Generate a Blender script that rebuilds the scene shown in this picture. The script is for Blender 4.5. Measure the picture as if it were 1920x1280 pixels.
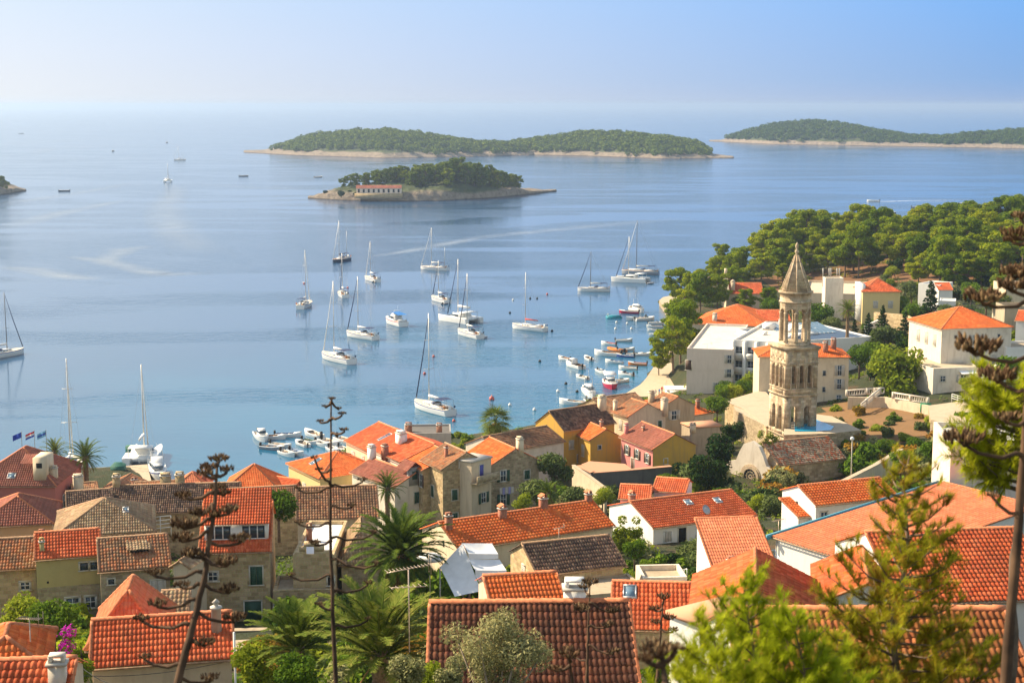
import bpy, math, random
import numpy as np
from mathutils import Vector

R = math.radians
sc = bpy.context.scene
C = sc.collection
for _o in list(bpy.data.objects):
    bpy.data.objects.remove(_o)

# ------------------------------------------------------------------ camera
F, HC, HY = 2950.0, 62.0, 197.0          # focal length in photo pixels, eye height, level-horizon row
PITCH = math.atan((640 - HY) / F)
cd = bpy.data.cameras.new('camera')
cam = bpy.data.objects.new('camera', cd)
C.objects.link(cam)
cam.location = (0, 0, HC)
cam.rotation_euler = (R(90) - PITCH, 0, 0)
cd.sensor_width = 36
cd.lens = 36 * F / 1920
cd.clip_start = 0.5
cd.clip_end = 80000
cd.dof.use_dof = True
cd.dof.focus_distance = 220
cd.dof.aperture_fstop = 3.4
sc.camera = cam

# ------------------------------------------------------------------ world, sun, exposure
SUN_AZ, SUN_EL = R(-67), R(39)           # left of the view direction
w = bpy.data.worlds.new('World')
sc.world = w
w.use_nodes = True
wn = w.node_tree
wn.nodes.clear()
sky = wn.nodes.new('ShaderNodeTexSky')
sky.sky_type = 'NISHITA'
sky.sun_disc = False
sky.sun_elevation = SUN_EL
sky.sun_rotation = SUN_AZ
sky.altitude = 60
sky.air_density = 1.0
sky.dust_density = 0.3
sky.ozone_density = 4.0
bgn = wn.nodes.new('ShaderNodeBackground')
bgn.inputs['Strength'].default_value = 0.13
wo = wn.nodes.new('ShaderNodeOutputWorld')
wtint = wn.nodes.new('ShaderNodeMix'); wtint.data_type = 'RGBA'; wtint.blend_type = 'MULTIPLY'; wtint.inputs[0].default_value = 1
wtint.inputs[7].default_value = (1.8, 1.28, .84, 1)          # overhead sky tinted warm and brightened as added fill for the shade
wn.links.new(sky.outputs[0], wtint.inputs[6]); wn.links.new(wtint.outputs[2], bgn.inputs[0])
# the hazy band of sky low over the sea: milky towards the sun on the left, blue to the right
def _wn(t, **kw):
    n = wn.nodes.new('ShaderNode' + t)
    for k, v in kw.items(): setattr(n, k, v)
    return n
wtc = _wn('TexCoord'); wsx = _wn('SeparateXYZ'); wn.links.new(wtc.outputs['Generated'], wsx.inputs[0])
def _ramp(stops):
    r = _wn('ValToRGB')
    while len(r.color_ramp.elements) < len(stops): r.color_ramp.elements.new(.5)
    for e, (p_, c_) in zip(r.color_ramp.elements, stops): e.position, e.color = p_, (*c_, 1)
    wn.links.new(wsx.outputs[2], r.inputs[0]); return r
rl_ = _ramp([(0, (.81, .83, .86)), (.033, (.757, .825, .93)), (.07, (.68, .80, .95)), (.16, (.92, 1.0, 1.08)), (.4, (.92, 1.0, 1.08))])
rr_ = _ramp([(0, (.31, .43, .68)), (.016, (.245, .425, .74)), (.07, (.195, .45, .9)), (.16, (.31, .53, .95)), (.4, (.31, .53, .95))])
waz = _wn('MapRange', clamp=True); waz.inputs[1].default_value = -.3; waz.inputs[2].default_value = .3
wn.links.new(wsx.outputs[0], waz.inputs[0])
wmx = _wn('Mix', data_type='RGBA'); wn.links.new(waz.outputs[0], wmx.inputs[0]); wn.links.new(rl_.outputs[0], wmx.inputs[6]); wn.links.new(rr_.outputs[0], wmx.inputs[7])
bg2 = _wn('Background'); bg2.inputs['Strength'].default_value = .565; wn.links.new(wmx.outputs[2], bg2.inputs[0])
wf = _wn('MapRange', clamp=True, interpolation_type='SMOOTHSTEP'); wf.inputs[1].default_value = .12; wf.inputs[2].default_value = .4
wn.links.new(wsx.outputs[2], wf.inputs[0])
wms = _wn('MixShader'); wfy = _wn('MapRange', clamp=True, interpolation_type='SMOOTHSTEP'); wfy.inputs[1].default_value = .55; wfy.inputs[2].default_value = -.15
wn.links.new(wsx.outputs[1], wfy.inputs[0])
wmax = _wn('Math', operation='MAXIMUM'); wn.links.new(wf.outputs[0], wmax.inputs[0]); wn.links.new(wfy.outputs[0], wmax.inputs[1]); wn.links.new(wmax.outputs[0], wms.inputs[0]); wn.links.new(bg2.outputs[0], wms.inputs[1]); wn.links.new(bgn.outputs[0], wms.inputs[2])
wn.links.new(wms.outputs[0], wo.inputs[0])
sd = bpy.data.lights.new('sun', 'SUN')
sd.energy = 5.0
sd.angle = R(0.5)
sd.color = (1.0, 0.83, 0.58)
so = bpy.data.objects.new('sun', sd)
C.objects.link(so)
so.location = (-200, 80, 300)
sdir = Vector((math.sin(SUN_AZ) * math.cos(SUN_EL), math.cos(SUN_AZ) * math.cos(SUN_EL), math.sin(SUN_EL)))
so.rotation_euler = sdir.to_track_quat('Z', 'Y').to_euler()
sc.view_settings.view_transform = 'Standard'
sc.view_settings.look = 'None'
sc.view_settings.exposure = 0.92
sc.view_settings.gamma = 1.0
sc.view_settings.use_curve_mapping = False
sc.render.engine = 'CYCLES'
sc.cycles.use_denoising = True
sc.cycles.max_bounces = 6
sc.cycles.diffuse_bounces = 3
sc.cycles.glossy_bounces = 3
sc.cycles.transmission_bounces = 3
sc.cycles.volume_bounces = 2
sc.cycles.transparent_max_bounces = 8
sc.cycles.sample_clamp_indirect = 4

# ------------------------------------------------------------------ pixel <-> place helpers (surveying the photograph)
CP, SP = math.cos(PITCH), math.sin(PITCH)
def ray(px, py):
    u, v = (px - 960) / F, (640 - py) / F
    return u, CP + v * SP, -SP + v * CP
def P(px, py, z):
    u, y, dz = ray(px, py)
    t = (z - HC) / dz
    return Vector((u * t, y * t, z))
def D(px, py, d):
    u, y, dz = ray(px, py)
    t = d / y
    return Vector((u * t, d, HC + dz * t))
def proj(p):
    y, z = p[1], p[2] - HC
    f = y * CP - z * SP
    v = y * SP + z * CP
    return 960 + F * p[0] / f, 640 - F * v / f

# ------------------------------------------------------------------ mesh builder
class MB:
    def __init__(s):
        s.V, s.n, s.F = [], 0, []
    def add(s, v, f, uv=None, mi=0):
        v = np.asarray(v, dtype=np.float64).reshape(-1, 3)
        if isinstance(f, np.ndarray):
            g = [f]
        else:
            by = {}
            for i, q in enumerate(f):
                by.setdefault(len(q), []).append(i)
            g = []
            for k, idx in by.items():
                fa = np.array([f[i] for i in idx])
                ua = np.array([uv[i] for i in idx], dtype=np.float64) if uv is not None else None
                s.F.append((fa + s.n, ua, mi))
            s.V.append(v); s.n += len(v)
            return
        for fa in g:
            s.F.append((fa + s.n, uv, mi))
        s.V.append(v); s.n += len(v)
    def quad(s, a, b, c, d, mi=0, uv=None):
        if uv is None:
            a_, b_, d_ = Vector(a), Vector(b), Vector(d)
            l, h = (b_ - a_).length, (d_ - a_).length
            uv = [(0, 0), (l, 0), (l, h), (0, h)]
        s.add([a, b, c, d], [(0, 1, 2, 3)], [uv], mi)
    def poly(s, pts, uvs, mi=0):
        s.add(pts, [tuple(range(len(pts)))], [uvs], mi)
    def box(s, x0, x1, y0, y1, z0, z1, mi=0, bottom=True):
        v = [(x0, y0, z0), (x1, y0, z0), (x1, y1, z0), (x0, y1, z0), (x0, y0, z1), (x1, y0, z1), (x1, y1, z1), (x0, y1, z1)]
        f = [(0, 1, 5, 4), (1, 2, 6, 5), (2, 3, 7, 6), (3, 0, 4, 7), (4, 5, 6, 7)]
        uv = [[(x0, z0), (x1, z0), (x1, z1), (x0, z1)], [(y0, z0), (y1, z0), (y1, z1), (y0, z1)],
              [(-x1, z0), (-x0, z0), (-x0, z1), (-x1, z1)], [(-y1, z0), (-y0, z0), (-y0, z1), (-y1, z1)],
              [(x0, y0), (x1, y0), (x1, y1), (x0, y1)]]
        if bottom:
            f.append((3, 2, 1, 0)); uv.append([(0, 0), (1, 0), (1, 1), (0, 1)])
        s.add(v, f, uv, mi)
    def tube(s, pts, rad, n=8, mi=0, cap=True):
        pts = [Vector(p) for p in pts]
        if not hasattr(rad, '__len__'):
            rad = [rad] * len(pts)
        ref = Vector((0.13, 0.21, 1)).normalized()
        V, Fs = [], []
        for i, p in enumerate(pts):
            t = (pts[min(i + 1, len(pts) - 1)] - pts[max(i - 1, 0)]).normalized()
            if abs(t.dot(ref)) > .97:
                ref = Vector((1, .1, 0)).normalized()
            a = t.cross(ref).normalized(); b = t.cross(a)
            for k in range(n):
                an = 2 * math.pi * k / n
                V.append(p + (a * math.cos(an) + b * math.sin(an)) * rad[i])
        for i in range(len(pts) - 1):
            for k in range(n):
                k2 = (k + 1) % n
                Fs.append((i * n + k, i * n + k2, (i + 1) * n + k2, (i + 1) * n + k))
        uvs = [[(0, 0), (1, 0), (1, 1), (0, 1)]] * len(Fs)
        if cap:
            Fs.append(tuple(range(n))[::-1]); Fs.append(tuple(range((len(pts) - 1) * n, len(pts) * n)))
            uvs = uvs + [[(0, 0)] * n] * 2
        s.add(V, Fs, uvs, mi)
    def lathe(s, c, prof, n=12, mi=0, sx=1, sy=1, ph=0):
        V, Fs, uv = [], [], []
        for r, z in prof:
            for k in range(n):
                a = 2 * math.pi * k / n + ph
                V.append((c[0] + r * math.cos(a) * sx, c[1] + r * math.sin(a) * sy, c[2] + z))
        for i in range(len(prof) - 1):
            for k in range(n):
                k2 = (k + 1) % n
                Fs.append((i * n + k, i * n + k2, (i + 1) * n + k2, (i + 1) * n + k))
                z0, z1 = prof[i][1], prof[i + 1][1]
                uv.append([(k * .6, z0), (k * .6 + .6, z0), (k * .6 + .6, z1), (k * .6, z1)])
        Fs.append(tuple(range(n))[::-1]); Fs.append(tuple(range((len(prof) - 1) * n, len(prof) * n)))
        uv += [[(0, 0)] * n] * 2
        s.add(V, Fs, uv, mi)
    def ball(s, c, r, nu=10, nv=7, mi=0):
        prof = []
        rx, ry, rz = (r, r, r) if not hasattr(r, '__len__') else r
        for i in range(nv + 1):
            a = math.pi * i / nv - math.pi / 2
            prof.append((max(math.cos(a), .02), math.sin(a) * rz))
        s.lathe(c, prof, nu, mi, rx, ry)
    def build(s, name, mats, parent=None, smooth=False, loc=None, link=True):
        me = mesh_from(s, name, mats, smooth)
        o = bpy.data.objects.new(name, me)
        C.objects.link(o)
        if parent is not None:
            o.parent = parent
        if loc is not None:
            o.location = loc
        return o
def mesh_from(s, name, mats, smooth=False):
    me = bpy.data.meshes.new(name)
    V = np.concatenate(s.V) if s.V else np.zeros((0, 3))
    me.vertices.add(len(V))
    me.vertices.foreach_set('co', V.ravel())
    li, lt, mi, uv = [], [], [], []
    for fa, ua, m in s.F:
        k, c = fa.shape
        li.append(fa.ravel()); lt.append(np.full(k, c)); mi.append(np.full(k, m))
        uv.append(np.zeros((k * c, 2)) if ua is None else np.asarray(ua, dtype=np.float64).reshape(-1, 2))
    li, lt, mi, uv = map(np.concatenate, (li, lt, mi, uv))
    me.loops.add(len(li)); me.loops.foreach_set('vertex_index', li.astype(np.int32))
    me.polygons.add(len(lt))
    st = np.concatenate(([0], np.cumsum(lt)[:-1])).astype(np.int32)
    me.polygons.foreach_set('loop_start', st)
    me.polygons.foreach_set('loop_total', lt.astype(np.int32))
    me.polygons.foreach_set('material_index', mi.astype(np.int32))
    if smooth:
        me.polygons.foreach_set('use_smooth', np.ones(len(lt), dtype=bool))
    ul = me.uv_layers.new(name='UVMap')
    ul.data.foreach_set('uv', uv.ravel().astype(np.float32))
    for m in (mats if isinstance(mats, (list, tuple)) else [mats]):
        me.materials.append(m)
    me.update(calc_edges=True)
    return me
def tag(o, label=None, cat=None, group=None, kind=None):
    if label: o['label'] = label
    if cat: o['category'] = cat
    if group: o['group'] = group
    if kind: o['kind'] = kind
    return o
def empty(name, loc, rz=0, label=None, cat=None, group=None):
    o = bpy.data.objects.new(name, None)
    C.objects.link(o)
    o.empty_display_size = .3
    o.location = loc
    o.rotation_euler = (0, 0, rz)
    return tag(o, label, cat, group)
def copy_thing(src, loc, rz=0, s=1.0, label=None, group=None):
    """a copy of a thing with copies of its parts and sub-parts (mesh data shared)"""
    def cp(o, parent):
        c = o.copy(); C.objects.link(c); c.parent = parent
        for ch in o.children: cp(ch, c)
        return c
    r = cp(src, None)
    r.location = loc
    r.rotation_euler = (0, 0, rz)
    r.scale = (s, s, s) if not hasattr(s, '__len__') else s
    if label: r['label'] = label
    if group: r['group'] = group
    return r
RS = np.random.RandomState(7)
rnd = random.Random(11)

# ------------------------------------------------------------------ materials
MATS = {}
def newmat(name):
    m = bpy.data.materials.new(name)
    m.use_nodes = True
    nt = m.node_tree
    nt.nodes.clear()
    out = nt.nodes.new('ShaderNodeOutputMaterial')
    MATS[name] = m
    return m, nt, out
def N(nt, typ, props=None, **inp):
    n = nt.nodes.new('ShaderNode' + typ)
    for k, v in (props or {}).items():
        setattr(n, k, v)
    for k, v in inp.items():
        key = k.replace('_', ' ')
        s = n.inputs[int(k[1:])] if (k[0] == 'i' and k[1:].isdigit()) else n.inputs[key]
        if hasattr(v, 'is_output'):
            nt.links.new(v, s)
        else:
            s.default_value = v
    return n
def ramp(nt, fac, stops, interp='LINEAR'):
    n = nt.nodes.new('ShaderNodeValToRGB')
    cr = n.color_ramp
    cr.interpolation = interp
    while len(cr.elements) < len(stops):
        cr.elements.new(.5)
    for e, (p, c) in zip(cr.elements, stops):
        e.position = p
        e.color = (*c, 1) if len(c) == 3 else c
    nt.links.new(fac, n.inputs[0])
    return n.outputs[0]
def mixc(nt, fac, a, b, mode='MIX'):
    n = nt.nodes.new('ShaderNodeMix')
    n.data_type = 'RGBA'
    n.blend_type = mode
    for s, v in ((n.inputs[0], fac), (n.inputs[6], a), (n.inputs[7], b)):
        if hasattr(v, 'is_output'):
            nt.links.new(v, s)
        elif isinstance(v, (int, float)):
            s.default_value = v
        else:
            s.default_value = (*v, 1)
    return n.outputs[2]
def mth(nt, op, a, b=0.0, c=0.0):
    n = nt.nodes.new('ShaderNodeMath')
    n.operation = op
    for i, v in enumerate((a, b, c)):
        if hasattr(v, 'is_output'):
            nt.links.new(v, n.inputs[i])
        else:
            n.inputs[i].default_value = v
    return n.outputs[0]
def plain(name, col, rough=.6, metal=0., var=.12, scale=3., spec=.4):
    m, nt, out = newmat(name)
    tc = N(nt, 'TexCoord')
    nz = N(nt, 'TexNoise', None, Vector=tc.outputs['Object'], Scale=scale, Detail=4.)
    c = ramp(nt, nz.outputs[0], [(.3, tuple(x * (1 - var) for x in col)), (.7, tuple(min(1, x * (1 + var)) for x in col))])
    b = N(nt, 'BsdfPrincipled', None, Base_Color=c, Roughness=rough, Metallic=metal)
    b.inputs['Specular IOR Level'].default_value = spec
    nt.links.new(b.outputs[0], out.inputs[0])
    return m
def plaster(name, col, stain=None, amt=.5):
    m, nt, out = newmat(name)
    stain = stain or tuple(x * .55 for x in col)
    tc = N(nt, 'TexCoord')
    n1 = N(nt, 'TexNoise', None, Vector=tc.outputs['Object'], Scale=.45, Detail=8., Roughness=.7)
    mp = N(nt, 'Mapping', None, Vector=tc.outputs['Object'], Scale=(1.6, 1.6, .22))
    n2 = N(nt, 'TexNoise', None, Vector=mp.outputs[0], Scale=1.2, Detail=5.)
    n3 = N(nt, 'TexNoise', None, Vector=tc.outputs['Object'], Scale=14., Detail=4.)
    f1 = ramp(nt, n1.outputs[0], [(.48, (0, 0, 0)), (.72, (1, 1, 1))])
    f2 = ramp(nt, n2.outputs[0], [(.5, (0, 0, 0)), (.75, (1, 1, 1))])
    f = mth(nt, 'MULTIPLY', mth(nt, 'MAXIMUM', f1, f2), amt)
    c = mixc(nt, f, col, stain)
    c = mixc(nt, .12, c, n3.outputs[1], 'OVERLAY')
    bp = N(nt, 'Bump', None, Height=n3.outputs[0], Strength=.25, Distance=.03)
    b = N(nt, 'BsdfPrincipled', None, Base_Color=c, Roughness=.9, Normal=bp.outputs[0])
    b.inputs['Specular IOR Level'].default_value = .2
    nt.links.new(b.outputs[0], out.inputs[0])
    return m
def stone(name, c1, c2, mortar, bw=.5, bh=.26, msz=.03, stain=.5):
    m, nt, out = newmat(name)
    tc = N(nt, 'TexCoord')
    n0 = N(nt, 'TexNoise', None, Vector=tc.outputs['UV'], Scale=1.3, Detail=2.)
    wv = mixc(nt, .06, tc.outputs['UV'], n0.outputs[1], 'ADD')
    br = N(nt, 'TexBrick', {'offset': .5, 'squash': .8, 'squash_frequency': 3}, Vector=wv, Color1=(*c1, 1), Color2=(*c2, 1), Mortar=(*mortar, 1),
           Scale=1., Brick_Width=bw, Row_Height=bh, Mortar_Size=msz, Mortar_Smooth=.3, Bias=0.)
    n1 = N(nt, 'TexNoise', None, Vector=tc.outputs['Object'], Scale=.5, Detail=7., Roughness=.7)
    n3 = N(nt, 'TexNoise', None, Vector=tc.outputs['Object'], Scale=9., Detail=4.)
    f1 = ramp(nt, n1.outputs[0], [(.45, (0, 0, 0)), (.7, (1, 1, 1))])
    c = mixc(nt, mth(nt, 'MULTIPLY', f1, stain), br.outputs[0], tuple(x * .5 for x in c2))
    c = mixc(nt, .35, c, n3.outputs[1], 'OVERLAY')
    h = mth(nt, 'ADD', mth(nt, 'MULTIPLY', br.outputs[1], -1.), mth(nt, 'MULTIPLY', n3.outputs[0], .6))
    bp = N(nt, 'Bump', None, Height=h, Strength=.6, Distance=.05)
    b = N(nt, 'BsdfPrincipled', None, Base_Color=c, Roughness=.92, Normal=bp.outputs[0])
    b.inputs['Specular IOR Level'].default_value = .15
    nt.links.new(b.outputs[0], out.inputs[0])
    return m
def tile(name, cols, weather, amt=.4, wscale=.5, bump=.5):
    """clay roof tiles: one colour per tile (UV counts tiles), lichen and soot in patches"""
    m, nt, out = newmat(name)
    tc = N(nt, 'TexCoord')
    uv = tc.outputs['UV']
    sx = N(nt, 'SeparateXYZ', None, Vector=uv)
    fl = N(nt, 'VectorMath', {'operation': 'FLOOR'}, i0=uv)
    oi = N(nt, 'ObjectInfo')
    wn_ = N(nt, 'TexWhiteNoise', {'noise_dimensions': '4D'}, Vector=fl.outputs[0], W=oi.outputs['Random'])
    st = [(i / max(1, len(cols) - 1), c) for i, c in enumerate(cols)]
    c = ramp(nt, wn_.outputs[0], st)
    n1 = N(nt, 'TexNoise', None, Vector=tc.outputs['Object'], Scale=wscale, Detail=8., Roughness=.72)
    n2 = N(nt, 'TexNoise', None, Vector=tc.outputs['Object'], Scale=5., Detail=4.)
    f = ramp(nt, n1.outputs[0], [(.42, (0, 0, 0)), (.68, (1, 1, 1))])
    f = mth(nt, 'MULTIPLY', mth(nt, 'MULTIPLY', f, amt), mth(nt, 'ADD', n2.outputs[0], .45))
    n4 = N(nt, 'TexVoronoi', None, Vector=tc.outputs['Object'], Scale=.55, Randomness=1.)
    pt = ramp(nt, N(nt, 'SeparateColor', None, i0=n4.outputs[1]).outputs[0], [(.62, (0, 0, 0)), (.7, (1, 1, 1))])
    c = mixc(nt, mth(nt, 'MULTIPLY', pt, .45), c, mixc(nt, .5, cols[0], weather))
    c = mixc(nt, f, c, weather)
    c = mixc(nt, .25, c, n2.outputs[1], 'OVERLAY')
    su = mth(nt, 'ABSOLUTE', mth(nt, 'SINE', mth(nt, 'MULTIPLY', sx.outputs[0], math.pi)))
    rv = mth(nt, 'SUBTRACT', 1., mth(nt, 'FRACT', sx.outputs[1]))
    h = mth(nt, 'ADD', su, mth(nt, 'MULTIPLY', rv, .35))
    bp = N(nt, 'Bump', None, Height=h, Strength=bump, Distance=.05)
    b = N(nt, 'BsdfPrincipled', None, Base_Color=c, Roughness=.85, Normal=bp.outputs[0])
    b.inputs['Specular IOR Level'].default_value = .2
    nt.links.new(b.outputs[0], out.inputs[0])
    return m
def leaf(name, cols, transl=.35, rough=.8, patch=.5):
    m, nt, out = newmat(name)
    ge = N(nt, 'NewGeometry')
    oi = N(nt, 'ObjectInfo')
    tc = N(nt, 'TexCoord')
    nz = N(nt, 'TexNoise', None, Vector=tc.outputs['Object'], Scale=.8, Detail=2.)
    f = mth(nt, 'ADD', mth(nt, 'MULTIPLY', ge.outputs['Random Per Island'], .55), mth(nt, 'MULTIPLY', oi.outputs['Random'], patch))
    f = mth(nt, 'ADD', f, mth(nt, 'MULTIPLY', mth(nt, 'SUBTRACT', nz.outputs[0], .45), .6))
    st = [(i / max(1, len(cols) - 1), c) for i, c in enumerate(cols)]
    c = ramp(nt, f, st)
    d = N(nt, 'BsdfPrincipled', None, Base_Color=c, Roughness=rough)
    d.inputs['Specular IOR Level'].default_value = .06
    t = N(nt, 'BsdfTranslucent', None, Color=mixc(nt, .5, c, (.5, .55, .05), 'MIX') if transl > .3 else c)
    mx = N(nt, 'MixShader', None, Fac=transl, i1=d.outputs[0], i2=t.outputs[0])
    nt.links.new(mx.outputs[0], out.inputs[0])
    return m
def glassm(name, col=(.03, .05, .07), rough=.08):
    m, nt, out = newmat(name)
    b = N(nt, 'BsdfPrincipled', None, Base_Color=(*col, 1), Roughness=rough)
    b.inputs['Specular IOR Level'].default_value = .6
    nt.links.new(b.outputs[0], out.inputs[0])
    return m

T = {
 'orange': tile('new_orange_tile', [(.6, .11, .02), (.74, .155, .034), (.79, .22, .06)], (.34, .1, .035), .45),
 'red': tile('red_tile', [(.5, .08, .022), (.67, .125, .04), (.74, .18, .07)], (.24, .075, .035), .55),
 'salmon': tile('salmon_tile', [(.6, .17, .08), (.68, .21, .1), (.7, .25, .125)], (.46, .16, .08), .35),
 'brick': tile('brick_red_tile', [(.27, .085, .055), (.36, .12, .08), (.4, .15, .1)], (.17, .08, .06), .5),
 'brown': tile('old_brown_tile', [(.2, .085, .045), (.36, .17, .09), (.44, .25, .14), (.5, .2, .09)], (.12, .09, .06), .7),
 'tan': tile('weathered_tan_tile', [(.3, .18, .1), (.45, .3, .17), (.52, .38, .23), (.3, .17, .09)], (.16, .12, .08), .6),
 'dark': tile('sooty_dark_tile', [(.07, .045, .035), (.15, .085, .06), (.22, .13, .085), (.3, .2, .14)], (.05, .04, .035), .6),
 'rust': tile('rust_mixed_tile', [(.3, .11, .05), (.48, .17, .07), (.4, .22, .12), (.2, .1, .06)], (.14, .1, .06), .6),
 'worn': tile('worn_dark_red_tile', [(.07, .024, .014), (.125, .04, .02), (.19, .065, .033)], (.05, .028, .02), .6),  # shade on the bottom roof is put into this darkened tile colour
 'ochrered': tile('sunbaked_brown_orange_tile', [(.26, .075, .024), (.42, .13, .04), (.52, .19, .065)], (.14, .06, .03), .5),
 'mixed': tile('ruined_mixed_tile', [(.14, .1, .07), (.4, .3, .2), (.55, .42, .3), (.55, .14, .06), (.3, .12, .06)], (.12, .1, .07), .5),
}
WL = {
 'stone': stone('warm_rubble_stone', (.62, .47, .27), (.32, .23, .12), (.48, .37, .23), .55, .3, .035),
 'greystone': stone('grey_rubble_stone', (.55, .44, .29), (.3, .23, .145), (.44, .35, .23), .55, .3, .035),
 'tanstone': stone('tan_block_stone', (.7, .54, .32), (.42, .3, .16), (.56, .43, .26), .6, .32),
 'palestone': stone('pale_church_stone', (.7, .56, .39), (.4, .295, .185), (.36, .28, .19), .9, .42, .02, .9),
 'white': plaster('white_plaster', (.8, .78, .74), (.6, .57, .52), .35),
 'offwhite': plaster('off_white_plaster', (.74, .66, .55), (.46, .38, .29), .6),
 'cream': plaster('cream_plaster', (.72, .6, .43), (.46, .35, .22), .6),
 'sand': plaster('sand_plaster', (.66, .54, .39), (.42, .32, .22), .65),
 'pinkwhite': plaster('pale_pink_plaster', (.74, .62, .53), (.56, .45, .37), .45),
 'yellow': plaster('ochre_yellow_plaster', (.62, .37, .07), (.36, .25, .12), .6),
 'yellowpale': plaster('pale_yellow_plaster', (.72, .56, .26), (.56, .42, .2), .4),
 'pink': plaster('rose_pink_plaster', (.62, .22, .2), (.5, .3, .27), .45),
 'redwall': plaster('dusty_red_plaster', (.5, .16, .13), (.36, .14, .12), .35),
 'peach': plaster('peach_plaster', (.72, .42, .22), (.56, .34, .2), .3),
 'olive': plaster('olive_plaster', (.52, .42, .19), (.36, .28, .12), .45),
 'grey': plaster('grey_render', (.36, .34, .32), (.22, .2, .19), .6),
 'darkwall': plaster('dark_stained_render', (.16, .15, .14), (.09, .085, .08), .7),
 'concrete': plaster('worn_concrete', (.46, .37, .26), (.27, .21, .14), .7),
}
M = {
 'frame': plain('stone_surround', (.6, .55, .46), .85),
 'whitepaint': plain('white_paint', (.8, .79, .76), .45),
 'green': plain('green_shutter_paint', (.025, .085, .05), .5),
 'brownp': plain('brown_shutter_paint', (.11, .06, .04), .6),
 'blue': plain('blue_door_paint', (.07, .07, .33), .5),
 'bluetrim': plain('teal_blue_trim', (.06, .27, .38), .5),
 'limegreen': plain('lime_green_shutter_paint', (.4, .5, .05), .5),
 'dark': plain('dark_opening', (.012, .012, .013), .9),
 'glass': glassm('window_glass'),
 'skyglass': glassm('skylight_glass', (.12, .2, .28), .05),
 'ridge': plain('ridge_tile_clay', (.58, .2, .09), .85, 0, .3, 6),
 'ridgeold': plain('old_ridge_tile_clay', (.36, .22, .13), .85, 0, .35, 6),
 'brick': stone('chimney_brick', (.45, .15, .08), (.36, .11, .06), (.45, .36, .28), .25, .09, .012),
 'capw': plain('pale_cap', (.52, .48, .42), .8),
 'metal': plain('grey_metal', (.4, .4, .41), .4, .6),
 'alum': plain('aerial_aluminium', (.5, .4, .31), .4, .5),
 'wood': plain('weathered_wood', (.3, .19, .1), .8),
 'boat': plain('white_gelcoat', (.8, .79, .76), .3, 0, .04, 1, .5),
 'boatcream': plain('cream_deck', (.66, .6, .5), .6),
 'navy': plain('navy_canvas', (.02, .035, .1), .7),
 'bluecanvas': plain('bright_blue_canvas', (.02, .17, .5), .7),
 'redcanvas': plain('red_canvas', (.5, .05, .05), .7),
 'antifoul': plain('dark_antifouling', (.03, .05, .08), .7),
 'redhull': plain('crimson_hull', (.45, .02, .07), .4),
 'bluehull': plain('blue_hull', (.07, .12, .36), .4),
 'tealhull': plain('turquoise_hull', (.02, .28, .36), .4),
 'greyhull': plain('grey_hull', (.3, .32, .36), .4),
 'darkhull': plain('dark_navy_hull', (.03, .05, .09), .35),
 'orangetube': plain('orange_rubber', (.7, .2, .03), .6),
 'teak': plain('teak', (.34, .18, .08), .7),
 'bluecockpit': plain('blue_interior', (.12, .22, .4), .6),
 'black': plain('black_rubber', (.015, .015, .017), .6),
 'spar': plain('aluminium_spar', (.62, .6, .56), .4, .4),
 'sparb': plain('dark_spar', (.16, .15, .15), .5),
 'sail': plain('white_sailcloth', (.8, .79, .77), .8),
 'buoyr': plain('faded_red_buoy', (.55, .12, .1), .5),
 'buoyw': plain('white_buoy', (.8, .78, .75), .5),
 'bark': plain('grey_brown_bark', (.17, .12, .085), .95, 0, .4, 5),
 'barkpale': plain('pale_bark', (.34, .27, .2), .95, 0, .35, 5),
 'stalk': plain('dry_agave_stalk', (.085, .046, .024), .9, 0, .6, 5),
 'pod': plain('dry_seed_pod', (.085, .042, .017), .9, 0, .5, 30),
 'podlight': plain('bleached_seed_pod', (.26, .165, .08), .9, 0, .5, 30),
 'palmtrunk': plain('palm_trunk_fibre', (.2, .13, .075), .95, 0, .45, 9),
 'date': plain('orange_date_strands', (.6, .24, .03), .7, 0, .3, 8),
 'skin': plain('skin', (.5, .3, .2), .6),
 'cloth1': plain('dark_cloth', (.05, .05, .08), .9), 'cloth2': plain('pale_cloth', (.6, .55, .5), .9),
 'flagblue': plain('blue_flag_cloth', (.02, .07, .5), .8), 'flagred': plain('red_flag_cloth', (.6, .02, .05), .8),
 'flagwhite': plain('white_flag_cloth', (.8, .8, .8), .8), 'flagsky': plain('light_blue_flag_cloth', (.2, .5, .75), .8),
 'awning': plain('white_shade_cloth', (.76, .78, .8), .8, 0, .08, 1.5),
 'membrane': plain('white_roof_membrane', (.8, .79, .77), .7, 0, .06, .8),
 'pave': plaster('pale_stone_paving', (.52, .42, .3), (.36, .28, .19), .6),
 'pinkpave': plaster('salmon_terrace_paving', (.6, .3, .18), (.5, .3, .2), .5),
 'pool': plain('pool_water', (.0, .33, .56), .1, 0, .03, 1, .5),
 'solar': plain('dark_blue_panel', (.05, .085, .15), .5, 0),
 'lamp': plain('opal_globe', (.8, .8, .78), .3),
 'tarp': plain('green_tarp', (.02, .12, .09), .7),
}
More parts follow.
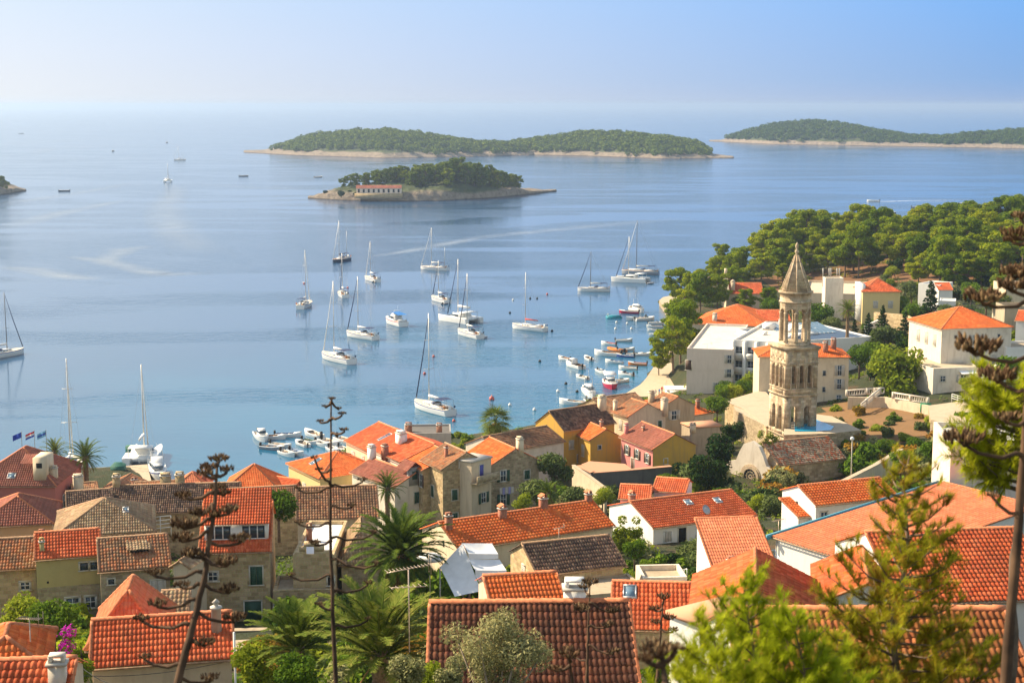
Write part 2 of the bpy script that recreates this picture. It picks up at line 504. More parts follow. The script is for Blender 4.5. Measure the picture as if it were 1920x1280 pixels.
LF = {
 'pine': leaf('pine_needles', [(.045, .1, .004), (.125, .195, .006), (.24, .3, .008), (.43, .41, .012)], .28),
 'farpine': leaf('dark_pine_needles', [(.045, .085, .006), (.12, .17, .008), (.25, .28, .01)], .25),
 'isleaf': leaf('island_scrub_leaves', [(.035, .075, .01), (.08, .13, .012), (.16, .2, .016)], .15),
 'fresh': leaf('fresh_pine_needles', [(.2, .28, .008), (.34, .42, .012), (.5, .54, .02), (.6, .56, .04)], .5),
 'freshdark': leaf('young_pine_needles', [(.1, .16, .006), (.21, .28, .01), (.36, .42, .015), (.42, .27, .03), (.48, .48, .03)], .45),
 'bush': leaf('broad_green_leaves', [(.04, .09, .008), (.1, .18, .012), (.19, .27, .02)], .3),
 'lime': leaf('lime_green_leaves', [(.1, .15, .01), (.19, .25, .015), (.32, .35, .03)], .35),
 'olive': leaf('olive_leaves', [(.11, .13, .04), (.2, .21, .08), (.32, .31, .14), (.42, .38, .17)], .2),
 'dull': leaf('grey_green_leaves', [(.05, .085, .025), (.1, .14, .04), (.17, .2, .06)], .2),
 'darkleaf': leaf('dark_evergreen_leaves', [(.008, .026, .007), (.02, .05, .01), (.045, .085, .014)], .15),
 'dry': leaf('dry_yellow_leaves', [(.2, .15, .02), (.34, .22, .03), (.42, .2, .03)], .3),
 'palm': leaf('palm_fronds', [(.035, .065, .01), (.075, .12, .015), (.14, .19, .025), (.24, .24, .05)], .2),
 'palmdry': leaf('dry_palm_fronds', [(.16, .09, .03), (.3, .19, .08), (.4, .28, .14)], .15),
 'magenta': leaf('magenta_bracts', [(.4, .01, .3), (.55, .02, .45), (.65, .08, .55)], .3),
}
# ------------------------------------------------------------------ roofs and houses
def tile_slope(mb, O, U, V, Ul, Vl, kl=0., mi=0, lod=2, cw=.24, rl=.42, rough=0., Vtop=None):
    """a slope of curved tiles: O eave corner, U along the eave, V up the slope; kl > 0 cuts both ends along hips"""
    O, U, V = (np.array(x, dtype=float) for x in (O, U, V))
    Nn = np.cross(U, V); Nn /= np.linalg.norm(Nn)
    nc = max(1, int(round(Ul / cw))); cw = Ul / nc
    def vmax(u):
        v = np.full_like(u, Vl)
        if kl: v = np.minimum(v, np.minimum(u, Ul - u) * kl)
        return np.maximum(v, 0)
    if lod == 0:
        n = 3 if kl else 1
        us = np.linspace(0, Ul, 2)
        if kl:
            us = np.array(sorted(set([0, min(Vl / kl, Ul / 2), Ul - min(Vl / kl, Ul / 2), Ul])))
        vm = vmax(us)
        for i in range(len(us) - 1):
            pts = [(us[i], 0), (us[i + 1], 0), (us[i + 1], vm[i + 1]), (us[i], vm[i])]
            pts = [p for j, p in enumerate(pts) if j < 2 or p[1] > 1e-4]
            if len(pts) < 3: continue
            mb.poly([O + U * a + V * b for a, b in pts], [(a / cw, b / rl) for a, b in pts], mi)
        return
    pp = 4 if lod == 2 else 3
    prof = np.array([0, .045, .062, .045]) * (cw / .24) if pp == 4 else np.array([0, .05, .05]) * (cw / .24)
    k = np.arange(nc * pp + 1)
    us = k / pp * cw
    hs = prof[k % pp]
    col = np.minimum(k // pp, nc - 1)
    nr = max(1, int(math.ceil(Vl / rl)))
    vm = vmax(us)
    sag = 0
    if rough:
        wob = np.interp(us, np.linspace(0, Ul, 5), RS.uniform(-1, 1, 5)) * .06 * rough
    else:
        wob = 0
    for j in range(nr):
        ja = RS.uniform(-1, 1, nc + 1)[col] * rough
        vlo = np.minimum(np.maximum(j * rl + ja * .03 * (j > 0), 0), vm)
        vhi = np.minimum((j + 1) * rl + .03, vm)
        hj = hs + RS.uniform(0, 1, nc + 1)[col] * .02 * rough + wob
        rows = ([(vlo, hj - .012)] if lod == 2 else []) + [(vlo, hj + .028), (vhi, hj)]
        A = [O + us[:, None] * U + v[:, None] * V + h[:, None] * Nn for v, h in rows]
        Vv = np.concatenate(A); n = len(us)
        i = np.arange(n - 1)
        ok = ~((vhi[:-1] - vlo[:-1] < 1e-4) & (vhi[1:] - vlo[1:] < 1e-4))
        i = i[ok]
        if len(i) == 0: continue
        fs, uvs = [], []
        for r in range(len(rows) - 1):
            b = r * n
            fs.append(np.stack([b + i, b + i + 1, b + n + i + 1, b + n + i], 1))
            ua = (col[i] + .05 + (k[i] % pp) / pp * .9); ub = ua + .9 / pp
            va = np.full(len(i), j + .1); vb = np.full(len(i), j + .9)
            if r == 0 and lod == 2: vb = va
            uvs.append(np.stack([np.stack([ua, va], 1), np.stack([ub, va], 1), np.stack([ub, vb], 1), np.stack([ua, vb], 1)], 1))
        mb.add(Vv, np.concatenate(fs), np.concatenate(uvs), mi)

FOOT = []          # ground heights under the houses, used for the terrain
def fbox(mb, face, L, W, s0, s1, z0, z1, o0, o1, mi=0):
    if face == 'f': mb.box(s0, s1, -o1, -o0, z0, z1, mi)
    elif face == 'r': mb.box(L + o0, L + o1, s0, s1, z0, z1, mi)
    elif face == 'l': mb.box(-o1, -o0, W - s1, W - s0, z0, z1, mi)

def add_window(root, face, L, W, s, zc, w, h, style):
    sty = style.split('+')[0]
    fm = M['frame'] if 'plain' not in style else M['whitepaint']
    mb = MB()
    z0, z1 = zc - h / 2, zc + h / 2
    t = .11
    def fb(m, *a): fbox(m, face, L, W, *a)
    if sty == 'hole':
        fb(mb, s - w / 2, s + w / 2, z0, z1, .0, .02, 0)
        mb.build('window', [M['dark']], root)
        return
    # surround, four pieces butted
    fb(mb, s - w / 2 - t, s - w / 2, z0, z1, -.05, .06)
    fb(mb, s + w / 2, s + w / 2 + t, z0, z1, -.05, .06)
    fb(mb, s - w / 2 - t, s + w / 2 + t, z1, z1 + t, -.05, .07)
    fb(mb, s - w / 2 - t - .05, s + w / 2 + t + .05, z0 - t * .8, z0, -.05, .12)
    nm = 'door' if sty == 'door' else 'window'
    wo_ = mb.build(nm, [fm], root)
    if sty == 'door':
        col = M['dark'] if 'dark' in style else M['green'] if 'green' in style else M['blue'] if 'blue' in style else M['brownp']
        p = MB(); fb(p, s - w / 2, s + w / 2, z0, z1, -.03, .02)
        p.build('door_leaf', [col], wo_)
        return
    if sty in ('shut', 'shutb', 'shutw'):
        p = MB()
        for k in range(2):
            a = s - w / 2 + k * w / 2 + .01
            fb(p, a, a + w / 2 - .02, z0 + .01, z1 - .01, -.02, .045)
            nsl = max(3, int(h / .14))
            for q in range(nsl):
                zz = z0 + .05 + q * (h - .1) / nsl
                fb(p, a + .06, a + w / 2 - .08, zz, zz + .05, .045, .06)
        p.build('shutter', [{'shut': M['green'], 'shutb': M['brownp'], 'shutw': M['capw']}[sty]], wo_)
        return
    p = MB(); fb(p, s - w / 2, s + w / 2, z0, z1, -.04, .005)
    p.build('pane', [M['glass']], wo_)
    if w < .7 and sty == 'white': return
    p = MB()      # casement bars
    nb = 3 if w > 1.6 else 2
    for k in range(nb + 1):
        a = s - w / 2 + k * w / nb
        a0 = a if k == 0 else a - .035 if k < nb else a - .07
        fb(p, a0, a0 + .05, z0, z1, .006, .03)
    for zz in (z0, (z0 + z1) / 2, z1 - .06):
        fb(p, s - w / 2 + .071, s + w / 2 - .071, zz, zz + .06, .0075, .028)
    p.build('casement', [M['whitepaint']], wo_)
    if sty in ('open', 'openb', 'openw'):
        for sg in (-1, 1):
            p = MB()
            c = s + sg * (w / 2 + t + w / 4 + .01)
            fb(p, c - w / 4, c + w / 4, z0, z1, .065, .11)
            nsl = max(3, int(h / .16))
            for q in range(nsl):
                zz = z0 + .06 + q * (h - .12) / nsl
                fb(p, c - w / 4 + .05, c + w / 4 - .05, zz, zz + .06, .111, .128)
            p.build('shutter', [{'open': M['green'], 'openb': M['brownp'], 'openw': M['capw']}[sty]], wo_)

HOUSES = {}
def house(key, label, A, B, ze, z0, W, roof='gable', pitch=22, wall='stone', til='orange', wins=(), chims=(), sky_=(), lod=2,
          ov=.3, cw=.24, name='house', cat='house', group=None, ridge=None, rough=.35, wall_low=None, low_h=0, par=.35, deck='concrete', L=None, fnd=3.5, hipcap=True):
    """A, B: the two ends of the front eave (photo pixel at height ze, or a place); the body goes back W metres from it"""
    PA = P(A[0], A[1], ze) if len(A) == 2 else Vector(A)
    PB = P(B[0], B[1], ze) if len(B) == 2 else Vector(B)
    d = (PB - PA); d.z = 0
    if L is None: L = d.length
    ang = math.atan2(d.y, d.x)
    H = ze - z0
    root = empty(name, (PA.x, PA.y, z0), ang, label, cat, group)
    t = math.tan(R(pitch)); c, s_ = math.cos(R(pitch)), math.sin(R(pitch))
    wm = WL[wall] if isinstance(wall, str) else wall
    base = -fnd
    rise = 0
    # ---- walls
    mb = MB()
    top = H + (par if roof == 'flat' else 0)
    zs = [base] + ([H - low_h if low_h > 0 else None] if wall_low else []) + [top]
    def wallrect(p, q, mi_lo=1):
        l = (Vector(q) - Vector(p)).length
        lv = [(base, top, 0)] if not wall_low else [(base, low_h, 1), (low_h, top, 0)]
        for a, b, mi in lv:
            mb.add([(p[0], p[1], a), (q[0], q[1], a), (q[0], q[1], b), (p[0], p[1], b)], [(0, 1, 2, 3)], [[(0, a), (l, a), (l, b), (0, b)]], mi)
    for p, q in (((0, 0), (L, 0)), ((L, 0), (L, W)), ((L, W), (0, W)), ((0, W), (0, 0))):
        wallrect(p, q)
    if roof == 'gable':
        rise = W / 2 * t
        for x, sg in ((0, 1), (L, -1)):
            mb.add([(x, W if sg > 0 else 0, H), (x, 0 if sg > 0 else W, H), (x, W / 2, H + rise)], [(0, 1, 2)], [[(0, H), (W, H), (W / 2, H + rise)]], 0)
    elif roof == 'gabley':
        rise = L / 2 * t
        for y, sg in ((0, 1), (W, -1)):
            mb.add([(0 if sg > 0 else L, y, H), (L if sg > 0 else 0, y, H), (L / 2, y, H + rise)], [(0, 1, 2)], [[(0, H), (L, H), (L / 2, H + rise)]], 0)
    elif roof == 'shed':
        rise = W * t
        mb.add([(0, W, H), (0, 0, H), (0, W, H + rise)], [(0, 1, 2)], [[(0, H), (W, H), (0, H + rise)]], 0)
        mb.add([(L, 0, H), (L, W, H), (L, W, H + rise)], [(0, 1, 2)], [[(0, H), (W, H), (W, H + rise)]], 0)
        mb.add([(L, W, H), (0, W, H), (0, W, H + rise), (L, W, H + rise)], [(0, 1, 2, 3)], None if False else [[(0, 0), (L, 0), (L, rise), (0, rise)]], 0)
    elif roof == 'flat' and par > 0:
        th = .25      # inner faces and top of the parapet
        for (x0, x1, y0, y1) in ((0, L, 0, th), (0, L, W - th, W), (0, th, th, W - th), (L - th, L, th, W - th)):
            mb.add([(x0, y0, top), (x1, y0, top), (x1, y1, top), (x0, y1, top)], [(0, 1, 2, 3)], [[(x0, y0), (x1, y0), (x1, y1), (x0, y1)]], 0)
        for p, q in (((th, th), (th, W - th)), ((L - th, W - th), (L - th, th)), ((L - th, th), (th, th)), ((th, W - th), (L - th, W - th))):
            l = (Vector(q) - Vector(p)).length
            mb.add([(p[0], p[1], H), (q[0], q[1], H), (q[0], q[1], top), (p[0], p[1], top)], [(0, 1, 2, 3)], [[(0, 0), (l, 0), (l, .3), (0, .3)]], 0)
    wlo = WL[wall_low] if wall_low else wm
    wobj = mb.build('wall', [wm, wlo], root)
    # ---- roof
    rb = MB()
    zc_ = H - ov * t + .05
    rm = T.get(til) if isinstance(til, str) else til
    rdg = M['ridge'] if ridge is None else M[ridge]
    kw = dict(cw=cw, rough=rough)
    def cap(p, q, r=.12):
        p, q = Vector(p), Vector(q)
        n = max(2, int((q - p).length / .4)); pts, rad = [], []
        for i in range(n):
            a, b = p.lerp(q, i / n), p.lerp(q, (i + .97) / n)
            pts += [a, b]; rad += [r * 1.12, r * .92]
        rb.tube(pts, rad, 8, 1)
    if roof == 'gable':
        Vl = (W / 2 + ov) / c; ox = ov * .6
        tile_slope(rb, (-ox, -ov, zc_), (1, 0, 0), (0, c, s_), L + 2 * ox, Vl, lod=lod, **kw)
        tile_slope(rb, (L + ox, W + ov, zc_), (-1, 0, 0), (0, -c, s_), L + 2 * ox, Vl, lod=0 if lod < 2 else 1, cw=cw)
        zr = H + rise + .08
        cap((-ox, W / 2, zr), (L + ox, W / 2, zr))
        for x in (-ox + .05, L + ox - .05):
            cap((x, -ov, zc_ + .03), (x, W / 2, zr - .03), .085)
        rz = lambda x, y: H + (min(y, W - y)) * t
    elif roof == 'gabley':
        Vl = (L / 2 + ov) / c; oy = ov * .6
        tile_slope(rb, (-ov, W + oy, zc_), (0, -1, 0), (c, 0, s_), W + 2 * oy, Vl, lod=lod, **kw)
        tile_slope(rb, (L + ov, -oy, zc_), (0, 1, 0), (-c, 0, s_), W + 2 * oy, Vl, lod=lod, **kw)
        zr = H + rise + .08
        cap((L / 2, -oy, zr), (L / 2, W + oy, zr))
        for x, x2 in ((-ov, L / 2), (L + ov, L / 2)):
            cap((x, -oy + .05, zc_ + .03), (x2, -oy + .05, zr - .03), .085)
        rz = lambda x, y: H + (min(x, L - x)) * t
    elif roof == 'hip':
        m_ = min(L, W); Vl = (m_ / 2 + ov) / c; rise = m_ / 2 * t; k = 1 / c
        tile_slope(rb, (-ov, -ov, zc_), (1, 0, 0), (0, c, s_), L + 2 * ov, Vl, k, lod=lod, **kw)
        tile_slope(rb, (-ov, W + ov, zc_), (0, -1, 0), (c, 0, s_), W + 2 * ov, Vl, k, lod=lod, **kw)
        tile_slope(rb, (L + ov, -ov, zc_), (0, 1, 0), (-c, 0, s_), W + 2 * ov, Vl, k, lod=lod, **kw)
        tile_slope(rb, (L + ov, W + ov, zc_), (-1, 0, 0), (0, -c, s_), L + 2 * ov, Vl, k, lod=0, cw=cw)
        zr = H + rise + .06
        if L >= W: r0, r1 = (W / 2, W / 2), (L - W / 2, W / 2)
        else: r0, r1 = (L / 2, L / 2), (L / 2, W - L / 2)
        if hipcap:
            ends = [(-ov, -ov), (L + ov, -ov), (-ov, W + ov), (L + ov, W + ov)]
            near = (lambda e: r0 if ((e[0] < L / 2) if L >= W else (e[1] < W / 2)) else r1)
            for e in ends:
                n_ = near(e); cap((e[0], e[1], zc_ + .02), (n_[0], n_[1], zr))
            if abs(L - W) > .3: cap((*r0, zr), (*r1, zr))
        rz = lambda x, y: H + min(x, L - x, y, W - y) * t
    elif roof == 'shed':
        Vl = (W + 2 * ov) / c
        tile_slope(rb, (-ov * .6, -ov, zc_), (1, 0, 0), (0, c, s_), L + 1.2 * ov, Vl, lod=lod, **kw)
        for x in (-ov * .6 + .05, L + ov * .6 - .05):
            cap((x, -ov, zc_ + .03), (x, W + ov, H + rise + ov * t + .03), .085)
        cap((-ov * .6, W + ov, H + rise + ov * t + .05), (L + ov * .6, W + ov, H + rise + ov * t + .05), .1)
        rz = lambda x, y: H + y * t
    else:
        dm = WL.get(deck) or M.get(deck)
        a = .25 if par > 0 else -.15
        if par > 0:
            rb.add([(a, a, H), (L - a, a, H), (L - a, W - a, H), (a, W - a, H)], [(0, 1, 2, 3)], [[(0, 0), (L, 0), (L, W), (0, W)]], 0)
        else:
            rb.box(a, L - a, a, W - a, H + .003, H + .22)
        rm = dm
        rz = lambda x, y: H
    robj = rb.build('roof', [rm, rdg], root)
    if roof in ('gable', 'hip', 'shed') and lod > 0:      # eaves gutter in front
        g = MB(); g.tube([(-ov, -ov - .05, zc_ - .06), (L + ov, -ov - .05, zc_ - .06)], .055, 6)
        g.build('gutter', [M['ridgeold'] if rough else M['capw']], root)
    # ---- chimneys, skylights, windows
    for ch in chims:
        fx, fy, hh, cwid = ch[:4]
        sty = ch[4] if len(ch) > 4 else 'plaster'
        x, y = fx * L, fy * W
        zb = rz(x, y)
        mb = MB(); q = cwid / 2
        mb.box(x - q, x + q, y - q * .8, y + q * .8, zb - .6, zb + hh, 0)
        mb.box(x - q - .07, x + q + .07, y - q * .8 - .07, y + q * .8 + .07, zb + hh, zb + hh + .1, 1)
        for sx in (-1, 1):
            mb.box(x + sx * q * .75 - .07, x + sx * q * .75 + .07, y - q * .6, y + q * .6, zb + hh + .1, zb + hh + .32, 0)
        if sty == 'roofed' or sty == 'brickroofed':
            for sx in (-1, 1):
                mb.quad((x, y - q, zb + hh + .55), (x + sx * (q + .12), y - q, zb + hh + .3), (x + sx * (q + .12), y + q, zb + hh + .3), (x, y + q, zb + hh + .55), 2)
        else:
            mb.box(x - q * .9, x + q * .9, y - q * .7, y + q * .7, zb + hh + .32, zb + hh + .38, 0)
        mm = M['brick'] if sty.startswith('brick') else wm if sty == 'wall' else WL['cream'] if sty == 'plaster' else WL['white'] if sty == 'white' else WL['offwhite']
        mb.build('chimney', [mm, M['capw'], M['ridge']], robj)
    for (fx, fv, sw, sh) in sky_:
        x = fx * L; y = fv * W
        mb = MB(); pb = MB()
        O_ = Vector((x - sw / 2, y, H + y * t + .13)); Uv = Vector((1, 0, 0)); Vv = Vector((0, c, s_)); Nv = Vector((0, -s_, c))
        def slab(m, u0, u1, v0, v1, h0, h1):
            pts = [O_ + Uv * a + Vv * b + Nv * hgt for hgt in (h0, h1) for a, b in ((u0, v0), (u1, v0), (u1, v1), (u0, v1))]
            m.add(pts, [(4, 5, 6, 7), (0, 1, 5, 4), (1, 2, 6, 5), (2, 3, 7, 6), (3, 0, 4, 7)], None)
        slab(mb, 0, sw, 0, .09, -.1, .07); slab(mb, 0, sw, sh - .09, sh, -.1, .07)
        slab(mb, 0, .09, .09, sh - .09, -.1, .069); slab(mb, sw - .09, sw, .09, sh - .09, -.1, .069)
        f_ = mb.build('skylight', [M['metal']], robj)
        slab(pb, .09, sw - .09, .09, sh - .09, -.1, .03)
        pb.build('pane', [M['skyglass']], f_)
    for (face, fs, down, w_, h_, sty) in wins:
        ln = L if face == 'f' else W
        add_window(root, face, L, W, fs * ln, H - down, w_, h_, sty)
    ca, sa = math.cos(ang), math.sin(ang)
    for (x, y) in ((0, 0), (L, 0), (L, W), (0, W), (L / 2, W / 2)):
        FOOT.append((PA.x + ca * x - sa * y, PA.y + sa * x + ca * y, z0))
    h_ = dict(root=root, roof=robj, wall=wobj, L=L, W=W, H=H, ang=ang, rz=rz, t=t, c=c, s=s_, PA=PA, z0=z0)
    HOUSES[key] = h_
    return h_
# ------------------------------------------------------------------ the town, house by house
NB = 'houses of the old town'
# --- left edge
h = house('villa', 'big dusty red villa with hipped brick roof and cream dormer, by the flagpoles', (-60, 909), (103, 909), 11, 3.5, 13, 'hip', 33, 'redwall', 'brick', cw=.3,
      wins=[('r', .3, 3.2, .9, 1.7, 'white'), ('r', .7, 3.2, .9, 1.7, 'white'), ('r', .5, 6, .9, 1.7, 'white')], sky_=[(.47, .07, 1.1, 1.0)], chims=[(.93, .2, 1.2, .9, 'plaster')], group=NB)
L_, W_ = h['L'], h['W']
mb = MB(); x0 = L_ * .74                         # its dormer
mb.box(x0, x0 + 1.7, .6, 4.5, h['H'] + .3, h['H'] + 3.6, 0)
d_ = mb.build('dormer', [WL['cream']], h['root'])
mb = MB(); tile_slope(mb, (x0 - 1.8, .9, h['H'] + 2.75), (1, 0, 0), (0, .95, .31), 1.78, 2.6, lod=1, cw=.3); mb.build('roof', [T['brick']], d_)
mb = MB(); mb.box(x0 + .45, x0 + 1.25, .57, .6, h['H'] + 2.2, h['H'] + 2.9); mb.build('vent', [M['dark']], d_)
house('peach', 'peach house with hipped brick red roof below the red villa', (-45, 986), (97, 979), 18.3, 12, 9, 'hip', 28, 'peach', 'brick', cw=.28, wins=[('f', .8, 2.2, .9, 1.1, 'white')], group=NB)
house('brownhip', 'house under a broad weathered brown hipped roof at the left', (105, 1004), (287, 993), 21.3, 15, 9.5, 'hip', 26, 'stone', 'tan', ridge='ridgeold', rough=1, sky_=[(.72, .25, .6, .8)], group=NB)
house('rowrust', 'stone row house with patchy rust tile roof at the left edge', (-40, 1068), (67, 1062), 26, 20.4, 7, 'gable', 22, 'tanstone', 'rust', ridge='ridgeold', rough=1, ov=.25,
      wins=[('f', .8, 1.5, .75, .65, 'white')], chims=[(.99, .9, .7, .5, 'brick')], group=NB)
house('rowolive', 'row house with olive plaster above rough stone and red tiles', (67, 1048), (188, 1039), 27.5, 20.6, 6, 'gable', 22, 'olive', 'red', ov=.2, wall_low='greystone', low_h=4.6, par=0,
      wins=[('f', .74, .85, .6, .6, 'white'), ('f', .9, .85, .6, .6, 'white'), ('f', .54, 3.75, 1.05, .95, 'white'), ('f', .82, 3.75, .8, .95, 'white'), ('f', .17, 1.9, .16, .16, 'hole'), ('f', .97, 6.2, .8, 1.6, 'door+dark')],
      chims=[(.1, .15, .7, .35, 'wall')], group=NB)
house('rowdark', 'stone row house with sooty roof patched in orange tiles', (188, 1070), (318, 1060), 27, 20.6, 7.5, 'gable', 21, 'greystone', 'rust', ridge='ridgeold', rough=1, ov=.25,
      wins=[('f', .15, .9, .45, .4, 'white'), ('f', .82, 1.75, 1.0, 1.35, 'shutw'), ('f', .35, 4.8, .8, 1.0, 'white')], group=NB)
hd = HOUSES['rowdark']
mb = MB(); xx = hd['L'] * .58
mb.box(xx - .7, xx + .7, 1.7, 1.8, hd['H'] + .55, hd['H'] + 1.05, 0)
d_ = mb.build('dormer', [M['dark']], hd['root'])
mb = MB(); tile_slope(mb, (xx - .95, 1.35, hd['H'] + 1.0), (1, 0, 0), (0, .99, .14), 1.9, 2.9, lod=2, rough=1); mb.build('roof', [T['tan']], d_)
house('tallstone', 'tall stone house with orange roof and wide white attic windows', (376, 1034), (505, 1030), 27, 20.7, 11, 'gable', 25, 'tanstone', 'red', ov=.3, cw=.22,
      wins=[('f', .17, 2.05, .75, .75, 'white'), ('f', .8, 2.1, .95, 1.5, 'shut'), ('f', .18, 4.9, .65, .6, 'white'), ('f', .74, 5.1, 1.3, 1.8, 'door+green')], group=NB)
ht = HOUSES['tallstone']
mb = MB()                                        # long attic dormer
mb.box(.25, ht['L'] - .1, 1.1, 4.6, ht['H'] + .4, ht['H'] + 1.9, 0)
d_ = mb.build('dormer', [WL['white']], ht['root'])
for i, (a, b) in enumerate(((.35, 2.4), (3.15, 5.1))):
    f_ = MB(); z_ = ht['H'] + .62
    f_.box(a, b, 1.055, 1.09, z_, z_ + .08); f_.box(a, b, 1.055, 1.09, z_ + 1.1, z_ + 1.18)
    for q in range(4):
        xx = a + q * (b - a - .09) / 3; f_.box(xx, xx + .09, 1.05, 1.088, z_ + .08, z_ + 1.1)
    wo_ = f_.build('window', [M['whitepaint']], d_)
    p_ = MB(); p_.box(a + .01, b - .01, 1.092, 1.098, z_ + .01, z_ + 1.17); p_.build('pane', [M['glass']], wo_)
mb = MB(); tile_slope(mb, (0, .75, ht['H'] + 1.9), (1, 0, 0), (0, .93, .36), ht['L'] + .1, 5.1, lod=2, cw=.22); mb.build('roof', [T['red']], d_)
house('narrowstack', 'narrow pale stone gable wall beside the tall stone house', (325, 1060), (352, 1062), 27.2, 21, 3.2, 'gabley', 34, 'sand', 'tan', ridge='ridgeold', lod=1, group=NB,
      wins=[('f', .5, 3.2, .7, 1.5, 'shutw')])
house('longdark', 'long low house with dark brown tile roof, partly behind the dead agave', (205, 962), (446, 955), 17, 11, 9, 'gable', 24, 'stone', 'dark', ridge='ridgeold', rough=1, chims=[(.02, .5, 1.1, .8, 'wall'), (.52, .55, 1.2, 1., 'wall')], group=NB)
house('longdarkb', 'low house with sooty tile roof at the far left of the dark roofs', (128, 968), (212, 962), 17.4, 12, 8, 'gable', 24, 'stone', 'dark', ridge='ridgeold', rough=1, group=NB)
house('longdarkc', 'low house with brown roof beside the round green bush', (436, 962), (560, 955), 17, 11, 8.5, 'gable', 22, 'stone', 'rust', ridge='ridgeold', rough=1, group=NB)
house('pyramida', 'small house with salmon pyramid roof near the moored motor yacht', (326, 915), (388, 914), 9.8, 3, 5, 'hip', 36, 'pink', 'salmon', lod=1, chims=[(.85, .5, 1.2, .6, 'brick')], group=NB)
house('pyramidb', 'larger house with orange pyramid roof by the water, left of yellow house', (420, 918), (522, 917), 9.8, 2.6, 7.5, 'hip', 36, 'peach', 'orange', lod=1, group=NB)
house('lowred', 'low salmon walled house with dark red roof at the water', (498, 914), (543, 920), 9.3, 2.4, 5, 'gable', 22, 'pink', 'red', lod=1, group=NB)
house('gablewhite', 'small mossy roofed house with pale gable beside the palms', (182, 925), (254, 926), 7.6, 2.6, 7, 'gabley', 24, 'offwhite', 'rust', ridge='ridgeold', rough=1, lod=1, group=NB,
      chims=[(.86, .3, 1.2, .7, 'brick')])
house('mossy', 'small lean roofed house with brown tiles below the left palms', (140, 934), (186, 930), 8.5, 3, 6, 'gable', 24, 'stone', 'brown', ridge='ridgeold', rough=1, lod=1, group=NB, chims=[(.2, .2, 2.2, 1.3, 'plaster')])
house('quayhut', 'low brown roofed house right behind the quay', (255, 932), (330, 928), 9, 3, 6, 'gable', 24, 'stone', 'rust', ridge='ridgeold', rough=1, lod=1, chims=[(.75, .3, 1.6, 1.5, 'wall')], group=NB)
# --- middle left
house('ruinwhite', 'roofless stone ruin covered with a white roof membrane', (549, 1046), (626, 1046), 26.1, 23, 10.5, 'flat', 0, 'tanstone', 'orange', deck='membrane', par=.3,
      wins=[('f', .92, 1.9, .5, .7, 'door+dark'), ('l', .35, 1.3, .5, 1.1, 'hole'), ('l', .7, 1.3, .4, .9, 'hole')], chims=[(.2, .5, 1.1, .45, 'brick')], group=NB)
hr = HOUSES['ruinwhite']
mb = MB()                                        # stepped gable over its front wall
for (a, b, z_) in ((.15, 2.9, .55), (.5, 2.5, .95), (.9, 2.1, 1.3)):
    if z_ < 1.2:
        mb.box(a, 1.05, .02, .42, hr['H'] + z_ - .4, hr['H'] + z_); mb.box(1.7, b, .02, .42, hr['H'] + z_ - .4, hr['H'] + z_)
    else:
        mb.box(a, b, .02, .42, hr['H'] + .95, hr['H'] + z_)
mb.build('gable', [WL['tanstone']], hr['root'])
house('ruinterrace', 'low stone retaining building with red garage door under the white roofed ruin', (512, 1112), (628, 1110), 23.6, 20.4, 4, 'flat', 0, 'stone', 'orange', par=.25, deck='concrete', wins=[('f', .2, 1.9, 1.8, 1.9, 'door+red')], group=NB, cat='building', name='building')
house('oldhip', 'old stone house with steep bleached tile roof behind the central stalk', (640, 1050), (716, 1048), 25.4, 21, 7, 'hip', 52, 'greystone', 'tan', ridge='ridgeold', rough=1, hipcap=False, group=NB)
house('lattice', 'long low house with neat dark brown tile roof, behind the central stalk', (558, 972), (708, 967), 20.2, 14, 9, 'gable', 25, 'sand', 'brown', ridge='ridgeold', cw=.28, rough=.4, group=NB)
house('yellowq', 'pale yellow house with orange hipped roof by the small boat moorings', (541, 868), (600, 896), 12, 3, 10, 'hip', 22, 'yellowpale', 'orange', lod=1, cw=.3,
      wins=[('f', .5, 2.6, .9, 1.5, 'shutw'), ('f', .8, 2.6, .9, 1.5, 'shutw'), ('f', .25, 5.6, .9, 1.5, 'shutw'), ('r', .3, 2.2, .9, 1., 'white')], sky_=[(.45, .12, 1.1, 1.8)], group=NB)
house('pinkroof', 'pale house with muted pink roof and grey gabled dormer, behind a palm', (660, 884), (740, 913), 13, 6, 6.3, 'gable', 24, 'offwhite', 'brick', cw=.3,
      wins=[('r', .55, 1.9, .95, 1.5, 'shut'), ('r', .2, 5, .9, 1.4, 'shut'), ('r', .75, 5, .9, 1.4, 'shut'), ('f', .25, 2.4, .9, 1.5, 'shutw')], chims=[(.0, .5, 1.6, 1.0, 'white')], group=NB)
hp_ = HOUSES['pinkroof']
mb = MB(); mb.box(hp_['L'] - .5, hp_['L'] + .02, 2.2, 4.0, hp_['H'] - .2, hp_['H'] + 2.2)
d_ = mb.build('dormer', [WL['grey']], hp_['root'])
mb = MB(); tile_slope(mb, (hp_['L'] - 2.5, 1.8, hp_['H'] + 1.9), (1, 0, 0), (0, .8, .6), 2.8, 1.7, lod=1); tile_slope(mb, (hp_['L'] + .3, 4.4, hp_['H'] + 1.9), (-1, 0, 0), (0, -.8, .6), 2.8, 1.7, lod=1); mb.build('roof', [T['brick']], d_)
mb = MB(); mb.box(hp_['L'] + .02, hp_['L'] + .06, 2.7, 3.5, hp_['H'] + .6, hp_['H'] + 1.7); mb.build('shutter', [M['green']], d_)
house('longa', 'long waterfront house with orange roof and a slanted white skylight', (649, 825), (694, 846), 14, 3, 10.5, 'gable', 22, 'cream', 'red', lod=1, cw=.3,
      wins=[('f', .3, 2, .9, 1.5, 'shutw'), ('f', .7, 2, .9, 1.5, 'shutw')], sky_=[(.8, .2, 1.3, 2.2)], group=NB)
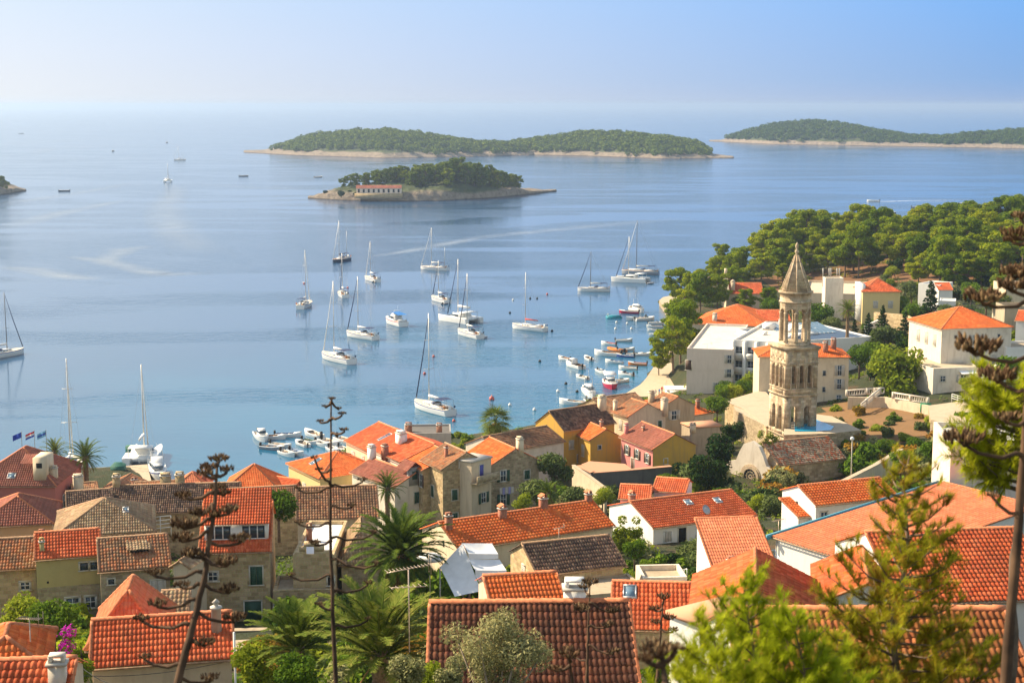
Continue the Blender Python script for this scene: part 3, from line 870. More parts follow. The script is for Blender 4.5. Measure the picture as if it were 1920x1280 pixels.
house('longb', 'raised middle section of the orange roofed waterfront row, with pale upper windows', (692, 838), (752, 865), 15, 4, 10, 'gable', 20, 'offwhite', 'red', lod=1, cw=.3,
      wins=[('f', .15, 1.7, 1.0, 1.6, 'shutw'), ('f', .38, 1.7, 1.0, 1.6, 'shutw'), ('f', .62, 1.7, 1.0, 1.6, 'shutw'), ('f', .86, 1.7, 1.0, 1.6, 'shutw'), ('f', .3, 5, 1, 1.6, 'shutw')],
      chims=[(.4, .3, 1.3, 1.4, 'white'), (.55, -.02, 1.3, .9, 'brick')], group=NB)
house('longc', 'orange roofed stone row house with three dark window bays', (742, 858), (793, 881), 15, 5, 9, 'gable', 20, 'tanstone', 'orange', lod=1, cw=.3,
      wins=[('f', .5, 1.5, .9, 1.7, 'openb'), ('f', .72, 1.5, .9, 1.7, 'openb'), ('f', .93, 1.5, .8, 1.7, 'openb')], group=NB)
house('stonehouse', 'three storey stone house with green shutters and a patchy rust roof', (792, 861), (830, 879), 15.8, 8, 6.8, 'gable', 28, 'stone', 'rust', ridge='ridgeold', rough=.7, cw=.24,
      wins=[('r', .25, 3.6, .8, 1.4, 'shut'), ('r', .8, 2.9, .8, 1.3, 'open'), ('r', .4, -.4, .7, 1.0, 'white'), ('r', .25, 6.8, .8, 1.6, 'shut'), ('r', .8, 6.6, .9, 1.5, 'shut'), ('f', .5, 3.6, .8, 1.5, 'shut')],
      chims=[(.6, .25, 1.2, .45, 'brick')], group=NB)
house('terraceflat', 'small flat roofed annex with purple blue door and stone balcony', (884, 868), (921, 858), 16.6, 8, 3.2, 'flat', 0, 'sand', 'orange', par=0, deck='capw', wins=[('f', .5, 1.5, .8, 1.9, 'door+blue'), ('f', .6, 5, .9, 1.4, 'open')], group=NB, name='annex', cat='annex')
ha = HOUSES['terraceflat']
mb = MB(); mb.box(-.3, ha['L'] + .2, -1.3, 0, ha['H'] - 2.75, ha['H'] - 2.55); mb.box(-.3, ha['L'] + .2, -1.3, -1.15, ha['H'] - 2.55, ha['H'] - 1.6); mb.build('balcony', [WL['greystone']], ha['root'])
house('stoneorange', 'grey stone house with bright orange roof and dark green shutters', (875, 850), (921, 872), 15.3, 7.5, 7, 'gable', 28, 'greystone', 'orange', cw=.3,
      wins=[('r', .25, 1.6, .8, 1.5, 'open'), ('r', .25, 4.8, .8, 1.5, 'open'), ('r', .75, 1.8, .8, 1.2, 'shut'), ('r', .75, 5, .8, 1.4, 'shut')], chims=[(.96, .62, 1.6, .9, 'plaster')], group=NB)
house('flatgrey', 'low building with dark flat roof behind the orange waterfront row', (757, 815), (846, 814), 10.6, 3, 7, 'flat', 0, 'grey', 'orange', par=.25, deck='darkwall', chims=[(.1, .3, 1.2, 1.1, 'brick'), (.75, .2, 1.2, .9, 'brick')], group=NB)
house('blacktile', 'low house with patchy brown roof beside the fan palm', (938, 848), (1057, 826), 12.1, 5, 8, 'gable', 22, 'offwhite', 'brown', ridge='ridgeold', rough=.6, cw=.24, group=NB)
# --- middle right
house('ochrelong', 'ochre yellow house with long dark purple brown roof', (1057, 806), (1152, 791), 13, 5, 7, 'gable', 34, 'yellow', 'dark', ridge='ridgeold', lod=2, rough=.6,
      wins=[('f', .15, 2.5, .8, 1.3, 'shutw'), ('f', .3, 4.8, .7, 1.2, 'shutb')], chims=[(.95, .35, 2.0, 1.1, 'plaster')], group=NB)
house('ochresmall', 'small ochre yellow house with orange roof and stained gable', (1080, 812), (1107, 824), 12, 6.2, 5.2, 'gable', 28, 'yellow', 'orange', cw=.3,
      wins=[('f', .5, 2.2, .7, 1.7, 'shutw'), ('r', .3, 1.3, .5, .6, 'white')], chims=[(.7, .5, .9, .5, 'brick')], group=NB)
house('greenshut', 'grey rendered house with rust roof and green shuttered windows', (1150, 772), (1178, 781), 13.5, 6, 7, 'gable', 27, 'sand', 'rust', lod=1,
      wins=[('r', .35, 1.9, .9, 1.4, 'shut'), ('r', .85, 1.9, .7, 1.4, 'shut'), ('f', .5, 1.7, .7, 1.4, 'shutw')], chims=[(.98, .98, 2.0, 1.0, 'wall'), (.0, .05, 1.4, .6, 'plaster')], group=NB)
house('greygable', 'house with dull orange roof and plain grey gable wall', (1212, 757), (1238, 765), 13, 6, 6.8, 'gable', 25, 'concrete', 'rust', lod=1, wins=[('r', .4, 1.4, 1.0, 1.5, 'openw')], chims=[(.1, .1, 1.6, .9, 'wall')], group=NB)
house('bigorange', 'broad bright orange roofed house nearest the promenade', (1262, 783), (1338, 772), 10, 4.5, 13, 'hip', 21, 'offwhite', 'orange', lod=1, cw=.3, chims=[(.75, .12, 1.3, .6, 'brick')], group=NB)
house('darkback', 'low house with brown black roof between ochre and grey gables', (1140, 774), (1218, 763), 12, 5, 8, 'gable', 24, 'stone', 'brown', ridge='ridgeold', lod=1, rough=.6, group=NB)
house('pinkhouse', 'rose pink and yellow house with brick red roof and brown shutters', (1165, 818), (1224, 842), 12.5, 9, 7.2, 'gable', 28, 'pink', 'brick', cw=.28,
      wins=[('f', .2, 1.7, .85, 1.4, 'openb'), ('f', .52, 1.7, .85, 1.4, 'openb'), ('f', .84, 1.7, .85, 1.4, 'openb'), ('f', .38, 3.6, .9, 2.0, 'door+brown'), ('r', .3, 2, .6, .8, 'white')], chims=[(.02, .1, 1.3, .6, 'wall'), (.3, .3, .6, .4, 'brick')], group=NB)
hk = HOUSES['pinkhouse']; mb = MB()               # its gable end is painted yellow
mb.add([(hk['L'] + .012, 0, -3), (hk['L'] + .012, hk['W'], -3), (hk['L'] + .012, hk['W'], hk['H']), (hk['L'] + .012, hk['W'] / 2, hk['H'] + hk['W'] / 2 * hk['t'] - .02), (hk['L'] + .012, 0, hk['H'])], [(0, 1, 2, 3, 4)], [[(0, 0), (7, 0), (7, 4), (3, 6), (0, 4)]])
tag(mb.build('gable_wall', [WL['yellow']], hk['root']), 'yellow painted gable end')
house('redshed', 'small grey ruin with flat pinkish red roof beside the dark trees', (1298, 803), (1354, 799), 11.3, 7, 4, 'flat', 0, 'concrete', 'orange', par=0, deck='pinkpave', chims=[(.02, .0, .6, .8, 'plaster')], group=NB)
# --- white house on the terrace
house('whitemain', 'white house with red roof, two skylights and outside staircase', (1225, 988), (1415, 964), 19, 15.8, 9.6, 'gable', 18, 'white', 'red', cw=.26,
      wins=[('f', .14, 1.2, .8, 1.1, 'shutw+plain'), ('f', .28, 1.3, .9, 1.7, 'door+dark'), ('f', .45, 1.2, .8, 1.1, 'shutw+plain')], sky_=[(.5, .3, .8, 1.0), (.78, .27, .8, 1.0)], chims=[(.06, .62, .8, .6, 'brickroofed')], group=NB)
hw = HOUSES['whitemain']; mb = MB()
for i in range(2):
    x = hw['L'] * (.84 + i * .06); mb.box(x, x + .62, -.36, -.05, hw['H'] - 1.5, hw['H'] - .9, 0); mb.lathe((x + .31, -.36, hw['H'] - 1.2), [(.0, 0), (.22, 0), (.22, .001)], 12, 1)
mb.build('air_conditioner', [M['whitepaint'], M['dark']], hw['root'])
mb = MB(); mb.lathe((0, 0, 0), [(.02, -.08), (.3, -.04), (.55, .06), (.56, .08), (.25, -.02), (.03, -.05)], 14); mb.tube([(0, 0, 0), (.1, 0, -.5)], .03, 5)
dish = mb.build('satellite_dish', [M['metal']], hw['roof']); dish.location = (hw['L'] * .55, .8, hw['H'] + .9); dish.rotation_euler = (R(60), 0, R(20))
house('whitewing', 'little red roofed turret on the white house, right one', (1226, 918), (1284, 922), 20.6, 16, 4.5, 'gable', 20, 'white', 'red', lod=1, group=NB, name='annex', cat='annex')
house('whitewingb', 'little red roofed turret on the white house, left one', (1163, 932), (1218, 934), 20.4, 16, 4.5, 'gable', 20, 'white', 'red', lod=1, group=NB, name='annex', cat='annex')
house('longorange', 'long cream house with ribbed orange roof and white capped chimneys', (860, 1028), (1148, 984), 22, 17.6, 7.6, 'gable', 22, 'cream', 'orange', cw=.34,
      wins=[('l', .6, .3, .3, .6, 'hole'), ('f', .06, 3.2, .9, 1.9, 'door+green')], chims=[(.38, .42, .9, .7, 'brickroofed'), (.67, .5, .9, .7, 'brickroofed'), (.02, .35, 1.3, .6, 'brick'), (.98, .5, .7, .6, 'brickroofed')], group=NB)
house('oldtile', 'small stone house with steep old dark tile roof, above concrete terrace', (1008, 1074), (1168, 1057), 27.5, 24, 6, 'gable', 25, 'tanstone', 'dark', ridge='ridgeold', rough=1, cw=.22,
      wins=[('l', .5, .7, .5, .9, 'shutw')], group=NB)
house('conterrace', 'flat concrete terrace building in front of the old tiled stone house', (1020, 1125), (1215, 1108), 26.6, 23, 4.3, 'flat', 0, 'concrete', 'orange', par=.12, deck='concrete', group=NB, name='building', cat='building')
house('stairterrace', 'small pale terrace block beside the outside staircase', (1205, 1092), (1288, 1090), 25.4, 22, 3.5, 'flat', 0, 'offwhite', 'orange', par=.4, deck='concrete', group=NB, name='building', cat='building')
house('skylightred', 'house with ribbed red roof and one blue grey skylight', (1150, 1174), (1300, 1178), 30.6, 26, 7.4, 'gable', 24, 'greystone', 'red', cw=.26, sky_=[(.2, .3, .85, 1.2)], group=NB)
house('skylightdark', 'narrow house with weathered dark tiles joined to the red skylight roof', (1302, 1178), (1362, 1181), 30.6, 26, 7.4, 'gable', 24, 'greystone', 'mixed', ridge='ridgeold', rough=.8, cw=.24, group=NB)
house('plainorange', 'house with plain smooth orange roof behind the white trimmed terrace', (1345, 1083), (1460, 1079), 28, 24, 6.5, 'shed', 21, 'white', 'salmon', lod=1, cw=.2, chims=[(.25, .05, 1.0, .6, 'brick')], group=NB)
house('whiteright', 'white house with orange ribbed roof amid the shrubs on the right', (1530, 946), (1682, 930), 22.3, 18, 6.5, 'gable', 20, 'white', 'orange', cw=.34,
      wins=[('l', .45, .7, .4, .4, 'hole'), ('f', .1, 1.4, .8, 1.2, 'white')], group=NB)
hq = HOUSES['whiteright']
house('whiterightb', 'lower white front wing of the ribbed orange house among the shrubs', (1497, 968), (1560, 962), 20.9, 18, 3.5, 'shed', 14, 'white', 'orange', cw=.34, group=NB, name='annex', cat='annex')
house('apartment', 'tall pale pink apartment block behind the bright pine at the right', (1783, 838), (1990, 842), 32, 25, 9, 'flat', 0, 'pinkwhite', 'orange', deck='white', par=.5,
      wins=[('f', .17, 4.3, 1.0, 1.5, 'white'), ('f', .42, 4.4, 1.1, 1.6, 'white'), ('f', .17, 1.5, 1.0, 1.5, 'white'), ('f', .42, 1.5, 1.1, 1.6, 'white')], cat='apartment block', name='apartment_block', group=NB)
house('bluetrim', 'large white building with pale salmon roof and teal blue trim', (1456, 1006), (1626, 1061), 27, 22, 20, 'shed', 5, 'white', 'salmon', lod=2, cw=.34, group=NB)
hb = HOUSES['bluetrim']; mb = MB()
mb.box(-.42, -.25, -.35, hb['W'] + .3, hb['H'] - .15, hb['H'] + .25); tr = mb.build('trim', [M['bluetrim']], hb['roof']); tr.rotation_euler = (R(5), 0, 0)
mb = MB(); mb.tube([(.15, -.12, hb['H'] - .2), (.15, -.12, 0)], .06, 6); mb.build('downpipe', [M['capw']], hb['root'])
house('bigred', 'large building with steep deep orange roof at the right edge', (1690, 1128), (1985, 1118), 33.7, 28, 12.4, 'gable', 21, 'white', 'red', cw=.27, group=NB)
house('rightfront', 'front house with curved brown orange tiles in the lower right corner', (1425, 1440), (1995, 1440), 44.3, 39, 12, 'gable', 22, 'white', 'ochrered', cw=.2, rough=.6, group=NB)
house('ridgea', 'white house with orange gabled roof seen end on beside bright pine', (9.9, 83, 34.0), (16.6, 82.0, 34.0), 34, 29, 9, 'gabley', 26, 'white', 'red', cw=.24, group=NB)
house('ridgeb', 'small orange gabled roof nestled against the big deep orange roof', (17.6, 87.5, 33.6), (23.2, 86.5, 33.6), 33.6, 29, 8, 'gabley', 25, 'white', 'red', cw=.24, group=NB)
house('whitebox', 'white stair block with salmon coping in front of the skylight roof', (1256, 1152), (1312, 1174), 38.6, 33, 3.6, 'flat', 0, 'white', 'orange', par=.0, deck='pinkpave', group=NB, name='building', cat='building')
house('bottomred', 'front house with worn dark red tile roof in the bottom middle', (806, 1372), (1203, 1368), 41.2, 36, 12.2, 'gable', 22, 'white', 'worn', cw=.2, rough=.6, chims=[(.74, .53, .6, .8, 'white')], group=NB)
house('smallridge', 'sliver of orange ridge roof behind the worn dark red roof', (925, 1137), (1056, 1129), 35.8, 31, 4.6, 'gable', 22, 'sand', 'orange', cw=.22, group=NB)
house('lefthip', 'low stone house with steep orange pyramid roof, lower left', (171, 1204), (302, 1198), 35.4, 30, 6, 'hip', 50, 'cream', 'salmon', lod=2, cw=.2, group=NB)
house('leftfront', 'stone house with bright red tiles and a round pale flue, lower left', (174, 1246), (434, 1228), 35.5, 30, 5.6, 'gable', 24, 'sand', 'red', cw=.205, group=NB)
hl = HOUSES['leftfront']; mb = MB()
mb.lathe((hl['L'] * .9, 1.6, hl['H'] + .3), [(.26, 0), (.24, 1.6), (.3, 1.62), (.3, 1.7), (.12, 1.72), (.12, 1.9), (.2, 1.92), (.02, 2.1)], 12); mb.build('chimney', [M['capw']], hl['roof'])
mb = MB(); mb.tube([(hl['L'] + .15, -.1, -1), (hl['L'] + .15, -.1, hl['H'] + 1.2)], .06, 6); mb.build('downpipe', [M['whitepaint']], hl['root'])
house('cornerleft', 'house with bright orange hipped roof in the lower left corner', (-70, 1262), (82, 1250), 38.4, 33, 5, 'hip', 28, 'sand', 'orange', cw=.24, group=NB)
house('cornerfront', 'house with red tile roof and black capped chimney, lower left corner', (-80, 1330), (120, 1322), 41, 36, 4.2, 'gable', 24, 'sand', 'red', cw=.24, chims=[(.9, .25, .7, .6, 'offwhite')], group=NB)
house('shedleft', 'little lean-to with bleached striped roof beside the red tiles', (302, 1168), (348, 1166), 31.5, 27, 2.6, 'shed', 20, 'sand', 'tan', ridge='ridgeold', cw=.24, group=NB, name='shed', cat='shed')
# --- around the bell tower and beyond
house('hotela', 'white hotel block with flat pale roof facing the bay', (1288, 657), (1374, 660), 12.3, 2.5, 38, 'flat', 0, 'pinkwhite', 'orange', par=.5, deck='offwhite', lod=0,
      wins=[('f', .04, 3, 1.2, 2, 'door+brown'), ('f', .93, 1.5, .9, 1.7, 'openw'), ('f', .93, 4.4, .9, 1.7, 'openw'), ('f', .93, 7.3, .9, 1.7, 'openw'), ('f', .68, 7.3, .9, 1.7, 'openw')], cat='hotel', name='hotel')
house('hotelb', 'taller white hotel wing with columns of grey windows', (1374, 641), (1462, 646), 13.8, 2.5, 30, 'flat', 0, 'white', 'orange', par=.5, deck='offwhite', lod=0,
      wins=[('f', fx, dn, 1.5, 1.9, 'openw+plain') for fx in (.14, .4, .64, .88) for dn in (1.8, 4.7, 7.6)], cat='hotel', name='hotel')
house('hotelhip', 'wide house with orange hipped roof just behind the white hotel', (1298, 606), (1442, 612), 11.2, 4, 19, 'hip', 22, 'offwhite', 'orange', lod=1, cw=.4, chims=[(.28, .08, 1.5, 1., 'wall')], group=NB)
house('hotelred', 'low red roofed house left of the bell tower lantern', (1424, 601), (1482, 601), 11.8, 5, 10, 'gable', 20, 'offwhite', 'red', lod=1, cw=.4, group=NB)
house('glassroof', 'low white building with blue panels and glazed rooflights', (1470, 643), (1634, 633), 13.2, 7, 20, 'flat', 0, 'white', 'orange', par=.3, deck='solar', lod=0, cat='building', name='building')
hg = HOUSES['glassroof']
for x0 in (3.2, 11.3):
    mb = MB(); x0_ = x0 + 2
    for i in range(5):
        xx = x0_ + i * 1.05; mb.quad((xx, 9, hg['H'] + .1), (xx + .95, 9, hg['H'] + .1), (xx + .95, 17, hg['H'] + 1.4), (xx, 17, hg['H'] + 1.4), 0)
        mb.box(xx - .09, xx, 8.9, 17, hg['H'] + .02, hg['H'] + .2, 1)
    mb.box(x0_ - 2., x0_ - .1, 8, 17.5, hg['H'] + .01, hg['H'] + .5, 1); mb.build('rooflight', [M['skyglass'], M['whitepaint']], hg['roof'])
house('towerhouse', 'tall cream house with orange roof and two brick chimneys beside the tower', (1424, 668), (1592, 669), 17, 7.8, 9, 'hip', 20, 'cream', 'orange', lod=1, cw=.35,
      wins=[('f', .73, 3, .5, .9, 'white'), ('f', .73, 6, .5, .9, 'white'), ('f', .9, 2.5, .8, 1.9, 'openw'), ('f', .9, 5.0, .8, 1.9, 'openw'), ('f', .9, 7.6, .9, 1.2, 'white')], chims=[(.75, .18, 1.7, .9, 'brick'), (.86, .4, 1.8, .9, 'brick')], group=NB)
house('tanflat', 'large tan stone monastery block with flat roof behind the spire', (1508, 553), (1626, 556), 13.6, 6, 30, 'flat', 0, 'sand', 'orange', par=.6, deck='sand', lod=0, cat='building', name='building')
house('whitecube', 'small white rooftop machine house carrying mast antennas', (1548, 523), (1582, 523), 20.0, 13, 4, 'flat', 0, 'offwhite', 'orange', par=.2, deck='concrete', lod=0, cat='building', name='building')
hc = HOUSES['whitecube']
for i, x in enumerate((-.6, .9, 1.3, 2.8, 3.4)):
    mb = MB(); mb.tube([(x, .5, hc['H'] - 2 if x < 0 else hc['H']), (x, .5, hc['H'] + 2.6)], .07, 6); mb.box(x - .15, x + .15, .3, .5, hc['H'] + .9, hc['H'] + 2.6)
    mb.build('antenna', [M['capw']], hc['root'])
house('yellowhip', 'yellow house with red cross hipped roof near the forest', (1618, 546), (1688, 546), 18, 10.5, 9, 'hip', 30, 'yellowpale', 'red', lod=1, cw=.35,
      wins=[('f', .35, 3.2, 1.0, 1.6, 'shutw'), ('f', .75, 3.2, 1.0, 1.6, 'shutw')], group=NB)
hy = HOUSES['yellowhip']; mb = MB(); mb.box(-.4, .8, 1, 7, 0, hy['H'] + 1.6); mb.build('side_wall', [WL['white']], hy['root'])
house('chapel', 'stone chapel with red roof and pointed bell gable by the shore', (1362, 550), (1431, 550), 9, 5, 9.5, 'gable', 27, 'sand', 'red', lod=1, cw=.35, cat='chapel', name='chapel')
hc = HOUSES['chapel']; mb = MB()
mb.poly([(-.1, 10, -3), (-.1, -.5, -3), (-.1, -.5, hc['H'] + .5), (-.1, 4.75, hc['H'] + 5.2), (-.1, 10, hc['H'] + .5)], [(0, 0)] * 5); mb.poly([(.8, -.5, -3), (.8, 10, -3), (.8, 10, hc['H'] + .5), (.8, 4.75, hc['H'] + 5.2), (.8, -.5, hc['H'] + .5)], [(0, 0)] * 5)
for a, b in (((-.5, -3), (-.5, hc['H'] + .5)), ((-.5, hc['H'] + .5), (4.75, hc['H'] + 5.2)), ((4.75, hc['H'] + 5.2), (10, hc['H'] + .5)), ((10, hc['H'] + .5), (10, -3))):
    mb.quad((-.1, a[0], a[1]), (.8, a[0], a[1]), (.8, b[0], b[1]), (-.1, b[0], b[1]))
mb.box(0, .7, 4.2, 5.3, hc['H'] + 4.8, hc['H'] + 6.6)
mb.build('bell_gable', [WL['sand']], hc['root'])
mb = MB(); mb.box(1.5, 2.6, 1.2, 3, hc['H'] + .4, hc['H'] + 3); mb.lathe((2.05, 2.1, hc['H'] + 3), [(.8, 0), (.5, .5), (.1, .75)], 8); mb.build('dormer', [WL['sand']], hc['root'])
house('hillhouse', 'big cream villa with orange hipped roof and front terrace, right hillside', (1705, 598), (1766, 616), 22, 13, 13.8, 'hip', 24, 'offwhite', 'orange', lod=1, cw=.35,
      wins=[('f', .3, 2.5, 1, 2, 'shutw'), ('f', .55, 2.5, 1, 2, 'shutw'), ('f', .8, 2.5, 1, 2, 'shutw'), ('r', .2, 1.6, .5, .5, 'white'), ('r', .5, 2.2, 1.3, 1.6, 'openw'), ('r', .82, 2, .5, 1.3, 'white'), ('r', .75, 6, 1.2, 1.8, 'shutw'), ('r', .5, 6, 1.2, 1.8, 'shutw'), ('f', .4, 6, 1, 2, 'door+brown')], group=NB)
house('hillterrace', 'low cream terrace building with awning below the hillside villa', (1750, 694), (1842, 690), 15.6, 11.5, 12, 'flat', 0, 'offwhite', 'orange', par=.3, deck='pave', lod=0, wins=[('f', .2, 1.6, 1, 1, 'white'), ('f', .62, 1.7, 1.2, 1.4, 'openw')], cat='building', name='building')
ht_ = HOUSES['hillterrace']; mb = MB(); mb.quad((ht_['L'] * .52, -1.1, ht_['H'] - .7), (ht_['L'] * .85, -1.1, ht_['H'] - .7), (ht_['L'] * .85, -.02, ht_['H'] - .3), (ht_['L'] * .52, -.02, ht_['H'] - .3)); mb.build('awning', [M['awning']], ht_['root'])
house('hillwhite', 'white flat roofed house half hidden by a dark conifer', (1722, 534), (1762, 537), 17.6, 12, 8, 'flat', 0, 'white', 'orange', par=.4, deck='white', lod=0, wins=[('f', .5, 2, 1, 1.5, 'white')], group=NB)
house('hillwhiteb', 'white house with a strip of red roof between pines, right', (1760, 543), (1786, 543), 17, 12, 7, 'gable', 20, 'white', 'red', lod=0, group=NB)
house('hillcube', 'white garden cube above the hillside villa roof', (1762, 565), (1792, 566), 18.6, 14, 5, 'flat', 0, 'white', 'orange', par=.2, deck='white', lod=0, group=NB, name='building', cat='building')
house('edgetan', 'tan walled house with rough flat roof at the right edge', (1886, 540), (1990, 540), 22.5, 17, 9, 'flat', 0, 'sand', 'orange', par=.6, deck='sand', lod=0, group=NB)
house('edgegrey', 'low grey walled yard building at the right edge', (1884, 578), (1990, 578), 21, 16, 6, 'flat', 0, 'concrete', 'orange', par=.5, deck='concrete', lod=0, group=NB, name='building', cat='building')
house('annexwhite', 'white rendered annex right of the hillside villa', (1887, 655), (1975, 655), 18, 12, 8, 'flat', 0, 'white', 'orange', par=.4, deck='concrete', lod=0, wins=[('f', .3, 3, 1, 1.8, 'shutw')], group=NB, name='annex', cat='annex')
house('edgeorange', 'small house with orange roof at the far right edge', (1905, 600), (1990, 605), 21, 15, 7, 'gable', 22, 'white', 'red', lod=1, group=NB)

hb_ = HOUSES['hotelb']                            # rooftop clutter of the hotel
for x, y, a, b, c in ((1.5, 20, 2.6, 2.2, 1.3), (5, 23, 1.4, 3, 1.0), (7.5, 18, 2, 2, 1.6), (9, 25, 1.2, 1.2, .9), (3.4, 12, .9, .9, .7), (10.5, 12, 1.6, 1.1, .8)):
    mb = MB(); mb.box(x, x + a, y, y + b, hb_['H'] - .05, hb_['H'] + c); mb.box(x + .2, x + a * .6, y - .3, y, hb_['H'] - .05, hb_['H'] + c * .5, 1); mb.build('roof_unit', [WL['white'], M['metal']], hb_['roof'])
mb = MB(); mb.lathe((6.5, 14, hb_['H']), [(.04, 0), (.04, 2.0), (.3, 2.0), (.12, 3.2), (.03, 3.4)], 8); mb.build('folded_parasol', [M['awning']], hb_['roof'])
q = HOUSES['stoneorange']; mb = MB()
for i in range(5): mb.quad((q['L'] + .5, 1.0 + i * .42, q['H'] - 3.9 - .1 * (i % 2)), (q['L'] + .5, 1.36 + i * .42, q['H'] - 3.9 - .1 * (i % 2)), (q['L'] + .5, 1.36 + i * .42, q['H'] - 3.05), (q['L'] + .5, 1.0 + i * .42, q['H'] - 3.05), i % 2)
o = mb.build('laundry', [M['cloth2'], plain('lilac_cloth', (.35, .33, .6), .9)]); o.location = q['root'].location; o.rotation_euler = q['root'].rotation_euler
tag(o, 'pale and lilac laundry hanging under a window of the grey stone house', 'laundry')

for fx in (.02, .27, .52, .76, .98):              # pilasters and balconies of the hotel wing
    mb = MB(); x = fx * hb_['L']; mb.box(x - .35, x + .35, -.9, -.002, -4, hb_['H'] + .3); mb.build('pilaster', [WL['white']], hb_['root'])
for fx in (.145, .395, .64, .87):
    for dn in (3.0, 5.9, 8.8):
        mb = MB(); x = fx * hb_['L']; z = hb_['H'] - dn; mb.box(x - .85, x + .85, -.85, -.003, z - .15, z); mb.box(x - .85, x + .85, -.85, -.78, z, z + .9); mb.build('balcony', [WL['white']], hb_['root'])
# ------------------------------------------------------------------ land, water, quays
SHORE = [tuple(P(px, py, .6).xy) for px, py in [(-420, 878), (100, 876), (190, 876), (276, 871), (300, 906), (420, 917), (548, 921), (575, 880), (640, 838), (700, 818), (760, 808), (850, 818), (960, 824), (1010, 798),
         (1040, 775), (1100, 757), (1160, 748), (1195, 726), (1207, 712), (1228, 680), (1250, 640), (1262, 616), (1249, 588), (1234, 562), (1264, 553), (1300, 541), (1330, 520), (1338, 505)]]
SHORE += [(76, 530), (84, 560), (108, 610), (160, 650), (240, 680), (340, 690), (340, -60), (-340, -60)]
SH = np.array(SHORE)
def shore_dist(X, Y):
    """signed distance to the waterline, positive on land"""
    p = np.stack([X, Y], -1)
    best = np.full(X.shape, 1e9); ins = np.zeros(X.shape, bool)
    for i in range(len(SH)):
        a, b = SH[i], SH[(i + 1) % len(SH)]
        ab = b - a
        t = np.clip(((p - a) @ ab) / (ab @ ab), 0, 1)
        dd = np.linalg.norm(p - a - t[..., None] * ab, axis=-1)
        best = np.minimum(best, dd)
        cr = ((a[1] > Y) != (b[1] > Y)) & (X < (b[0] - a[0]) * (Y - a[1]) / (b[1] - a[1] + 1e-12) + a[0])
        ins ^= cr
    return np.where(ins, best, -best)
PROF_D = [-60, 0, 6, 20, 40, 60, 90, 120, 150, 180, 210, 235, 260, 900]
PROF_Z = [61, 60, 58.4, 53.5, 45.5, 39.2, 29.8, 21, 15.5, 11, 7, 4.2, 1.6, 1.6]
CTRL = [(60, 470, 4), (75, 500, 4), (90, 520, 5), (110, 560, 8), (130, 560, 12), (150, 540, 15), (175, 540, 19), (205, 540, 22), (150, 480, 14), (170, 480, 17), (120, 480, 9), (120, 430, 11), (150, 400, 15),
        (110, 380, 11), (180, 430, 20), (80, 400, 8), (75, 270, 11.4), (100, 290, 13.2), (90, 250, 12.6), (75, 220, 14), (60, 200, 12), (55, 180, 14), (75, 180, 19), (60, 150, 21),
        (90, 160, 26), (60, 120, 27), (80, 100, 36), (120, 330, 15), (130, 280, 17), (120, 220, 20), (100, 200, 20), (62, 262, 11.2), (68, 255, 11.4), (58, 255, 11), (85, 275, 11.8), (60, 285, 9), (48, 255, 9.6),
        (240, 560, 22), (220, 600, 16), (170, 620, 10), (130, 600, 7), (45, 390, 2), (52, 430, 2), (42, 350, 2), (56, 460, 2), (30, 220, 6.5), (34, 225, 5.5), (38, 221, 6), (45, 243, 9.6), (44, 210, 9), (30, 200, 9.5), (12, 185, 9.5),
        (-10, 68, 35), (-4, 75, 33), (2, 62, 38), (-14, 90, 28.5), (-20, 85, 29.5), (-8, 105, 23.5), (0, 130, 18.5), (70, 305, 9), (78, 305, 11.5), (105, 310, 14.5), (62, 320, 8)]
def profile_z(X, Y):
    z = np.interp(Y, PROF_D, PROF_Z)
    pts = np.array(CTRL + FOOT)
    out = np.zeros(X.shape)
    bz = np.interp(pts[:, 1], PROF_D, PROF_Z)
    num = np.zeros(X.shape); den = np.full(X.shape, .12)
    for (px, py, pz), b in zip(pts, bz):
        sg = 9.0 + max(0, py - 250) * .06
        wgt = np.exp(-((X - px) ** 2 + (Y - py) ** 2) / (2 * sg * sg))
        num += wgt * (pz - b); den += wgt
    return z + num / den
gx = np.arange(-190, 300, 2.5); gy = np.arange(-40, 700, 2.5)
GX, GY = np.meshgrid(gx, gy)
SDIST = shore_dist(GX, GY)
ZT = profile_z(GX, GY)
ZT = np.where(SDIST > 0, np.maximum(ZT, 1.0) * np.clip(SDIST / 5 + .15, 0, 1), -3.0 + 0 * ZT)
ZT = np.where(SDIST <= 0, np.clip(SDIST * .5, -4, 0) - .3, ZT)
PROM = [tuple(P(x, y, 1.4).xy) for x, y in [(1140, 760), (1200, 718), (1212, 704), (1232, 674), (1256, 636), (1266, 614), (1252, 588), (1232, 560), (1243, 553), (1262, 550), (1300, 545), (1285, 600), (1272, 640), (1268, 690), (1268, 750)]]
def in_poly(X, Y, poly):
    ins = np.zeros(np.shape(X), bool)
    for i in range(len(poly)):
        a, b = poly[i], poly[i - 1]
        ins ^= ((a[1] > Y) != (b[1] > Y)) & (X < (b[0] - a[0]) * (Y - a[1]) / (b[1] - a[1] + 1e-12) + a[0])
    return ins
ZT = np.where(in_poly(GX, GY, PROM), np.minimum(ZT, .9), ZT)
def ground(x, y):
    fx = (x - gx[0]) / 2.5; fy = (y - gy[0]) / 2.5
    i = int(min(max(fx, 0), len(gx) - 2)); j = int(min(max(fy, 0), len(gy) - 2))
    a, b = min(max(fx - i, 0), 1), min(max(fy - j, 0), 1)
    return float(ZT[j, i] * (1 - a) * (1 - b) + ZT[j, i + 1] * a * (1 - b) + ZT[j + 1, i] * (1 - a) * b + ZT[j + 1, i + 1] * a * b)
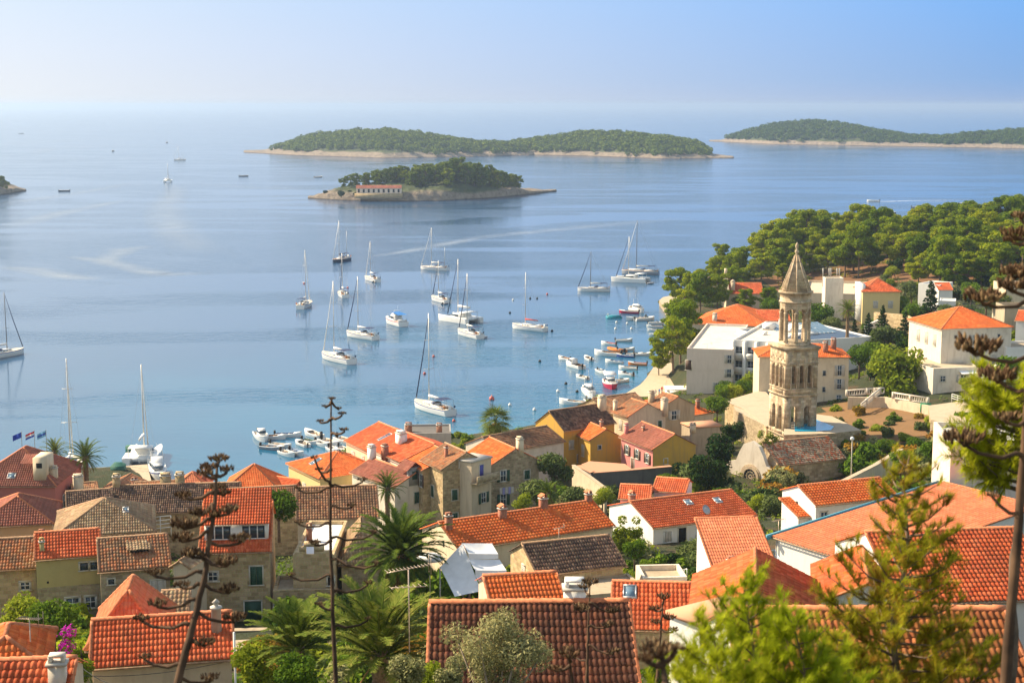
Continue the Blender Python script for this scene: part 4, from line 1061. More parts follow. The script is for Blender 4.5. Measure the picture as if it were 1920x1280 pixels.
def G(px, py):
    """where the line of sight through a photo pixel meets the ground"""
    u, y, dz = ray(px, py)
    t = 40.0
    while t < 900:
        if HC + dz * t <= ground(u * t, y * t): break
        t += .5
    return Vector((u * t, y * t, ground(u * t, y * t)))
m, nt, out = newmat('hillside_ground')
tc = N(nt, 'TexCoord')
n1 = N(nt, 'TexNoise', None, Vector=tc.outputs['Object'], Scale=.09, Detail=9., Roughness=.7)
n2 = N(nt, 'TexNoise', None, Vector=tc.outputs['Object'], Scale=2.2, Detail=6., Roughness=.7)
c = ramp(nt, n1.outputs[0], [(.3, (.15, .075, .032)), (.42, (.085, .06, .022)), (.5, (.04, .05, .01)), (.7, (.022, .038, .007))])
c = mixc(nt, .4, c, n2.outputs[1], 'OVERLAY')
bp = N(nt, 'Bump', None, Height=n2.outputs[0], Strength=1., Distance=.6)
b = N(nt, 'BsdfPrincipled', None, Base_Color=c, Roughness=.95, Normal=bp.outputs[0])
nt.links.new(b.outputs[0], out.inputs[0])
mb = MB()
ny, nx = GX.shape
idx = np.arange(ny * nx).reshape(ny, nx)
q = np.stack([idx[:-1, :-1], idx[:-1, 1:], idx[1:, 1:], idx[1:, :-1]], -1).reshape(-1, 4)
mb.add(np.stack([GX, GY, ZT], -1).reshape(-1, 3), q)
tag(mb.build('terrain', [m], smooth=True), kind='structure')

def drape(poly_px, name, mat, lift):
    poly = [tuple(G(px, py).xy) for px, py in poly_px]
    ctr = np.stack([(GX[:-1, :-1] + GX[1:, 1:]) / 2, (GY[:-1, :-1] + GY[1:, 1:]) / 2])
    sel = in_poly(ctr[0], ctr[1], poly).reshape(-1)
    qq = q[sel]; us, inv = np.unique(qq, return_inverse=True)
    V = np.stack([GX, GY, ZT + lift], -1).reshape(-1, 3)[us]
    mb = MB(); mb.add(V, inv.reshape(-1, 4)); tag(mb.build(name, [mat], smooth=True), kind='structure')
M['soil'] = plaster('reddish_garden_soil', (.24, .135, .06), (.15, .095, .04), .8)
drape([(1535, 765), (1600, 752), (1745, 770), (1790, 800), (1700, 832), (1560, 836), (1530, 815)], 'garden_soil', M['soil'], .05)
drape([(1660, 890), (1790, 860), (1790, 960), (1700, 950)], 'bare_soil', M['soil'], .05)
drape([(1430, 520), (1960, 440), (1960, 520), (1700, 530), (1450, 545)], 'forest_floor', plaster('pine_litter_floor', (.2, .1, .05), (.1, .08, .03), .6), .05)

# water: one sheet to the horizon
m, nt, out = newmat('sea_water')
tc = N(nt, 'TexCoord')
pos = tc.outputs['Object']
sx = N(nt, 'SeparateXYZ', None, Vector=pos)
mpA = N(nt, 'Mapping', None, Vector=pos, Scale=(.5, 1.0, 1), Rotation=(0, 0, R(12)))
wA = N(nt, 'TexNoise', None, Vector=mpA.outputs[0], Scale=.42, Detail=3., Roughness=.55)
wB = N(nt, 'TexNoise', None, Vector=mpA.outputs[0], Scale=1.5, Detail=2., Roughness=.5)
mpS = N(nt, 'Mapping', None, Vector=pos, Scale=(.35, 1.0, 1), Rotation=(0, 0, R(8)))
sl = N(nt, 'TexNoise', None, Vector=mpS.outputs[0], Scale=.011, Detail=4., Roughness=.55, Distortion=1.6)
slick = ramp(nt, sl.outputs[0], [(.47, (0, 0, 0)), (.56, (1, 1, 1))])
sl2 = N(nt, 'TexNoise', None, Vector=pos, Scale=.03, Detail=3.)
calm = mth(nt, 'MULTIPLY', slick, .93)
strg = mth(nt, 'MULTIPLY', mth(nt, 'SUBTRACT', 1., calm), mth(nt, 'ADD', .55, mth(nt, 'MULTIPLY', sl2.outputs[0], .9)))
h = mth(nt, 'ADD', wA.outputs[0], mth(nt, 'MULTIPLY', wB.outputs[0], .3))
bp = N(nt, 'Bump', None, Height=h, Distance=.9, Strength=mth(nt, 'MULTIPLY', strg, .42))
n3 = N(nt, 'TexNoise', None, Vector=pos, Scale=.016, Detail=5., Roughness=.6)
dist = mth(nt, 'ADD', sx.outputs[1], mth(nt, 'MULTIPLY', sx.outputs[0], -1.0))
near = mth(nt, 'ADD', mth(nt, 'DIVIDE', mth(nt, 'SUBTRACT', 640., dist), 420.), mth(nt, 'MULTIPLY', mth(nt, 'SUBTRACT', n3.outputs[0], .5), .9))
c = ramp(nt, near, [(0., (.015, .07, .17)), (.4, (.01, .07, .16)), (.75, (.011, .11, .21)), (1., (.022, .175, .255))])
b = N(nt, 'BsdfPrincipled', None, Base_Color=c, Roughness=.12, IOR=1.33, Normal=bp.outputs[0])
nt.links.new(b.outputs[0], out.inputs[0])
mb = MB()
xs = np.concatenate([[-26000, -8000, -2500], np.arange(-900, 901, 300), [2500, 8000, 26000]]); ys = np.concatenate([np.arange(-300, 2101, 300), [4000, 8000, 16000, 40000]])
XX, YY = np.meshgrid(xs, ys)
idx = np.arange(XX.size).reshape(XX.shape)
mb.add(np.stack([XX, YY, 0 * XX], -1).reshape(-1, 3), np.stack([idx[:-1, :-1], idx[:-1, 1:], idx[1:, 1:], idx[1:, :-1]], -1).reshape(-1, 4))
tag(mb.build('water', [m]), kind='structure')

# slack-water wakes: smooth or foamy ribbons a few mm above the sea
def ribbon_mat(name, foam, op):
    m, nt, out = newmat(name)
    tc = N(nt, 'TexCoord')
    s = N(nt, 'SeparateXYZ', None, Vector=tc.outputs['UV'])
    e = mth(nt, 'SUBTRACT', 1., mth(nt, 'ABSOLUTE', mth(nt, 'SUBTRACT', mth(nt, 'MULTIPLY', s.outputs[0], 2.), 1.)))
    e2 = mth(nt, 'MULTIPLY', mth(nt, 'MINIMUM', mth(nt, 'MULTIPLY', s.outputs[1], 5.), 1.), mth(nt, 'MINIMUM', mth(nt, 'MULTIPLY', mth(nt, 'SUBTRACT', 1., s.outputs[1]), 4.), 1.))
    nz = N(nt, 'TexNoise', None, Vector=tc.outputs['Object'], Scale=.06 if not foam else .5, Detail=5.)
    f = mth(nt, 'MULTIPLY', mth(nt, 'MULTIPLY', mth(nt, 'POWER', e, .8), e2), mth(nt, 'MULTIPLY', ramp(nt, nz.outputs[0], [(.3, (.15, .15, .15)), (.65, (1, 1, 1))]), op))
    tr = N(nt, 'BsdfTransparent')
    if foam: b = N(nt, 'BsdfDiffuse', None, Color=(.8, .82, .84, 1))
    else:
        b = N(nt, 'BsdfPrincipled', None, Base_Color=(.55, .6, .62, 1), Roughness=.04, IOR=1.33)  # pale base colour paints in bright sky sheen, along with some foam
    mx = N(nt, 'MixShader', None, Fac=f, i1=tr.outputs[0], i2=b.outputs[0])
    nt.links.new(mx.outputs[0], out.inputs[0])
    return m
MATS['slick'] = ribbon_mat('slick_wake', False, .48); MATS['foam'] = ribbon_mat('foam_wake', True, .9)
def ribbon(pts, wid, mat, z=.006):
    P_ = [P(px, py, 0) for px, py in pts]
    n = 40; L_ = len(P_)
    t = np.linspace(0, L_ - 1, n)
    co = np.array([[p.x, p.y] for p in P_])
    X = np.interp(t, range(L_), co[:, 0]); Y = np.interp(t, range(L_), co[:, 1])
    for _ in range(3):
        X[1:-1] = (X[:-2] + 2 * X[1:-1] + X[2:]) / 4; Y[1:-1] = (Y[:-2] + 2 * Y[1:-1] + Y[2:]) / 4
    W_ = np.interp(t, np.linspace(0, L_ - 1, len(wid)), wid)
    dx, dy = np.gradient(X), np.gradient(Y); l = np.hypot(dx, dy) + 1e-9
    nx_, ny_ = -dy / l, dx / l
    v = np.concatenate([np.stack([X + nx_ * W_, Y + ny_ * W_, 0 * X + z], 1), np.stack([X - nx_ * W_, Y - ny_ * W_, 0 * X + z], 1)])
    i = np.arange(n - 1)
    f = np.stack([i, i + 1, n + i + 1, n + i], 1)
    va, vb = i / (n - 1), (i + 1) / (n - 1)
    uv = np.stack([np.stack([0 * va, va], 1), np.stack([0 * va, vb], 1), np.stack([0 * va + 1, vb], 1), np.stack([0 * va + 1, va], 1)], 1)
    mb = MB(); mb.add(v, f, uv)
    tag(mb.build('wake', [MATS[mat]]), kind='stuff')
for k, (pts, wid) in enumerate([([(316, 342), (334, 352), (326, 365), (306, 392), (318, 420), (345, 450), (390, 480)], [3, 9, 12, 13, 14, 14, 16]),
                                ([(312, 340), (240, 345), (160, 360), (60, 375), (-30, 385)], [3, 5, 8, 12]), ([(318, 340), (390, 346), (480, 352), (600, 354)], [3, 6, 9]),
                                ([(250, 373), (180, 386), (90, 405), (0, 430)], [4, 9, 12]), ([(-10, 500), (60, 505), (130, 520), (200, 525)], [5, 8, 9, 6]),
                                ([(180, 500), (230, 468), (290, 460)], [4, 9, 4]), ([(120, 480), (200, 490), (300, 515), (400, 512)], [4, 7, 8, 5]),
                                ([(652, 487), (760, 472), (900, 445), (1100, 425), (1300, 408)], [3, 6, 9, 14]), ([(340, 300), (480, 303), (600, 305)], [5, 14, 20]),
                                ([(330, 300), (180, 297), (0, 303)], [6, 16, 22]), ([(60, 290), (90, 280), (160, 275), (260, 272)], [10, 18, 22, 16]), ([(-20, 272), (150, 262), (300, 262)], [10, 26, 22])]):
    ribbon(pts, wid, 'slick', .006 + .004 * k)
ribbon([(1638, 377), (1660, 378), (1690, 377), (1740, 376), (1830, 375)], [1.2, 3.2, 2.4, 1.8, 2.5], 'foam', .06)
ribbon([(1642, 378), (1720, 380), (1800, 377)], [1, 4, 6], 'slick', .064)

# ------------------------------------------------------------------ islands
m, nt, out = newmat('island_ground')
tc = N(nt, 'TexCoord'); ge = N(nt, 'NewGeometry')
s = N(nt, 'SeparateXYZ', None, Vector=ge.outputs['Position'])
n1 = N(nt, 'TexNoise', None, Vector=tc.outputs['Object'], Scale=.25, Detail=8., Roughness=.75)
n2 = N(nt, 'TexNoise', None, Vector=tc.outputs['Object'], Scale=.03, Detail=5.)
rock = ramp(nt, n1.outputs[0], [(.32, (.1, .08, .065)), (.47, (.27, .215, .165)), (.7, (.42, .34, .26))])
gr = ramp(nt, n1.outputs[0], [(.35, (.03, .055, .012)), (.65, (.09, .11, .03))])
ht = mth(nt, 'ADD', s.outputs[2], mth(nt, 'MULTIPLY', mth(nt, 'SUBTRACT', n2.outputs[0], .5), 7.))
f = ramp(nt, mth(nt, 'DIVIDE', ht, 12.), [(.4, (0, 0, 0)), (.55, (1, 1, 1))])
wet = ramp(nt, s.outputs[2], [(.35, (.35, .33, .32)), (.9, (1, 1, 1))])
c = mixc(nt, f, mixc(nt, 1., rock, wet, 'MULTIPLY'), gr)
bp = N(nt, 'Bump', None, Height=n1.outputs[0], Strength=1., Distance=3.)
b = N(nt, 'BsdfPrincipled', None, Base_Color=c, Roughness=.95, Normal=bp.outputs[0])
nt.links.new(b.outputs[0], out.inputs[0])
ISL = m
def value_noise(X, Y, seed, sc_):
    rs = np.random.RandomState(seed)
    g = rs.uniform(-1, 1, (64, 64))
    x, y = X / sc_, Y / sc_
    i, j = np.floor(x).astype(int), np.floor(y).astype(int)
    a, b = x - i, y - j
    a, b = a * a * (3 - 2 * a), b * b * (3 - 2 * b)
    i, j = i % 63, j % 63
    return g[j, i] * (1 - a) * (1 - b) + g[j, i + 1] * a * (1 - b) + g[j + 1, i] * (1 - a) * b + g[j + 1, i + 1] * a * b
def leaf_cloud(cl, n, size, rs, up=.35, inner=.55, asp=.55):
    """n leaf quads through the shells of ellipsoid clumps cl = [(x, y, z, rx, ry, rz)]"""
    cl = np.asarray(cl, float)
    wgt = (cl[:, 3] * cl[:, 4] + cl[:, 4] * cl[:, 5] + cl[:, 3] * cl[:, 5]); wgt /= wgt.sum()
    k = rs.choice(len(cl), n, p=wgt)
    d = rs.normal(size=(n, 3)); d /= np.linalg.norm(d, axis=1)[:, None]
    r = rs.uniform(inner ** 3, 1.05, n) ** (1 / 3)
    p = cl[k, :3] + d * cl[k, 3:] * r[:, None]
    nn = d * .7 + np.array([0, 0, up]) + rs.normal(size=(n, 3)) * .55
    nn /= np.linalg.norm(nn, axis=1)[:, None]
    t = np.cross(nn, rs.normal(size=(n, 3))); t /= np.linalg.norm(t, axis=1)[:, None]
    bt = np.cross(nn, t)
    sz = size * rs.uniform(.6, 1.3, n)[:, None]
    v = np.stack([p + t * sz, p + bt * sz * asp, p - t * sz, p - bt * sz * asp], 1).reshape(-1, 3)
    return v, np.arange(4 * n).reshape(-1, 4)
def island(name, x0, x1, top, front, depth, seed, rocklip=3.5, forest=2400, treeh=5.5, nx=260, ny=46, fmin=3.6, label=None, bare=None):
    """x0..x1 photo columns of the waterline ends; top: skyline pixels; front(px) -> waterline row"""
    pxs = np.linspace(x0, x1, nx)
    ty = np.interp(pxs, [a for a, _ in top], [b for _, b in top])
    fy = np.interp(pxs, [a for a, _ in front], [b for _, b in front])
    dep = np.interp(pxs, [a for a, _ in depth], [b for _, b in depth])
    X = np.zeros((ny, nx)); Y = X.copy(); Z = X.copy()
    for i, px in enumerate(pxs):
        p0 = P(px, fy[i], 0)
        dr = Vector((p0.x, p0.y)).normalized()
        ridge = D(px, ty[i], p0.y + dep[i] * .5).z - treeh
        for j in range(ny):
            t = (j / (ny - 1)) * 1.1 - .05
            X[j, i] = p0.x + dr.x * t * dep[i]; Y[j, i] = p0.y + dr.y * t * dep[i]
            tt = min(max(t, 0), 1)
            sh = math.sin(math.pi * tt) ** .8 if tt < 1 else 0
            lip = min(1, tt / .05, (1 - tt) / .05) if 0 < tt < 1 else 0
            Z[j, i] = max(ridge, 1.2) * sh + lip * min(rocklip, max(ridge, 1.2)) * (1 - sh) - (2 if lip <= 0 else 0)
    nz = value_noise(X + 500, Y, seed, 22) * 1.6 + value_noise(X + 500, Y, seed + 1, 7) * 1.3 + value_noise(X + 500, Y, seed + 5, 3.2) * .9 + value_noise(X + 500, Y, seed + 2, 60) * 1.2
    Z = Z + nz * np.clip(Z / 6, 0, 1)
    Z[:, 0] = -1; Z[:, -1] = -1
    mb = MB(); idx = np.arange(nx * ny).reshape(ny, nx)
    mb.add(np.stack([X, Y, Z], -1).reshape(-1, 3), np.stack([idx[:-1, :-1], idx[:-1, 1:], idx[1:, 1:], idx[1:, :-1]], -1).reshape(-1, 4))
    tag(mb.build(name, [ISL], smooth=True), kind='structure')
    if forest:
        rs = np.random.RandomState(seed)
        cl = []
        while len(cl) < forest:
            i, j = rs.randint(2, nx - 2), rs.randint(1, int(ny * .72))
            z = Z[j, i]
            if z < fmin * rs.uniform(.75, 1.2): continue
            if bare and bare(pxs[i], j / ny, rs): continue
            r = rs.uniform(2.6, 5.2)
            cl.append((X[j, i] + rs.uniform(-2, 2), Y[j, i] + rs.uniform(-2, 2), z + rs.uniform(.5, 2.5) + treeh * .25, r, r, r * rs.uniform(.6, .95)))
        mb = MB(); v, f = leaf_cloud(cl, forest * 52, 1.3, rs, .6, .7, .75)
        mb.add(v, f)
        tag(mb.build('island_forest', [LF['isleaf']]), kind='stuff')
    return X, Y, Z
island('wooded_island', 455, 1378, [(455, 286), (520, 270), (560, 258), (600, 250), (650, 245), (720, 242), (780, 248), (850, 258), (900, 265), (945, 266), (990, 260), (1050, 252), (1100, 247), (1160, 246), (1210, 252), (1260, 258), (1310, 267), (1340, 284), (1378, 295)],
       [(455, 286), (560, 292), (720, 297), (850, 295), (1000, 291), (1100, 293), (1240, 298), (1378, 297)], [(455, 60), (600, 420), (800, 420), (940, 200), (1100, 420), (1300, 260), (1378, 40)], 3, 1.9, 3000,
       bare=lambda px, t, rs: px < 540 and rs.uniform() < .85 or (px < 760 and t < .1))
island('distant_island', 1328, 2060, [(1328, 264), (1380, 250), (1430, 236), (1480, 228), (1530, 225), (1580, 230), (1640, 242), (1700, 251), (1760, 254), (1830, 248), (1900, 242), (1980, 240), (2060, 255)],
       [(1328, 265), (1450, 271), (1700, 275), (1920, 279), (2060, 280)], [(1328, 60), (1500, 520), (1750, 300), (1950, 420), (2060, 200)], 9, 2.2, 2600, nx=220, fmin=5)
IX, IY, IZ = island('rocky_islet', 576, 1045, [(576, 371), (610, 362), (650, 352), (700, 346), (800, 342), (900, 344), (960, 352), (1000, 356), (1045, 358)],
       [(576, 372), (640, 376), (720, 378), (830, 377), (930, 371), (1000, 364), (1045, 359)], [(576, 10), (660, 62), (800, 75), (950, 55), (1045, 8)], 21, 4.6, 0, 0, nx=200, ny=44)
JX, JY, JZ = island('rocky_point', -160, 51, [(-160, 330), (0, 345), (30, 352), (51, 356)], [(-160, 372), (0, 366), (30, 361), (51, 358)], [(-160, 90), (0, 50), (51, 6)], 33, 4., 0, 0, nx=80, ny=30)

# ------------------------------------------------------------------ quays
def quay(pts, z, name, mat='pave', back=None):
    mb = MB(); n = len(pts)
    mb.poly([(p[0], p[1], z) for p in pts], [(p[0], p[1]) for p in pts], 0)
    for i in range(n):
        a, b = pts[i], pts[(i + 1) % n]
        mb.quad((a[0], a[1], -2), (b[0], b[1], -2), (b[0], b[1], z), (a[0], a[1], z), 1)
    return tag(mb.build(name, [M[mat], WL['greystone']]), kind='structure')
def PX(l, z): return [tuple(P(x, y, z).xy) for x, y in l]
quay(PX([(120, 915), (120, 877), (187, 876), (276, 870), (288, 918)], 1.3), 1.3, 'quay')
quay(PX([(1150, 752), (1200, 722), (1212, 708), (1232, 678), (1256, 640), (1266, 616), (1254, 590), (1236, 563), (1243, 557), (1262, 553), (1330, 535), (1345, 560), (1300, 640), (1295, 700), (1300, 760)], 1.4), 1.4, 'promenade')
quay(PX([(1150, 752), (1165, 742), (1200, 721), (1214, 707), (1250, 712), (1240, 760)], 1.45), 1.45, 'landing')
mb = MB()
for i in range(2):
    mb.quad(*[P(x, y, 1.43) for x, y in ((1238, 561), (1241, 559), (1256, 588), (1252, 590))])
# ------------------------------------------------------------------ garden, pool, walls
gp = PX([(1370, 748), (1432, 730), (1460, 760), (1440, 800), (1380, 770)], 10.6)
quay(gp, 10.6, 'terrace')
root = quay(PX([(1470, 795), (1530, 776), (1560, 780), (1615, 806), (1560, 812), (1470, 815)], 12.05), 12.05, 'pool_deck')
mb = MB(); pp = [P(x, y, 12.12) for x, y in [(1488, 792), (1525, 784), (1564, 799), (1558, 806), (1530, 808), (1490, 808)]]
mb.poly(pp, [(0, 0)] * len(pp)); o = mb.build('pool_water', [M['pool']]); tag(o, kind='structure')
quay(PX([(1740, 760), (1800, 752), (1850, 764), (1800, 800), (1745, 786)], 13.4), 13.4, 'terrace')
def wall_thing(key, label, pts, h, th=.4, mat='stone', name='garden_wall', cat='wall', z=None, cop=None):
    """a wall along photo points whose tops stand at given heights (px, py, ztop)"""
    Q = [P(*p) for p in pts]
    o0 = Q[0]
    root = empty(name, (o0.x, o0.y, o0.z - h), 0, label, cat)
    mb, cb = MB(), MB()
    for a, b in zip(Q[:-1], Q[1:]):
        d = (b - a); d.z = 0; n = Vector((-d.y, d.x, 0)).normalized() * th / 2
        a_, b_ = a - Vector((o0.x, o0.y, o0.z - h)), b - Vector((o0.x, o0.y, o0.z - h))
        dn = Vector((0, 0, -h - 2))
        for s in (-1, 1):
            q0, q1 = (a_ + n * s, b_ + n * s) if s < 0 else (b_ + n, a_ + n)
            mb.quad(q0 + dn, q1 + dn, q1, q0, 0)
        mb.quad(a_ - n, b_ - n, b_ + n, a_ + n, 0)
        mb.quad(a_ + n + dn, a_ - n + dn, a_ - n, a_ + n); mb.quad(b_ - n + dn, b_ + n + dn, b_ + n, b_ - n)
        if cop:
            e = n * 1.35; u = Vector((0, 0, .01)); t2 = Vector((0, 0, .1))
            for q in ((a_ - e + u, b_ - e + u, b_ - e + t2, a_ - e + t2), (b_ + e + u, a_ + e + u, a_ + e + t2, b_ + e + t2), (a_ - e + t2, b_ - e + t2, b_ + e + t2, a_ + e + t2)):
                cb.quad(*q)
    mb.build('masonry', [WL[mat]], root)
    if cop: cb.build('coping', [WL.get(cop) or M[cop]], root)
    return root
wall_thing('dark', 'tall dark stained retaining wall with orange coping below the pink house', [(1085, 873, 11.3), (1112, 886, 11.3), (1180, 881, 11.3), (1258, 874, 11.3)], 4, .6, 'darkwall', cop='pinkpave')
quay(PX([(1090, 870), (1112, 884), (1185, 879), (1172, 869), (1105, 864)], 11.0), 11.0, 'terrace', 'pinkpave')
wall_thing('diag', 'pale wall running up the shrubby slope, right of the church', [(1560, 912, 14.5), (1640, 872, 13.5), (1690, 842, 13)], 1.2, .5, 'sand', cop='pave')
wall_thing('terr', 'rough stone terrace wall below the hotel terrace', [(1362, 752, 10.8), (1400, 768, 10.6), (1440, 800, 10.6)], 2.5, .5, 'tanstone', cop='pave')
wall_thing('low', 'low rough wall by the sunken yard beside the tall stone house', [(434, 1182, 23), (520, 1180, 23)], 2, .5, 'greystone', cop='concrete')
wall_thing('lowb', 'low garden wall with flat top, left of the young palm', [(440, 1212, 26.5), (530, 1208, 26.5)], 1.5, 1.6, 'stone', cop='concrete')
wall_thing('gard', 'sloping garden wall left of the dark retaining wall', [(1075, 872, 11.6), (1105, 893, 11.2), (1136, 916, 11)], 2.2, .4, 'sand', cop='pave')
wall_thing('hill', 'long dry stone wall at the foot of the right hillside', [(1640, 585, 15), (1700, 590, 15.5), (1718, 600, 16)], 2, .5, 'tanstone')
wall_thing('hillb', 'white wall with rounded top below the dark conifers', [(1622, 610, 13), (1668, 590, 14.5)], 3, .4, 'white')
wall_thing('edge', 'white yard wall beside the hillside terrace building', [(1842, 700, 15.6), (1905, 660, 17)], 3, .4, 'white')

def balustrade(label, pts, h=1.0):
    Q = [P(*p) for p in pts]; o0 = Q[0] - Vector((0, 0, h))
    root = empty('balustrade', o0, 0, label, 'balustrade')
    rail, pil, bal = MB(), MB(), MB()
    for a, b in zip(Q[:-1], Q[1:]):
        a_, b_ = a - o0, b - o0
        rail.tube([a_, b_], .16, 6); rail.tube([a_ - Vector((0, 0, h - .1)), b_ - Vector((0, 0, h - .1))], .14, 6)
        n = max(2, int((b - a).length / .42))
        for i in range(n + 1):
            p = a_.lerp(b_, i / n)
            if i % 8 == 0: pil.box(p.x - .2, p.x + .2, p.y - .2, p.y + .2, p.z - h, p.z + .12)
            else: bal.lathe(p - Vector((0, 0, h)), [(.07, .1), (.12, .3), (.06, .65), (.09, .9)], 6)
    pl = WL['offwhite']
    rail.build('rail', [pl], root); pil.build('pillar', [pl], root); bal.build('balusters', [pl], root)
balustrade('white balustrade along the upper garden terrace beside the tower house', [(1588, 732, 12.6), (1640, 728, 13), (1658, 727, 13.1)])
balustrade('white balustrade descending the garden steps under the spreading tree', [(1650, 728, 13.1), (1615, 757, 11.9)])
balustrade('white balustrade right of the spreading garden tree', [(1675, 736, 13.4), (1740, 746, 13.4)])
wall_thing('gter', 'garden terrace wall with a green cellar door below its balustrade', [(1590, 744, 11.8), (1660, 744, 12.2), (1742, 760, 12.5)], 2.6, .4, 'sand')
q = P(1733, 763, 11.8); mb = MB(); mb.box(-.9, .9, -.12, .02, 0, 1.5)
tag(mb.build('hatch', [plain('bright_green_hatch', (.0, .3, .13), .5)], None, loc=(q.x, q.y - .8, q.z - .7)), 'bright green cellar hatch under the right balustrade', 'hatch')
def fence(label, pts, h=1.1, step=1.6, rails=3, mat='whitepaint'):
    Q = [P(*p) for p in pts]; o0 = Q[0] - Vector((0, 0, h))
    root = empty('railing', o0, 0, label, 'railing')
    rl = MB()
    for a, b in zip(Q[:-1], Q[1:]):
        a_, b_ = a - o0, b - o0
        for k in range(rails):
            dz = Vector((0, 0, -k * h / rails)); rl.tube([a_ + dz, b_ + dz], .045, 5)
        n = max(1, int((b - a).length / step))
        for i in range(n + 1):
            p = a_.lerp(b_, i / n); mb = MB(); mb.tube([p - Vector((0, 0, h + .6)), p], .05, 5); mb.build('post', [M[mat]], root)
    rl.build('rails', [M[mat]], root)
fence('pale railing along the sloping drive, right of the garden', [(1785, 738, 14.2), (1830, 752, 14.4), (1858, 764, 14.6)])
fence('white roof railing on the blue trimmed building', [(1424, 1038, 28.8), (1452, 1030, 28.8), (1464, 1050, 28.8)], 1.2, .9)
fence('white terrace railing beside the concrete yard', [(1300, 1083, 26.3), (1340, 1086, 26.3)], .9)
fence('thin white trellis above the brown hipped roof', [(280, 970, 20.5), (320, 966, 20.5)], 1.6, 1.0, 4)
# outside staircase of the white house
s0, s1 = P(1262, 1086, 24.4), P(1243, 1034, 22.2)
a, b = Vector((s0.x, s0.y)), Vector((s1.x, s1.y))
root = empty('staircase', (a.x, a.y, 20.8), 0, 'grey outside staircase with side rails in front of the white house', 'staircase')
mb = MB(); n = 12; dv = (b - a); pr = Vector((-dv.y, dv.x)).normalized() * 1.1
zt0, zt1 = 24.4 - 20.8, 19.5 - 20.8
for i in range(n):
    p, q = dv * (i / n), dv * ((i + 1) / n); z = zt0 + (zt1 - zt0) * (i / n)
    c4 = [p - pr, q - pr, q + pr, p + pr]
    mb.add([(*v, -6) for v in c4] + [(*v, z) for v in c4], [(4, 5, 6, 7), (0, 1, 5, 4), (1, 2, 6, 5), (2, 3, 7, 6), (3, 0, 4, 7)])
mb.build('steps', [WL['concrete']], root)
for sgn in (-1, 1):
    mb = MB(); mb.tube([(*(pr * sgn), zt0 + .9), (*(dv + pr * sgn), zt1 + .9)], .05, 5)
    for i in range(6):
        p = dv * (i / 5) + pr * sgn; z = zt0 + (zt1 - zt0) * i / 5; mb.tube([(*p, z - .4), (*p, z + .9)], .035, 5)
    mb.build('handrail', [M['metal']], root)
# islet house
p = P(668, 353, 8.2); q = P(752, 353, 8.2)
house('isletlong', 'long low house with tiled roof and dark arcade on the rocky islet', (668, 353), (752, 353), 8.6, 5.4, 7, 'gable', 24, 'pinkwhite', 'brick', lod=1, cw=.5,
      wins=[('f', (i + .5) / 9, 1.7, 1.3, 2.2, 'hole') for i in range(9)])
fi = HOUSES['isletlong']
mb = MB(); mb.box(-1, fi['L'] + 1, -2, 0, -3, -.05); mb.build('platform', [WL['stone']], fi['root'])

# ------------------------------------------------------------------ church and bell tower
hch = house('church', 'ruined church nave with pale facade, rose window and mottled old tile roof', (1461, 871), (1584, 858), 10, 5, 9.2, 'gable', 27, 'palestone', 'mixed', ridge='ridgeold', rough=1, cw=.26, name='church', cat='church')
mb = MB(); W_, H_ = hch['W'], hch['H']
ang = np.linspace(0, 2 * math.pi, 25)
def ringx(r0, r1, x0, x1, yc, zc, mi):
    for i in range(24):
        a, b = ang[i], ang[i + 1]
        f_ = lambda r, t, x: (x, yc - r * math.cos(t), zc + r * math.sin(t))
        mb.quad(f_(r0, a, x1), f_(r0, b, x1), f_(r1, b, x1), f_(r1, a, x1), mi)
        mb.quad(f_(r1, a, x1), f_(r1, b, x1), f_(r1, b, x0), f_(r1, a, x0), mi)
        mb.quad(f_(r0, b, x1), f_(r0, a, x1), f_(r0, a, x0), f_(r0, b, x0), mi)
# facade: a screen wall proud of the nave with scalloped outline
pts = [(0, -4), (9.6, -4), (9.6, 3.4), (9.0, 4.2), (7.6, 4.6), (7.0, 6.0), (6.2, 7.3), (4.8, 7.9), (3.4, 7.3), (2.6, 6.0), (2.0, 4.6), (.6, 4.2), (0, 3.4)]
fb_ = MB(); x0, x1 = -.75, -.05
fb_.poly([(x0, W_ + .2 - s, z) for s, z in pts], [(s, z) for s, z in pts]); fb_.poly([(x1, W_ + .2 - s, z) for s, z in pts[::-1]], [(s, z) for s, z in pts[::-1]])
for (s, z), (s2, z2) in zip(pts, pts[1:] + pts[:1]):
    fb_.quad((x0, W_ + .2 - s2, z2), (x0, W_ + .2 - s, z), (x1, W_ + .2 - s, z), (x1, W_ + .2 - s2, z2))
FR = R(20)
fac = fb_.build('facade', [WL['offwhite']], hch['root']); fac.rotation_euler.z = FR
yc, zc = W_ * .5, 2.6
ringx(1.15, 1.6, x0, x0 - .22, yc, zc, 0); ringx(1.6, 1.85, x0, x0 - .1, yc, zc, 0)
rose = mb.build('rose_window', [WL['palestone']], hch['root']); rose.rotation_euler.z = FR
mb = MB(); ringx(.0, 1.15, x0, x0 - .02, yc, zc, 0); mb.build('pane', [M['glass']], rose)
mb = MB()
for i in range(12):
    a = i * math.pi / 6; mb.tube([(x0 - .08, yc - .25 * math.cos(a), zc + .25 * math.sin(a)), (x0 - .08, yc - 1.15 * math.cos(a), zc + 1.15 * math.sin(a))], .035, 4)
ringx(.2, .3, x0 - .02, x0 - .12, yc, zc, 0); ringx(.68, .75, x0 - .02, x0 - .12, yc, zc, 0); mb.build('tracery', [WL['palestone']], rose)

